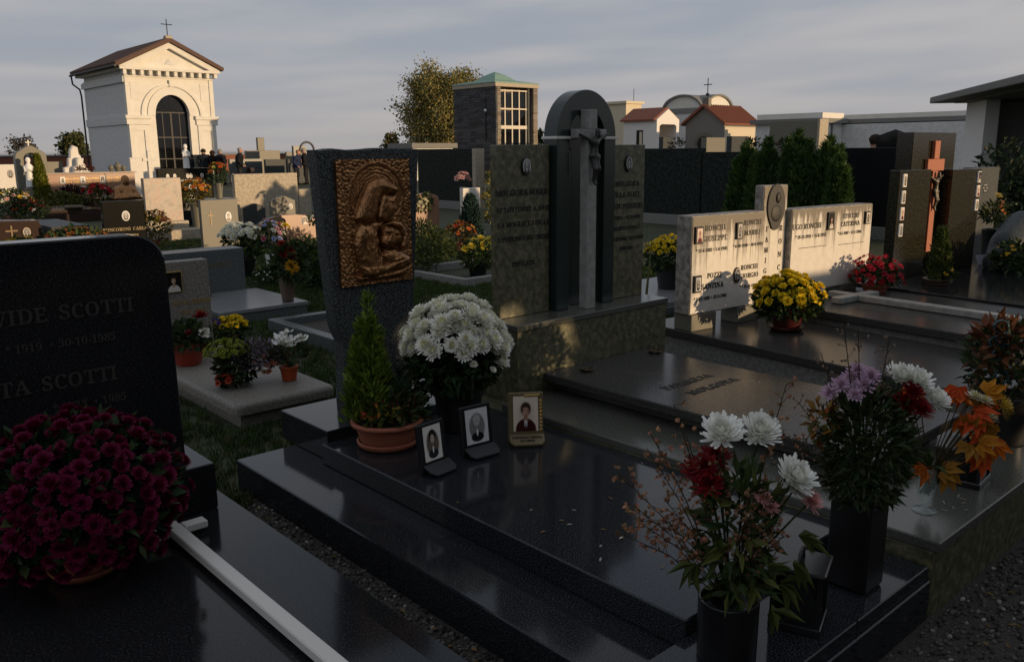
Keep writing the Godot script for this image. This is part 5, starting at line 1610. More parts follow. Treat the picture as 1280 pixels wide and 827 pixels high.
func ledger(label: String, x0: float, x1: float, z0: float, z1: float, h: float, m: Material, top: Material) -> Node3D:
	var t := thing("ledger_slab", label, "grave slab", Vector3((x0 + x1) / 2, 0, (z0 + z1) / 2))
	bw("kerb", x0, x1, 0, h * 0.7, z0, z1, 0.004, m, t)
	bw("slab", x0 + 0.03, x1 - 0.03, h * 0.7 + 0.001, h, z0 + 0.03, z1 - 0.03, 0.005, top, t)
	return t

func potted(called: String, label: String, at: Vector3, r: float, h: float, ph: float, pm: Material, leaf: Array, cols: Array, cnt: int, size: float, cat := "flowers") -> Node3D:
	# plant with merged small blossoms, for flowers of a few pixels each
	var t := thing(called, label, cat, at)
	pot(t, Vector3.ZERO, r * 0.5, r * 0.36, ph, pm, "pot", 0.008)
	foliage(t, Vector3(0, ph + (h - ph) * 0.42, 0), Vector3(r, (h - ph) * 0.52, r), 420, r * 0.28, r * 0.07, leaf, -0.8)
	if cnt > 0:
		dome_merged(t, Vector3(0, ph + (h - ph) * 0.45, 0), Vector3(r, (h - ph) * 0.52, r), cnt, 0.0, size, cols)
	return t

func tall_vase(called: String, label: String, at: Vector3, vh: float, vr: float, vm: Material, r: float, fh: float, leaf: Array, cols: Array, cnt: int, size: float) -> Node3D:
	var t := thing(called, label, "bouquet", at)
	var b := MB.new()
	b.lathe([Vector2(0.001, 0), Vector2(vr * 0.8, 0), Vector2(vr * 0.72, 0.02), Vector2(vr * 0.8, vh * 0.4), Vector2(vr, vh * 0.94), Vector2(vr * 1.05, vh), Vector2(vr * 0.9, vh), Vector2(vr * 0.85, vh - 0.03), Vector2(0.001, vh - 0.03)], 20)
	part("vase", b, vm, t)
	foliage(t, Vector3(0, vh + fh * 0.38, 0), Vector3(r, fh * 0.5, r), 260, r * 0.4, r * 0.08, leaf, -0.9, 0.1)
	dome_merged(t, Vector3(0, vh + fh * 0.42, 0), Vector3(r, fh * 0.55, r), cnt, 0.05, size, cols)
	return t

func left_graves() -> void:
	var G := [[0.029, 0.052, 0.019], [0.034, 0.057, 0.021], [0.045, 0.065, 0.02]]
	# beige grave behind the black one
	var t := thing("beige_stone_grave", "low beige stone grave with rounded slab and an upright photo tablet", "grave", Vector3(2.3, 0, -5.3))
	var o := t.position
	bw("body", 2.02, 2.60, 0.0, 0.09, -6.20, -4.66, 0.004, M.beige, t)
	var s := rounded_slab(1.975, 2.645, 0.0905, 0.158, -6.25, -4.615, 0.032)
	for i in s.v.size():
		s.v[i] -= o
	part("slab", s, M.beige, t)
	var h := bw("tablet", 2.07, 2.445, 0.159, 0.855, -6.10, -6.0, 0.006, M.beige, t)
	box_photo(h, Vector3(2.185, 0.715, -6.0) - o, 0.125, 0.15, 4, M.gold, 0.007)
	txt(h, "ROSA MARIA", Vector3(2.31, 0.56, -5.999) - o, 0.030, M.gold)
	txt(h, "1921 - 1994", Vector3(2.31, 0.49, -5.999) - o, 0.026, M.gold)
	var bk := thing("wrapped_flower_basket", "red foil wrapped basket with a dark red rose and a white bloom", "flowers", Vector3(2.17, 0.158, -5.80))
	var fb := MB.new()
	var prof := []
	for i in 7:
		prof.append(Vector2(0.075 + 0.05 * i / 6.0 + 0.008 * (i % 2), i * 0.018))
	prof.append(Vector2(0.15, 0.125))
	prof.append(Vector2(0.11, 0.10))
	prof.append(Vector2(0.001, 0.09))
	fb.lathe(prof, 18)
	part("foil_wrap", fb, M.red_foil, bk)
	foliage(bk, Vector3(0, 0.19, 0), Vector3(0.14, 0.10, 0.12), 320, 0.07, 0.017, G, -0.5)
	var rose := mum_set("rose", 0.034, 4, 7, Color(0.19, 0.006, 0.008), Color(0.19, 0.006, 0.008), 1.0, 0.6)
	head(bk, rose, Vector3(0.10, 0.33, 0.03), Vector3(-0.1, 1, 0.2), 1.6)
	head(bk, rose, Vector3(-0.02, 0.24, 0.11), Vector3(-0.3, 0.6, 0.6), 0.8)
	head(bk, mum_set("white_rose", 0.034, 4, 7, Color(0.78, 0.76, 0.70), Color(0.78, 0.76, 0.68), 1.0, 0.6), Vector3(0.085, 0.225, 0.11), Vector3(-0.2, 0.6, 0.7), 1.3)
	stems(bk, [Vector3(0.10, 0.31, 0.03)], Vector3(0.05, 0.1, 0), 0.003)
	var pu := thing("mixed_grave_bouquet", "loose bouquet of lime green and purple flowers lying on the beige slab", "flowers", Vector3(2.17, 0.158, -5.04))
	foliage(pu, Vector3(0, 0.11, 0), Vector3(0.11, 0.13, 0.11), 520, 0.055, 0.015, G, -0.8)
	foliage(pu, Vector3(0.12, 0.17, 0.04), Vector3(0.18, 0.12, 0.12), 900, 0.034, 0.009, [[0.16, 0.13, 0.17], [0.22, 0.17, 0.20], [0.09, 0.10, 0.07], [0.13, 0.10, 0.15]], -0.6, 0.2, "purple_sprays")
	dome_merged(pu, Vector3(-0.04, 0.22, -0.01), Vector3(0.14, 0.085, 0.11), 240, 0.0, 0.016, [Color(0.24, 0.27, 0.035), Color(0.17, 0.22, 0.03)], "lime_blossoms")
	dome_merged(pu, Vector3(0.17, 0.12, 0.10), Vector3(0.08, 0.07, 0.06), 22, -0.4, 0.022, [Color(0.42, 0.14, 0.09), Color(0.38, 0.22, 0.12)], "salmon_blossoms")
	dome_merged(pu, Vector3(-0.09, 0.06, 0.06), Vector3(0.06, 0.04, 0.04), 12, -0.5, 0.03, [Color(0.42, 0.06, 0.03)], "red_blossoms")
	var cy := thing("white_cyclamen", "white cyclamen in an orange plastic pot on the beige slab", "flowers", Vector3(2.485, 0.158, -4.93))
	pot(cy, Vector3.ZERO, 0.058, 0.045, 0.095, M.orange_pot, "pot", 0.005)
	foliage(cy, Vector3(0, 0.15, 0), Vector3(0.12, 0.06, 0.11), 60, 0.06, 0.026, [[0.03, 0.055, 0.022], [0.05, 0.075, 0.035], [0.08, 0.10, 0.06]], -0.4)
	var cyc := mum_set("cyclamen", 0.040, 2, 6, Color(0.84, 0.83, 0.82), Color(0.82, 0.80, 0.80), 0.9, 0.62)
	var cp := []
	for q in [[-0.04, 0.29, 0], [-0.01, 0.27, 0.05], [-0.07, 0.26, 0.02], [0.07, 0.265, 0.05], [0.10, 0.25, 0.01], [0.01, 0.31, -0.02], [-0.02, 0.24, 0.07], [0.08, 0.275, 0.03], [-0.05, 0.27, 0.05]]:
		cp.append(Vector3(q[0], q[1], q[2]))
		head(cy, cyc, Vector3(q[0], q[1], q[2]), Vector3(rv(-0.3, 0.3), 1, rv(-0.1, 0.4)), 1.25)
	stems(cy, cp, Vector3(0, 0.08, 0), 0.0025, Color(0.12, 0.05, 0.03))
	var yp := thing("yellow_pansy_pot", "yellow flower pot standing on the grass behind the beige grave", "flowers", Vector3(2.93, 0, -6.85))
	pot(yp, Vector3.ZERO, 0.10, 0.08, 0.10, M.black_plastic, "pot", 0.006)
	foliage(yp, Vector3(0, 0.15, 0), Vector3(0.16, 0.08, 0.15), 320, 0.05, 0.015, G, -0.8)
	dome(yp, mum_set("yellow_mum", 0.036, 7, 16, Color(0.75, 0.56, 0.02), Color(0.70, 0.50, 0.015), 0.75, 0.26), Vector3(0.02, 0.15, 0), Vector3(0.14, 0.09, 0.13), 26, 0.25, 0.12, 0.1)
	dome_merged(yp, Vector3(-0.10, 0.19, 0.0), Vector3(0.05, 0.05, 0.06), 12, 0.0, 0.025, [Color(0.08, 0.04, 0.18)], "violet_blossoms")

	# grey granite grave
	var g := thing("grey_granite_grave", "speckled grey granite grave with a pale polished slab and block headstone", "grave", Vector3(3.6, 0, -8.3))
	bw("kerb", 3.19, 4.07, 0, 0.11, -8.745, -7.60, 0.004, M.grey, g)
	bw("slab", 3.175, 4.085, 0.1105, 0.148, -8.745, -7.585, 0.005, M.grey_top, g)
	var hb := bw("block", 3.10, 3.97, 0.0, 0.60, -9.05, -8.75, 0.006, M.grey, g)
	txt(hb, "GALBIATI", Vector3(0.05, 0.44, -0.449), 0.045, M.gold_dull)
	var sp := thing("small_photo_stand", "small dark photo stand on the pale polished slab by the grey block", "photo frame", Vector3(3.42, 0.148, -8.50), 0.3)
	var spb := MB.new()
	spb.box(Vector3(-0.07, 0, -0.02), Vector3(0.07, 0.13, 0), 0.003)
	part("frame", spb, M.bronze_dark, sp)
	box_photo(sp, Vector3(0, 0.07, 0.0), 0.09, 0.10, 2, M.iron, 0.006, "photo")
	var gv := thing("gerbera_vase", "brown vase with a yellow gerbera and dark red flowers on the pale slab", "bouquet", Vector3(3.93, 0.148, -7.72))
	var gb := MB.new()
	gb.lathe([Vector2(0.001, 0), Vector2(0.055, 0), Vector2(0.058, 0.02), Vector2(0.085, 0.24), Vector2(0.09, 0.25), Vector2(0.078, 0.25), Vector2(0.07, 0.22), Vector2(0.001, 0.22)], 20)
	part("vase", gb, M.brown_granite, gv)
	foliage(gv, Vector3(0.02, 0.38, 0), Vector3(0.16, 0.20, 0.14), 420, 0.09, 0.02, G, -0.8)
	head(gv, mum_set("gerbera", 0.062, 3, 18, Color(0.62, 0.30, 0.02), Color(0.16, 0.07, 0.01), 0.15, 0.22), Vector3(-0.01, 0.36, 0.14), Vector3(-0.45, 0.15, 0.85), 1.15)
	for q in [[-0.05, 0.58, 0.04], [-0.06, 0.47, 0.08], [0.02, 0.52, 0.06], [0.04, 0.44, 0.10]]:
		head(gv, mum_set("red_big", 0.048, 6, 16, Color(0.17, 0.006, 0.009), Color(0.16, 0.006, 0.009), 0.6, 0.2), Vector3(q[0], q[1], q[2]), Vector3(-0.3, 0.7, 0.6), 0.95)
	head(gv, mum_set("orange_lily", 0.05, 3, 8, Color(0.50, 0.16, 0.03), Color(0.45, 0.24, 0.04), 0.5, 0.3), Vector3(0.05, 0.50, 0.04), Vector3(-0.2, 0.7, 0.6), 0.9)
	# kerb grave beside the stele
	var kg := thing("kerb_grave", "grave bordered by a plain grey stone kerb behind the dark stele", "grave", Vector3(3.9, 0, -6.2))
	bw("front_kerb", 3.40, 4.40, 0, 0.125, -5.95, -5.85, 0.006, M.grey, kg)
	bw("left_kerb", 3.40, 3.50, 0, 0.124, -7.0, -5.952, 0.006, M.grey, kg)
	bw("back_kerb", 3.40, 4.40, 0, 0.125, -7.1, -7.002, 0.006, M.grey, kg)
	bw("right_kerb", 4.30, 4.40, 0, 0.124, -7.0, -5.952, 0.006, M.grey, kg)
	bw("soil_bed", 3.502, 4.298, 0, 0.06, -7.0, -5.952, 0.0, M.gravel, kg)

	# flower group behind the grey grave
	var wc := thing("cream_chrysanthemum", "cream white chrysanthemum bush in sunlight beyond the grey granite grave", "flowers", Vector3(4.80, 0, -10.60))
	pot(wc, Vector3.ZERO, 0.15, 0.12, 0.25, M.black_plastic, "pot", 0.01)
	foliage(wc, Vector3(0, 0.45, 0), Vector3(0.25, 0.22, 0.25), 800, 0.07, 0.018, G, -0.9)
	dome(wc, mum_set("white_mum", 0.054, 8, 19, Color(0.87, 0.86, 0.80), Color(0.84, 0.81, 0.60), 0.75, 0.23), Vector3(0, 0.52, 0), Vector3(0.26, 0.17, 0.25), 60, 0.2, 0.1, 0.05)
	var mx := tall_vase("mixed_sunlit_bouquet", "mixed bouquet of pink, blue and yellow flowers next to cream chrysanthemums", Vector3(5.0, 0, -10.2), 0.32, 0.08, M.white, 0.20, 0.45, G, [Color(0.5, 0.25, 0.3), Color(0.3, 0.35, 0.6), Color(0.7, 0.68, 0.6), Color(0.4, 0.08, 0.12)], 40, 0.045)
	dome(mx, mum_set("yellow_mum", 0.036, 7, 16, Color(0.75, 0.56, 0.02), Color(0.70, 0.50, 0.015), 0.75, 0.26), Vector3(0.16, 0.64, 0), Vector3(0.09, 0.06, 0.08), 10, 0.0, 0.1)
	for q in [["white_alyssum_patch", "low patch of tiny white flowers beside the pale slab", 4.75, -9.6, 0.20, [Color(0.7, 0.7, 0.68)], 46]]:
		var w := thing(q[0], q[1], "plant", Vector3(q[2], 0, q[3]))
		foliage(w, Vector3(0, 0.10, 0), Vector3(0.30, 0.16, 0.26), 420, 0.07, 0.016, G, -0.4)
		dome_merged(w, Vector3(0, 0.10, 0), Vector3(0.30, 0.17, 0.26), q[6], 0.1, 0.018, q[5])
	for q in [["leafy dark green shrub beside the red flowers near the dark stele", 5.25, -9.7, 0.30, 0.52], ["low dark shrub at the foot of the pinkish headstone", 5.05, -8.9, 0.26, 0.38]]:
		var w := thing("garden_shrub", q[0], "shrub", Vector3(q[1], 0, q[2]), 0, "")
		foliage(w, Vector3(0, q[4] * 0.5, 0), Vector3(q[3], q[4] * 0.52, q[3]), 900, 0.09, 0.022, G, -0.95, 0.1)

	# sunlit stones further back
	var a := headstone("marble_headstone", "tall pink veined marble headstone on a stepped beige base", 5.60, 6.29, 1.15, -16.4, 0.14, M.pink, "rect", 0.34, M.sand)
	bx("lower_step", Vector3(-0.32, 0, 0.085), Vector3(0.62, 0.20, 0.45), 0.006, M.sand, a)
	var b := headstone("granite_headstone", "brownish granite headstone with a faint carved cross and white oval photo", 5.62, 6.26, 0.84, -13.9, 0.10, M.olive_stone, "rect", 0.05)
	oval_photo(b, Vector3(0.14, 0.55, 0.0), 0.11, 0.17, 2, M.white)
	var bc := MB.new()
	bc.box(Vector3(-0.17, 0.42, 0), Vector3(-0.155, 0.66, 0.008))
	bc.box(Vector3(-0.21, 0.58, 0.0), Vector3(-0.171, 0.594, 0.008))
	bc.box(Vector3(-0.154, 0.58, 0.0), Vector3(-0.115, 0.594, 0.008))
	part("carved_cross", bc, M.bronze_dark, b)
	var c := headstone("granite_headstone", "wide plain sand coloured granite headstone in full sun", 7.96, 9.45, 1.15, -17.75, 0.14, M.sand, "rect", 0.10)
	bx("side_block", Vector3(0.748, 0.0, -0.16), Vector3(1.05, 0.78, 0.02), 0.006, M.sand, c)
	headstone("granite_headstone", "small dark pentagon headstone in front of the wide sand coloured stone", 7.75, 8.22, 0.56, -16.9, 0.08, M.charcoal, "gable", 0.04)
	var d := headstone("granite_headstone", "small greenish pointed headstone with an oval photo and pale lettering", 7.90, 8.44, 0.74, -16.0, 0.08, M.olive_stone, "gable", 0.05)
	oval_photo(d, Vector3(0.16, 0.52, 0.0), 0.10, 0.13, 5, M.white)
	txt(d, "BRIOSCHI LINA", Vector3(0.0, 0.27, 0.001), 0.045, M.letter_light)
	txt(d, "* 1909  + 1981", Vector3(0.0, 0.17, 0.001), 0.04, M.letter_light)
	var e := headstone("granite_headstone", "low pinkish stone with a slanting top, a photo and a green wreath", 7.05, 7.75, 0.52, -13.9, 0.12, M.red_granite, "slope", 0.05)
	box_photo(e, Vector3(0.10, 0.40, 0.0), 0.10, 0.13, 4, M.white, 0.008)
	foliage(e, Vector3(0.27, 0.42, 0.04), Vector3(0.09, 0.10, 0.05), 70, 0.06, 0.02, G, -0.9)
	dome_merged(e, Vector3(0.27, 0.42, 0.05), Vector3(0.08, 0.09, 0.04), 10, -0.5, 0.04, [Color(0.7, 0.7, 0.6)])
	var dm := headstone("black_headstone", "round shouldered black headstone with a pale carved figure beside the pinkish stone", 6.62, 6.98, 0.52, -13.6, 0.08, M.black2, "round", 0.04)
	var df := MB.new()
	df.ball(Vector3(0.10, 0.38, 0.0), Vector3(0.03, 0.04, 0.02), 8, 6)
	df.ball(Vector3(0.10, 0.26, 0.0), Vector3(0.045, 0.10, 0.025), 8, 6)
	part("carved_figure", df, M.white_stone, dm)
	var f := headstone("black_headstone", "dark granite headstone with a white oval photo and worn lettering", 4.42, 5.10, 0.83, -15.0, 0.10, M.black_matte, "rect", 0.04)
	oval_photo(f, Vector3(0.02, 0.58, 0.0), 0.13, 0.17, 1, M.white)
	txt(f, "RONCORONI  CARLO", Vector3(0, 0.36, 0.001), 0.05, M.gold_dull)
	txt(f, "* 1899   + 1978", Vector3(0, 0.25, 0.001), 0.042, M.gold_dull)
	tall_vase("rose_bouquet", "orange, yellow and pink bouquet with golden leaves between two headstones", Vector3(5.38, 0, -15.4), 0.10, 0.07, M.terracotta, 0.27, 0.55, [[0.16, 0.13, 0.02], [0.10, 0.09, 0.02], [0.06, 0.07, 0.02]], [Color(0.6, 0.16, 0.05), Color(0.62, 0.40, 0.05), Color(0.6, 0.28, 0.18)], 44, 0.06)
	var m := headstone("black_headstone", "wide black headstone with several white oval photos and pale lettering", 7.60, 8.95, 1.24, -21.2, 0.14, M.black_matte, "rect", 0.10)
	for q in [[-0.55, 1.13, 1], [-0.38, 1.13, 5], [-0.06, 1.13, 0], [0.02, 1.13, 2], [0.30, 1.13, 6], [-0.02, 0.86, 7], [-0.02, 0.62, 1]]:
		oval_photo(m, Vector3(q[0] + 0.1, q[1] - 0.08, 0.0), 0.08, 0.12, q[2], M.white)
	for q in [["FAMIGLIA CASATI", 0.0, 0.94], ["ERNESTA  LUIGI", 0.2, 0.76], ["ANGELO", 0.1, 0.50], ["1901  1977", 0.1, 0.36]]:
		txt(m, q[0], Vector3(q[1], q[2], 0.001), 0.05, M.letter_light)
	ledger("black ledger slab with a pale rim in front of the wide black headstone", 7.2, 8.4, -20.9, -19.2, 0.34, M.black2, M.black2)
	tall_vase("orange_bouquet", "orange flowers in a grey stone vase before the wide black headstone", Vector3(6.75, 0, -16.9), 0.62, 0.12, M.olive_stone, 0.30, 0.50, [[0.06, 0.07, 0.02], [0.12, 0.09, 0.02]], [Color(0.56, 0.20, 0.02), Color(0.52, 0.28, 0.03), Color(0.45, 0.12, 0.02)], 40, 0.06)
	var pd := thing("stone_pedestal", "square sand stone pedestal between the black and the sand coloured headstones", "pedestal", Vector3(7.55, 0, -17.6))
	bx("block", Vector3(-0.35, 0, -0.3), Vector3(0.30, 0.62, 0.3), 0.008, M.sand, pd)
	bx("cap", Vector3(-0.37, 0.621, -0.32), Vector3(0.32, 0.66, 0.32), 0.006, M.sand, pd)
	tall_vase("pedestal_bouquet", "vase of green, red and yellow flowers on the sand stone pedestal", Vector3(7.52, 0.66, -17.55), 0.32, 0.09, M.olive_stone, 0.20, 0.46, G, [Color(0.55, 0.10, 0.02), Color(0.5, 0.45, 0.08), Color(0.45, 0.15, 0.04)], 18, 0.06)

	# far left: red granite wall tomb, arch with statue, plaques
	var rw := thing("red_granite_tomb", "wide orange granite tomb front with rows of photos and gilt lettering", "tomb", Vector3(8.0, 0, -27.95))
	bx("wall", Vector3(-1.28, 0, -0.2), Vector3(1.30, 1.02, 0), 0.008, M.red_granite, rw)
	bx("cap", Vector3(-1.33, 1.021, -0.25), Vector3(1.35, 1.06, 0.05), 0.006, M.pink, rw)
	bx("joint_strip", Vector3(0.42, 0.02, 0.0), Vector3(0.46, 1.015, 0.012), 0.0, M.brown_granite, rw)
	for i in 3:
		for j in 2:
			box_photo(rw, Vector3(-0.78 + i * 0.56, 0.84 - j * 0.28, 0.0), 0.14, 0.2, (i * 2 + j) % 8, M.white, 0.02)
			for k in 2:
				txt(rw, ["PIROLA ANGELO", "PIROLA MARIA", "SALA TERESA", "PIROLA LUIGI", "PIROLA CARLO", "SALA ROSA"][i * 2 + j] if k == 0 else "1904 - 1980", Vector3(-0.50 + i * 0.56, 0.875 - j * 0.28 - k * 0.10, 0.001), 0.052, M.gold)
	ledger("dark brown polished ledger slab with a bronze wreath before the orange granite tomb", 5.0, 6.6, -24.4, -22.2, 0.30, M.brown_dark, M.brown_dark)
	var wr := thing("bronze_wreath", "round bronze wreath lying on the dark brown polished slab", "wreath", Vector3(5.95, 0.30, -22.35))
	var wb := MB.new()
	for i in 20:
		wb.ball(Vector3(cos(TAU * i / 20) * 0.17, 0.05, sin(TAU * i / 20) * 0.17), Vector3(0.05, 0.05, 0.05), 6, 5)
	part("ring", wb, M.bronze_dark, wr)
	ledger("second brown polished ledger slab raised behind the first one", 7.1, 8.8, -26.8, -24.6, 0.42, M.brown_dark, M.brown_dark)
	var bu := thing("bronze_bust", "bronze bust of a bowed figure with folded arms in front of the orange granite tomb", "sculpture", Vector3(7.65, 0, -23.8))
	bx("plinth", Vector3(-0.26, 0, -0.2), Vector3(0.26, 0.42, 0.2), 0.01, M.brown_dark, bu)
	var bb := nets([[V(0, 0.86, 0.04), V(0, 0.95, 0.03), 0.095, 0.10], [V(0, 0.72, 0), V(0, 0.84, 0.02), 0.07, 0.06], [V(-0.13, 0.66, 0), V(0.13, 0.66, 0), 0.12, 0.12], [V(0, 0.60, 0), V(0, 0.44, 0), 0.17, 0.2], [V(-0.2, 0.66, 0), V(-0.27, 0.45, 0.08), 0.085, 0.075], [V(0.2, 0.66, 0), V(0.28, 0.45, 0.08), 0.085, 0.075], [V(-0.27, 0.46, 0.1), V(0.02, 0.47, 0.2), 0.07, 0.05], [V(0.28, 0.46, 0.1), V(0.0, 0.5, 0.2), 0.07, 0.05]], 0.03, 0.025, func(_p): return Color(1, 1, 1))
	part("figure", bb, M.bronze, bu)
	var red := [Color(0.5, 0.02, 0.02), Color(0.4, 0.02, 0.03)]
	tall_vase("red_bouquet", "bright red flowers with yellow leaves beside the bronze bust", Vector3(7.05, 0, -24.2), 0.38, 0.09, M.brown_granite, 0.36, 0.44, [[0.05, 0.06, 0.02], [0.12, 0.11, 0.03]], red, 26, 0.10)
	tall_vase("red_bouquet", "small dark red bouquet between the bronze bust and the pink marble stone", Vector3(8.9, 0, -25.2), 0.40, 0.08, M.brown_granite, 0.24, 0.3, G, [Color(0.3, 0.01, 0.02)], 18, 0.08)
	var pw := thing("red_leaved_plant", "dark red leaved plant on the brown polished slab before the photos", "plant", Vector3(6.95, 0.0, -26.2))
	foliage(pw, Vector3(0, 0.42, 0), Vector3(0.34, 0.30, 0.3), 420, 0.14, 0.035, [[0.05, 0.012, 0.016], [0.035, 0.02, 0.018]], -0.7)
	pot(pw, Vector3.ZERO, 0.2, 0.16, 0.2, M.brown_granite)
	var ar := thing("stone_arch", "grey brown stone arch sheltering a white statue", "monument", Vector3(7.25, 0, -31.4))
	var p := PackedVector2Array([Vector2(-0.46, 0), Vector2(-0.22, 0), Vector2(-0.22, 1.45)])
	for i in range(1, 12):
		var an := PI - PI * i / 12.0
		p.append(Vector2(0.22 * cos(an), 1.45 + 0.2 * sin(an)))
	p.append_array(PackedVector2Array([Vector2(0.22, 1.45), Vector2(0.22, 0), Vector2(0.46, 0), Vector2(0.46, 1.55), Vector2(0.40, 1.66), Vector2(0.06, 1.88), Vector2(-0.06, 1.88), Vector2(-0.40, 1.66), Vector2(-0.46, 1.55)]))
	var ab := MB.new()
	ab.prism(p, -0.3, 0.0, 0.01)
	part("arch", ab, M.olive_stone, ar)
	var fin := MB.new()
	fin.box(Vector3(-0.02, 1.88, -0.17), Vector3(0.02, 2.06, -0.13))
	fin.box(Vector3(-0.09, 1.97, -0.17), Vector3(-0.021, 2.0, -0.13))
	fin.box(Vector3(0.021, 1.97, -0.17), Vector3(0.09, 2.0, -0.13))
	part("finial_cross", fin, M.white_stone, ar)
	var sw := thing("white_statue", "slender white robed statue standing under the stone arch", "statue", Vector3(7.05, 0, -31.0))
	bx("plinth", Vector3(-0.16, 0, -0.16), Vector3(0.16, 0.55, 0.16), 0.01, M.olive_stone, sw)
	part("figure", robed(), M.white, sw, Vector3(0, 0.55, 0))
	var th := thing("golden_thuja", "golden green pointed thuja in front of the stone arch", "shrub", Vector3(6.40, 0.2, -26.9))
	pot(th, Vector3(0, -0.2, 0), 0.3, 0.26, 0.24, M.red_granite)
	conifer(th, Vector3(0, 0.05, 0), 1.30, 0.23, 1500, 0.11, [[0.11, 0.12, 0.015], [0.16, 0.16, 0.02], [0.075, 0.095, 0.016]], 0.8, Vector3(-0.04, 0, 0), "crown")
	var low := thing("yellow_green_shrub", "spreading yellow green shrub at the foot of the golden thuja", "shrub", Vector3(6.55, 0.0, -25.6))
	foliage(low, Vector3(0, 0.3, 0), Vector3(0.5, 0.28, 0.35), 500, 0.12, 0.03, [[0.10, 0.11, 0.02], [0.07, 0.08, 0.02]], -0.4)
	var wp := headstone("white_headstone", "pale flat headstone with a bronze oval at the edge of the cemetery", 7.3, 8.46, 1.22, -38.7, 0.15, M.marble, "rect", 0.1)
	oval_photo(wp, Vector3(0.25, 0.85, 0), 0.22, 0.32, 7, M.bronze_dark)
	var low_wall := thing("boundary_wall", "long low reddish boundary wall closing the cemetery at the back", "wall", Vector3(30, 0, -74))
	bx("wall", Vector3(-60, 0, -0.3), Vector3(75, 1.42, 0), 0.0, M.roof_red, low_wall)
	bx("coping", Vector3(-60, 1.421, -0.4), Vector3(75, 1.52, 0.1), 0.0, M.concrete, low_wall)
	potted("white_yellow_flowers", "white and yellow flower mound at the foot of the pale flat headstone", Vector3(4.45, 0, -21.6), 0.45, 0.86, 0.3, M.brown_granite, G, [Color(0.7, 0.66, 0.5), Color(0.6, 0.4, 0.04), Color(0.6, 0.35, 0.3)], 46, 0.07)
	potted("red_flower_mound", "low orange red flower mound beside the brown ledger slab", Vector3(4.75, 0, -21.2), 0.34, 0.66, 0.2, M.brown_granite, G, [Color(0.36, 0.06, 0.02), Color(0.26, 0.03, 0.02)], 40, 0.05)
	var lt := thing("lectern_stone", "dark red sloping lectern headstone with a small crucifix and oval photo", "headstone", Vector3(3.25, 0, -15.9))
	var lb := MB.new()
	lb.prism(PackedVector2Array([Vector2(-0.55, 0), Vector2(0.55, 0), Vector2(0.42, 0.52), Vector2(-0.55, 0.56)]), -0.35, 0.0, 0.01)
	part("stone", lb, M.brown_dark, lt)
	oval_photo(lt, Vector3(0.22, 0.34, 0.002), 0.13, 0.17, 5, M.bronze_dark)
	var lc := MB.new()
	lc.box(Vector3(-0.012, 0.2, 0.0), Vector3(0.012, 0.46, 0.014))
	lc.box(Vector3(-0.09, 0.36, 0.0), Vector3(-0.013, 0.385, 0.014))
	lc.box(Vector3(0.013, 0.36, 0.0), Vector3(0.09, 0.385, 0.014))
	part("small_cross", lc, M.bronze_dark, lt)
	ledger("pale grey ledger slab beside the sloping lectern headstone", 2.9, 3.9, -19.0, -17.2, 0.36, M.grey, M.grey_top)
	ledger("long black ledger slab leading up to the orange granite tomb", 3.75, 4.4, -17.6, -15.6, 0.42, M.black2, M.charcoal)
	potted("yellow_flower_pot", "yellow flowers just showing over the rounded black headstone", Vector3(2.78, 0, -13.2), 0.26, 0.50, 0.2, M.terracotta, G, [Color(0.62, 0.42, 0.03)], 60, 0.05)
	potted("rust_flower_pot", "rust orange flowers just showing over the rounded black headstone", Vector3(3.6, 0, -13.6), 0.45, 0.54, 0.2, M.terracotta, G, [Color(0.36, 0.12, 0.03), Color(0.4, 0.16, 0.05)], 70, 0.06)
	# stones before the chapel
	headstone("grey_headstone", "flat weathered grey headstone standing before the chapel side wall", 11.1, 11.9, 1.25, -45.7, 0.15, M.olive_stone, "rect", 0.1)
	var rs := thing("rough_rock_monument", "jagged pale rock monument standing before the chapel", "monument", Vector3(12.3, 0, -45.1))
	var rkb := MB.new()
	for q in [[0.0, 1.0, -0.3, 0.0], [0.12, 0.72, -0.1, 0.32]]:
		var pl := PackedVector2Array([Vector2(-0.52, 0), Vector2(0.55, 0), Vector2(0.56, 0.5), Vector2(0.44, 0.74), Vector2(0.47, 1.02), Vector2(0.34, 1.12), Vector2(0.30, 1.5), Vector2(0.20, 1.58), Vector2(0.17, 1.9), Vector2(-0.02, 1.98), Vector2(-0.14, 1.82), Vector2(-0.2, 1.45), Vector2(-0.33, 1.38), Vector2(-0.36, 1.05), Vector2(-0.5, 0.9)])
		for i in pl.size():
			pl[i] = Vector2(pl[i].x + q[0], pl[i].y * q[1]) + (Vector2(rv(-0.05, 0.05), rv(-0.05, 0.05)) if i > 1 else Vector2.ZERO)
		rkb.prism(pl, q[2], q[3], 0.05)
	part("rock", rkb, M.marble, rs)
	var ws := thing("white_statue", "white statue of a robed figure on a pale block before the chapel door", "statue", Vector3(17.1, 0, -43.6))
	bx("plinth", Vector3(-0.3, 0, -0.3), Vector3(0.3, 0.75, 0.3), 0.01, M.marble, ws)
	part("figure", robed(), M.white, ws, Vector3(0, 0.75, 0)).scale = Vector3(1.25, 1.35, 1.25)
	headstone("grey_headstone", "tall grey block headstone beside the white robed statue", 17.55, 18.3, 1.52, -43.6, 0.3, M.olive_stone, "rect", 0.1)
	var wc2 := thing("white_cross_monument", "white marble cross monument with a carved plaque beside the orange granite tomb", "monument", Vector3(12.3, 0, -35.2))
	bx("plaque", Vector3(-0.75, 0, -0.1), Vector3(-0.28, 1.45, 0.1), 0.02, M.marble, wc2)
	bx("upright", Vector3(-0.05, 0, -0.08), Vector3(0.09, 1.72, 0.08), 0.01, M.marble, wc2)
	bx("arm", Vector3(-0.24, 1.30, -0.07), Vector3(-0.051, 1.42, 0.07), 0.01, M.marble, wc2)
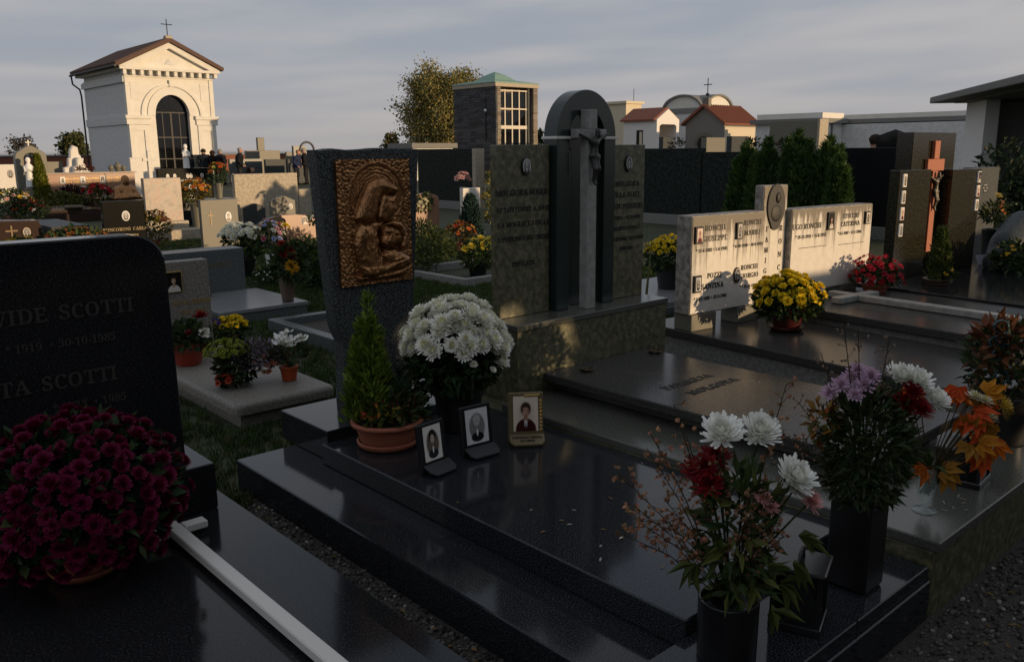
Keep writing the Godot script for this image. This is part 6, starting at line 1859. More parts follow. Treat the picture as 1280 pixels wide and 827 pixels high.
	bx("arm", Vector3(0.091, 1.30, -0.07), Vector3(0.28, 1.42, 0.07), 0.01, M.marble, wc2)
	var ur := thing("urn_group", "stone urns and a dark red wreath on top of the orange granite tomb", "urn", Vector3(7.9, 1.06, -28.05))
	for q in [[0.75, 0.9], [0.95, 1.2], [1.12, 0.8]]:
		var ub := MB.new()
		ub.lathe([Vector2(0.001, 0), Vector2(0.07, 0), Vector2(0.05, 0.03), Vector2(0.09, 0.1), Vector2(0.10, 0.16), Vector2(0.05, 0.2), Vector2(0.06, 0.22), Vector2(0.001, 0.25)], 14)
		part("urn", ub, M.olive_stone, ur, Vector3(q[0], 0, 0)).scale = Vector3.ONE * q[1]
	foliage(ur, Vector3(0.0, 0.08, 0), Vector3(0.30, 0.1, 0.12), 200, 0.07, 0.02, [[0.14, 0.02, 0.02], [0.05, 0.03, 0.02]], -0.3, 0.3, "wreath")
	# stones in the far row among the visitors
	for q in [["low grey headstone in front of the standing visitors", 19.2, 21.0, 1.28, -43.2, "grey"], ["grey headstone with a block top right of the man in the dark coat", 21.2, 22.3, 1.05, -40.5, "charcoal"], ["stout brown tombstone with a square chimney like top near the far visitors", 21.9, 24.0, 1.72, -47.0, "olive_stone"], ["pale grey stepped headstone beyond the stout brown tombstone", 25.2, 26.6, 1.62, -48.5, "olive_stone"], ["dark headstone low among the far visitors", 20.6, 22.0, 1.25, -42.0, "charcoal"], ["narrow bluish headstone close to the bent visitor", 23.3, 24.1, 1.95, -44.0, "grey"]]:
		var hq := headstone("far_headstone", q[0], q[1], q[2], q[3], q[4], 0.2, M[q[5]], "rect", 0.1)
		if q[1] == 21.9:
			bx("top_block", Vector3(-0.30, 1.722, -0.2), Vector3(0.12, 2.45, 0.0), 0.02, M.olive_stone, hq)
	var rg := thing("iron_ring_arch", "thin dark metal hoop rising over the far headstones", "garden arch", Vector3(22.6, 0, -41.2))
	var rp := []
	var rr := []
	for i in 21:
		var an := PI * i / 20
		rp.append(Vector3(cos(an) * 0.40, 1.72 + sin(an) * 0.40, 0))
		rr.append(0.055)
	rp.push_front(Vector3(0.40, 0, 0)); rr.push_front(0.055)
	rp.append(Vector3(-0.40, 0, 0)); rr.append(0.055)
	var rb := MB.new()
	rb.tube(rp, rr, 8)
	part("hoop", rb, M.dark_metal, rg)

func robed() -> MB:
	var b := MB.new()
	b.lathe([Vector2(0.001, 0), Vector2(0.13, 0), Vector2(0.135, 0.05), Vector2(0.115, 0.3), Vector2(0.11, 0.5), Vector2(0.13, 0.62), Vector2(0.12, 0.70), Vector2(0.06, 0.76), Vector2(0.05, 0.79), Vector2(0.075, 0.83), Vector2(0.08, 0.88), Vector2(0.06, 0.94), Vector2(0.001, 0.97)], 18, Vector3.ZERO, 1.0, 0.8)
	b.tube([Vector3(-0.12, 0.66, 0), Vector3(-0.12, 0.50, 0.06), Vector3(0, 0.58, 0.13)], [0.045, 0.04, 0.03], 8)
	b.tube([Vector3(0.12, 0.66, 0), Vector3(0.12, 0.50, 0.06), Vector3(0, 0.57, 0.13)], [0.045, 0.04, 0.03], 8)
	return b

func middle_graves() -> void:
	var G := [[0.029, 0.052, 0.019], [0.034, 0.057, 0.021], [0.045, 0.065, 0.02]]
	var a := headstone("terracotta_headstone", "curved top terracotta coloured headstone hung with a white flower wreath", 9.62, 10.30, 0.80, -13.6, 0.10, M.red_granite, "round", 0.03)
	foliage(a, Vector3(-0.05, 0.62, 0.05), Vector3(0.20, 0.18, 0.06), 120, 0.09, 0.03, G, -0.9)
	dome_merged(a, Vector3(-0.12, 0.60, 0.06), Vector3(0.17, 0.14, 0.06), 30, -0.8, 0.05, [Color(0.72, 0.68, 0.48), Color(0.66, 0.6, 0.4)])
	var b := headstone("white_headstone", "small white tablet with a figure print partly behind a blue green conifer", 10.35, 10.78, 0.90, -12.9, 0.10, M.marble, "rect", 0.05)
	box_photo(b, Vector3(0.02, 0.70, 0), 0.12, 0.2, 0, M.iron, 0.004)
	var cf := thing("blue_conifer", "small blue green conifer before the white tablet", "shrub", Vector3(9.55, 0, -11.7))
	conifer(cf, Vector3(0, 0.0, 0), 0.80, 0.24, 900, 0.09, [[0.026, 0.055, 0.046], [0.03, 0.055, 0.045], [0.026, 0.051, 0.043]], 0.6)
	tall_vase("orange_red_bouquet", "red and orange bouquet with pale tips in front of the blue green conifer", Vector3(8.55, 0, -10.75), 0.16, 0.07, M.terracotta, 0.24, 0.34, [[0.06, 0.05, 0.02], [0.08, 0.06, 0.02]], [Color(0.38, 0.05, 0.02), Color(0.45, 0.12, 0.03), Color(0.6, 0.4, 0.12)], 30, 0.055)
	var yt := thing("yellow_leaved_tree", "slim young tree with sunlit yellow leaves beside the green granite panel", "tree", Vector3(10.1, 0, -11.7))
	var tr := MB.new()
	tr.tube([Vector3.ZERO, Vector3(0.03, 0.6, 0), Vector3(0.0, 1.25, 0.02)], [0.02, 0.015, 0.006], 6)
	part("trunk", tr, M.bark, yt)
	foliage(yt, Vector3(0.02, 0.80, 0), Vector3(0.22, 0.56, 0.22), 420, 0.085, 0.028, [[0.26, 0.20, 0.04], [0.16, 0.14, 0.03], [0.08, 0.09, 0.03]], -0.95, 0.1, "crown")
	var px := thing("pink_bouquet", "pale pink bloom beside the young yellow tree", "flowers", Vector3(10.75, 0, -13.4))
	tall_vase_parts(px, 0.9, 0.07, M.olive_stone)
	dome_merged(px, Vector3(0, 1.05, 0), Vector3(0.15, 0.13, 0.13), 16, -0.2, 0.08, [Color(0.62, 0.36, 0.34)])
	var ym := thing("yellow_chrysanthemum", "round yellow chrysanthemum heads in a dark pot on the kerbed plot", "flowers", Vector3(7.0, 0, -8.45))
	pot(ym, Vector3.ZERO, 0.13, 0.1, 0.16, M.black_plastic)
	foliage(ym, Vector3(0.02, 0.28, 0), Vector3(0.26, 0.18, 0.22), 700, 0.08, 0.018, G, -0.9)
	var yh := mum_set("yellow_pale", 0.06, 5, 16, Color(0.60, 0.47, 0.06), Color(0.60, 0.46, 0.05), 0.5, 0.2)
	for q in [[-0.22, 0.38, 0.02, 1.0], [-0.16, 0.41, 0.08, 1.0], [0.0, 0.40, 0.1, 1.25], [0.06, 0.48, 0.0, 1.2], [0.16, 0.46, 0.06, 1.2], [0.22, 0.38, 0.08, 1.1], [0.25, 0.33, 0.1, 1.1], [-0.02, 0.46, -0.04, 1.0]]:
		head(ym, yh, Vector3(q[0], q[1], q[2]), Vector3(-0.25, 0.8, 0.5), q[3])
	var kb := thing("kerb_grave", "low kerbed plot of dark gravel under the yellow chrysanthemums", "grave", Vector3(6.9, 0, -8.4))
	bw("front_kerb", 6.3, 7.7, 0, 0.10, -7.95, -7.85, 0.006, M.concrete, kb)
	bw("back_kerb", 6.3, 7.7, 0, 0.10, -9.3, -9.2, 0.006, M.concrete, kb)
	bw("left_kerb", 6.3, 6.4, 0, 0.099, -9.198, -7.952, 0.006, M.concrete, kb)
	bw("right_kerb", 7.6, 7.7, 0, 0.099, -9.198, -7.952, 0.006, M.concrete, kb)
	for q in [["low spreading yellow green shrub right of the dark stele", 6.55, -9.3, 0.42, 0.46], ["taller grass green shrub behind the spreading one", 7.35, -9.9, 0.34, 0.52], ["dark green shrub under the terracotta headstone", 8.35, -11.6, 0.36, 0.48]]:
		var w := thing("garden_shrub", q[0], "shrub", Vector3(q[1], 0, q[2]))
		foliage(w, Vector3(0, q[4] * 0.5, 0), Vector3(q[3], q[4] * 0.5, q[3]), 1100, 0.085, 0.013, [[0.045, 0.065, 0.02], [0.07, 0.085, 0.025], [0.035, 0.056, 0.018]], -0.95, 0.1)
	var yr := thing("yellow_chrysanthemum", "yellow chrysanthemum in a black pot between the green tomb and the marble tablets", "flowers", Vector3(7.25, 0.15, -5.55))
	pot(yr, Vector3.ZERO, 0.15, 0.12, 0.24, M.black_plastic)
	foliage(yr, Vector3(0, 0.34, 0), Vector3(0.27, 0.16, 0.25), 800, 0.07, 0.018, G, -0.9)
	dome(yr, mum_set("yellow_mum_small", 0.034, 4, 12, Color(0.74, 0.55, 0.02), Color(0.70, 0.50, 0.015), 0.5, 0.26), Vector3(0, 0.38, 0), Vector3(0.27, 0.17, 0.25), 90, 0.15, 0.08, 0.04)
	ledger("flat grey slab under the yellow chrysanthemum behind the marble tablets", 6.3, 8.2, -6.2, -5.0, 0.15, M.grey, M.grey_top)
	# dark monuments that face the other way, seen from behind
	for q in [["tall slate grey monument back with a pale lit edge", 15.0, -20.8, -18.25, 1.66, "slate"], ["broad dark grey monument back behind the green granite panel", 15.0, -12.55, -10.76, 1.62, "slate"], ["dark slate monument back beside the big thuja hedge", 15.0, -10.73, -9.45, 1.54, "slate"], ["very dark granite monument back right of the thuja hedge", 15.0, -7.95, -5.95, 1.60, "black2"], ["dark bluish stone slab below the stone tower", 15.6, -17.95, -15.0, 1.60, "slate"]]:
		var t := thing("slate_monument", q[0], "monument", Vector3(q[1], 0, (q[2] + q[3]) / 2))
		var l: float = (q[3] - q[2]) / 2
		bx("slab", Vector3(0.0, 0.0, -l), Vector3(0.16, q[4], l - 0.001), 0.006, M[q[5]], t)
		bx("base", Vector3(-0.09, 0, -l - 0.05), Vector3(-0.001, 0.22, l + 0.05), 0.006, M.concrete, t)
		if q[2] == -20.8:
			bx("end_post", Vector3(-0.02, 0, l), Vector3(0.30, 1.665, l + 0.14), 0.006, M.sand, t)
		if q[2] == -7.95:
			var gp := MB.new()
			gp.t = Transform3D(Basis(Vector3.UP, -PI / 2), Vector3(0.12, 1.60, 0.15))
			gp.prism(PackedVector2Array([Vector2(-0.32, 0), Vector2(0.32, 0), Vector2(0.32, 0.20), Vector2(0, 0.31), Vector2(-0.32, 0.20)]), -0.02, 0.02)
			part("pointed_top", gp, M.black2, t)
	# thuja hedge of five plants
	for q in [[13.6, -8.35, 1.70, 0.40, "wide thuja in the middle of the dark green clump"], [13.75, -7.85, 1.88, 0.42, "tallest feathery thuja of the dark green clump"], [13.9, -7.35, 1.74, 0.40, "tall thuja beside the very dark granite monument"], [13.5, -6.95, 1.45, 0.26, "short outer thuja next to the very dark granite monument"], [13.7, -8.85, 1.62, 0.36, "outer thuja against the slate monument back"]]:
		var w := thing("thuja_shrub", q[4], "shrub", Vector3(q[0], 0, q[1]), 0, "thuja clump")
		spires(w, Vector3.ZERO, q[2], q[3] * 1.08, 18, 330, 0.13, [[0.038, 0.075, 0.020], [0.058, 0.10, 0.028], [0.075, 0.125, 0.036]], "crown", 0.80)

func tall_vase_parts(t: Node3D, vh: float, vr: float, m: Material) -> void:
	var b := MB.new()
	b.lathe([Vector2(0.001, 0), Vector2(vr * 0.8, 0), Vector2(vr * 0.72, 0.02), Vector2(vr, vh * 0.94), Vector2(vr * 0.9, vh), Vector2(0.001, vh - 0.03)], 16)
	part("vase", b, m, t)

# ---------------------------------------------------------------- buildings
func chapel() -> void:
	var t := thing("cemetery_chapel", "white plastered chapel with pediment, arched dark door and brown roof", "chapel", Vector3(22.1, 0, -58.0))
	var cx := 0.0
	# front wall with the arched opening
	var p := PackedVector2Array([Vector2(-2.83, 0), Vector2(-1.12, 0), Vector2(-1.12, 4.25)])
	for i in range(1, 20):
		var a := PI - PI * i / 20.0
		p.append(Vector2(1.12 * cos(a), 4.25 + 1.12 * sin(a)))
	p.append_array(PackedVector2Array([Vector2(1.12, 4.25), Vector2(1.12, 0), Vector2(2.83, 0), Vector2(2.83, 6.4), Vector2(-2.83, 6.4)]))
	var b := MB.new()
	b.prism(p, -0.45, 0.0)
	part("front_wall", b, M.plaster, t)
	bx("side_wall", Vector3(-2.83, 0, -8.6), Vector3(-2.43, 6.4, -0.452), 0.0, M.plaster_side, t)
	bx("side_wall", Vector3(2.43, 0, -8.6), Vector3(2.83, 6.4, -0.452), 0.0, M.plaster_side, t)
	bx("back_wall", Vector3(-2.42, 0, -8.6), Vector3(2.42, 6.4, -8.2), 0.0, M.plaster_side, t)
	bx("floor", Vector3(-2.42, 0.002, -8.19), Vector3(2.42, 0.05, -0.46), 0.0, M.concrete, t)
	# pilasters with sunk panels
	for s in [-1, 1]:
		for q in [[0.02, 3.42], [4.05, 6.05]]:
			var pl := MB.new()
			var xa: float = 1.62 * s
			var xb: float = 2.86 * s
			var x0: float = minf(xa, xb)
			var x1: float = maxf(xa, xb)
			pl.box(Vector3(x0, q[0], 0.002), Vector3(x0 + 0.30, q[1], 0.075))
			pl.box(Vector3(x1 - 0.30, q[0], 0.002), Vector3(x1, q[1], 0.075))
			if q[0] < 1.0:
				pl.box(Vector3(x0 + 0.301, q[1] - 0.35, 0.002), Vector3(x1 - 0.301, q[1], 0.074))
				pl.box(Vector3(x0 + 0.301, q[0], 0.002), Vector3(x1 - 0.301, q[0] + 0.5, 0.074))
				part("pilaster", pl, M.plaster, t)
		var im := MB.new()
		var a0: float = minf(1.52 * s, 3.0 * s)
		var a1: float = maxf(1.52 * s, 3.0 * s)
		im.box(Vector3(a0, 3.43, 0.002), Vector3(a1, 3.78, 0.12), 0.02)
		im.box(Vector3(a0 - 0.07, 3.781, 0.002), Vector3(a1 + 0.07, 4.02, 0.20), 0.03)
		part("impost", im, M.plaster, t)
		# corner strips and spandrel panel frames
		bx("corner_strip", Vector3(minf(2.60 * s, 2.87 * s), 4.021, 0.002), Vector3(maxf(2.60 * s, 2.87 * s), 6.38, 0.06), 0.0, M.plaster, t)
		var fx0: float = minf(1.98 * s, 2.55 * s)
		bx("spandrel_panel", Vector3(fx0, 4.75 + 0.25, 0.002), Vector3(fx0 + 0.57, 6.1, 0.03), 0.0, M.plaster, t)
	# archivolt rings
	for q in [[1.125, 1.62, 0.07], [1.85, 2.02, 0.10]]:
		var ring := PackedVector2Array()
		for i in 25:
			var a := PI * i / 24.0
			ring.append(Vector2(q[1] * cos(a), 4.03 + (q[1] + (0.2 if q[0] < 1.5 else 0.0)) * sin(a)))
		for i in 25:
			var a := PI - PI * i / 24.0
			ring.append(Vector2(q[0] * cos(a), 4.03 + (q[0] + (0.2 if q[0] < 1.5 else 0.0)) * sin(a)))
		var r := MB.new()
		r.prism(ring, 0.002, q[2])
		part("archivolt", r, M.plaster, t)
	bx("keystone", Vector3(-0.10, 5.86, 0.101), Vector3(0.10, 6.28, 0.16), 0.0, M.plaster, t)
	# cornice with blocks, pediment
	bx("frieze", Vector3(-2.90, 6.401, -8.65), Vector3(2.90, 6.50, 0.08), 0.0, M.plaster, t)
	for i in 12:
		var x := -3.02 + i * 0.535
		bx("dentil", Vector3(x, 6.501, 0.0), Vector3(x + 0.20, 6.80, 0.42), 0.0, M.plaster, t)
	bx("cornice", Vector3(-3.25, 6.801, -8.9), Vector3(3.25, 6.98, 0.50), 0.02, M.plaster, t)
	bx("wall_core", Vector3(-2.80, 6.501, -8.5), Vector3(2.80, 6.80, -0.05), 0.0, M.plaster_side, t)
	var pe := MB.new()
	pe.prism(PackedVector2Array([Vector2(-2.9, 6.981), Vector2(2.9, 6.981), Vector2(0, 8.42)]), -8.6, 0.12)
	part("pediment", pe, M.plaster, t)
	for s in [-1, 1]:
		var rk := MB.new()
		var pp := PackedVector2Array([Vector2(-3.3, 6.99), Vector2(-2.55, 6.99), Vector2(-0.0, 8.24), Vector2(0, 8.60)])
		if s == 1:
			pp = PackedVector2Array([Vector2(3.3, 6.99), Vector2(0.001, 8.60), Vector2(0.001, 8.24), Vector2(2.55, 6.99)])
		rk.prism(pp, 0.121, 0.45)
		part("raking_cornice", rk, M.plaster, t)
		var rf := MB.new()
		var rp := PackedVector2Array([Vector2(-3.45, 6.985), Vector2(-3.42, 6.985), Vector2(0, 8.62), Vector2(0, 8.85), Vector2(-3.5, 7.14)])
		if s == 1:
			rp = PackedVector2Array([Vector2(3.45, 6.985), Vector2(3.5, 7.14), Vector2(0.002, 8.85), Vector2(0.002, 8.62), Vector2(3.42, 6.985)])
		rf.prism(rp, -9.1, 0.62)
		var ro := part("roof_slope", rf, M.roof_brown, t)
		var tl := MB.new()
		for i in 34:
			var z := -9.0 + i * 0.288
			tl.tube([Vector3(s * 3.5, 7.15, z), Vector3(s * 0.1, 8.81, z)], [0.085, 0.085], 6)
		part("tile_rows", tl, M.roof_brown, ro).set_meta("kind", "stuff")
	var kp := MB.new()
	kp.box(Vector3(-0.22, 8.72, 0.1), Vector3(0.22, 9.02, 0.55), 0.04)
	part("ridge_block", kp, M.sand, t)
	var ic := MB.new()
	ic.tube([Vector3(0, 9.0, 0.3), Vector3(0, 10.05, 0.3)], [0.03, 0.03], 6)
	ic.tube([Vector3(-0.36, 9.72, 0.3), Vector3(0.36, 9.72, 0.3)], [0.028, 0.028], 6)
	part("iron_cross", ic, M.iron, t)
	var tri := MB.new()
	tri.prism(PackedVector2Array([Vector2(-0.3, 7.25), Vector2(0.3, 7.25), Vector2(0, 7.6)]), 0.121, 0.16)
	part("triangle_emblem", tri, M.plaster_side, t)
	# side band, cornice and downpipe
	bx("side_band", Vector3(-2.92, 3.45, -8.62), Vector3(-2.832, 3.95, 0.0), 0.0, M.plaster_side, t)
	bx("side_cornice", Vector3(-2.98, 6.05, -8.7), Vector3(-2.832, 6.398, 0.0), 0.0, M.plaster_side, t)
	var dp := MB.new()
	dp.tube([Vector3(-3.5, 6.95, -8.9), Vector3(-3.45, 6.4, -8.9), Vector3(-3.05, 6.05, -8.8), Vector3(-3.0, 5.6, -8.75), Vector3(-3.0, 0, -8.75)], [0.06, 0.06, 0.06, 0.06, 0.06], 8)
	dp.tube([Vector3(-3.52, 6.98, -9.1), Vector3(-3.52, 6.98, 0.6)], [0.08, 0.08], 8)
	part("gutter_pipe", dp, M.iron, t)
	# iron and glass door
	var d := MB.new()
	var dpoly := PackedVector2Array([Vector2(-1.12, 0.05), Vector2(1.12, 0.05)])
	for i in 21:
		var a := PI * i / 20.0
		dpoly.append(Vector2(1.115 * cos(a), 4.25 + 1.115 * sin(a)))
	d.prism(dpoly, -0.40, -0.38)
	var dr := part("door", d, M.dark_glass, t)
	var bars := MB.new()
	for x in [-1.08, -0.56, -0.03, 0.03, 0.56, 1.08]:
		bars.box(Vector3(x - 0.025, 0.05, -0.379), Vector3(x + 0.025, 4.2, -0.34))
	for y in [0.1, 1.2, 2.6, 4.2]:
		bars.box(Vector3(-1.1, y, -0.339), Vector3(1.1, y + 0.07, -0.32))
	for i in 5:
		var a := PI * (i + 0.5) / 5.0
		bars.tube([Vector3(0, 4.25, -0.36), Vector3(cos(a) * 1.05, 4.25 + sin(a) * 1.05, -0.36)], [0.02, 0.02], 5)
	part("door_bars", bars, M.iron, dr)

func tower() -> void:
	# slate built family tomb with a copper hat and a tall window
	var t := thing("slate_tower_tomb", "square dark slate tower tomb with copper green roof and tall white framed window", "mausoleum", Vector3(35.6, 0, -41.0))
	var x0 := -1.72
	var x1 := 1.72
	var z0 := -2.0
	var z1 := 2.0
	var h := 5.30
	bx("core", Vector3(x0 + 0.16, 0, z0 + 0.16), Vector3(x1 - 0.16, h, z1 - 1.2), 0.0, M.charcoal, t)
	var st := leafy(0.75, 0.0)
	st.metallic_specular = 0.5
	# courses of split stone: left wall and the two front piers
	for w in [0, 1, 2]:
		var b := MB.new()
		var y := 0.0
		while y < h - 0.05:
			var ch := rv(0.10, 0.17)
			if y + ch > h - 0.06:
				ch = h - y
			if w == 0:
				var z := z0
				while z < z1:
					var l := minf(rv(0.25, 0.9), z1 - z)
					if z1 - z - l < 0.12:
						l = z1 - z
					b.col = tint(0.050, 0.050, 0.055, 0.45)
					b.box(Vector3(x0 + rv(0.0, 0.035), y + 0.006, z + 0.005), Vector3(x0 + 0.155, y + ch - 0.006, z + l - 0.005))
					z += l
			else:
				var xa := x0 + 0.16 if w == 1 else x1 - 0.36
				var xb := x0 + 0.42 if w == 1 else x1
				b.col = tint(0.20, 0.17, 0.135, 0.3)
				b.box(Vector3(xa, y + 0.006, z1 - 1.15), Vector3(xb, y + ch - 0.006, z1 - rv(0.0, 0.03)))
			y += ch
		var o := part("slate_wall" if w == 0 else "stone_pier", b, st, t)
		if w == 0:
			o.set_meta("label", "wall of thin dark slate courses")
	var nw := MB.new()
	nw.box(Vector3(x0 - 0.02, 2.2, 1.0), Vector3(x0 + 0.03, 4.7, 1.12))
	part("wall_slot", nw, M.iron, t)
	var lp := MB.new()
	lp.ball(Vector3(x0 - 0.12, 3.95, 1.2), Vector3.ONE * 0.09, 10, 6)
	part("wall_globe", lp, M.white, t)
	bx("lintel", Vector3(x0 - 0.05, h + 0.001, z0 - 0.05), Vector3(x1 + 0.05, h + 0.22, z1 + 0.06), 0.01, M.sand, t)
	# window
	var wx0 := x0 + 0.425
	var wx1 := x1 - 0.365
	var fr := MB.new()
	for i in 5:
		var x := lerpf(wx0 + 0.04, wx1 - 0.30, i / 4.0)
		fr.box(Vector3(x - 0.04, 0.6, z1 - 0.42), Vector3(x + 0.04, h - 0.12, z1 - 0.34))
	for y in [0.6, 1.9, 2.98, 4.06, 5.12]:
		fr.box(Vector3(wx0, y - (0.10 if y == 2.98 else 0.04), z1 - 0.338), Vector3(wx1 - 0.26, y + (0.10 if y == 2.98 else 0.04), z1 - 0.30))
	part("window_frame", fr, plain(0.62, 0.56, 0.46, 0.6), t)
	for i in 4:
		for j in 4:
			var xa := lerpf(wx0 + 0.04, wx1 - 0.30, i / 4.0) + 0.04
			var xb := lerpf(wx0 + 0.04, wx1 - 0.30, (i + 1) / 4.0) - 0.04
			var ya: float = [0.6, 1.9, 2.98, 4.06][j] + 0.1
			var yb: float = [1.9, 2.98, 4.06, 5.12][j] - 0.1
			bx("pane", Vector3(xa, ya, z1 - 0.40), Vector3(xb, yb, z1 - 0.385), 0.0, M.dark_glass, t)
	bx("back_screen", Vector3(wx0, 0.02, z1 - 1.19), Vector3(wx1, h, z1 - 1.16), 0.0, M.brown_granite, t)
	bx("window_reveal", Vector3(wx1 - 0.258, 0.02, z1 - 1.15), Vector3(wx1 - 0.01, h - 0.01, z1 - 0.25), 0.0, M.charcoal, t)
	# copper hat: a flared pyramid
	var c := MB.new()
	var prof := [[2.05, h + 0.225], [2.02, h + 0.30], [0.95, h + 0.48], [0.55, h + 0.78], [0.05, h + 1.02]]
	for i in prof.size() - 1:
		for k in 4:
			var r0: float = prof[i][0]
			var r1: float = prof[i + 1][0]
			var a := [Vector2(-1, 1), Vector2(1, 1), Vector2(1, -1), Vector2(-1, -1)]
			var p: Vector2 = a[k]
			var q: Vector2 = a[(k + 1) % 4]
			var ax := 0.88
			c.quad(Vector3(p.x * r0 * ax, prof[i][1], p.y * r0), Vector3(q.x * r0 * ax, prof[i][1], q.y * r0), Vector3(q.x * r1 * ax, prof[i + 1][1], q.y * r1), Vector3(p.x * r1 * ax, prof[i + 1][1], p.y * r1))
	c.quad(Vector3(-1.8, h + 0.224, -2.05), Vector3(1.8, h + 0.224, -2.05), Vector3(1.8, h + 0.224, 2.05), Vector3(-1.8, h + 0.224, 2.05))
	part("copper_roof", c, M.copper_green, t)

func gabled(called: String, label: String, at: Vector3, w: float, l: float, eave: float, ridge: float, wall: Material, along_x: bool, roof: Material) -> Node3D:
	# a plain gabled block; gable faces +z unless along_x, then it faces -x
	var t := thing(called, label, "mausoleum", at, PI / 2 * -1.0 if along_x else 0.0)
	var b := MB.new()
	b.prism(PackedVector2Array([Vector2(-w / 2, 0), Vector2(w / 2, 0), Vector2(w / 2, eave), Vector2(0, ridge - 0.02), Vector2(-w / 2, eave)]), -l, 0.0)
	part("walls", b, wall, t)
	for s in [-1.0, 1.0]:
		var r := MB.new()
		var over := 0.22
		var sl := (ridge - eave) / (w / 2)
		var p := PackedVector2Array([Vector2(-w / 2 - over, eave - sl * over + 0.01), Vector2(-0.001, ridge + 0.01), Vector2(-0.001, ridge + 0.12), Vector2(-w / 2 - over, eave - sl * over + 0.10)])
		if s > 0:
			p = PackedVector2Array([Vector2(w / 2 + over, eave - sl * over + 0.01), Vector2(w / 2 + over, eave - sl * over + 0.10), Vector2(0.001, ridge + 0.12), Vector2(0.001, ridge + 0.01)])
		r.prism(p, -l - 0.15, 0.25)
		var ro := part("roof_slope", r, roof, t)
		var tl := MB.new()
		var n := int(l / 0.22)
		for i in n + 1:
			var z := -l - 0.1 + i * (l + 0.3) / n
			tl.tube([Vector3(s * (w / 2 + over), eave - sl * over + 0.11, z), Vector3(s * 0.06, ridge + 0.12, z)], [0.06, 0.06], 5)
		part("tile_rows", tl, roof, ro).set_meta("kind", "stuff")
	return t

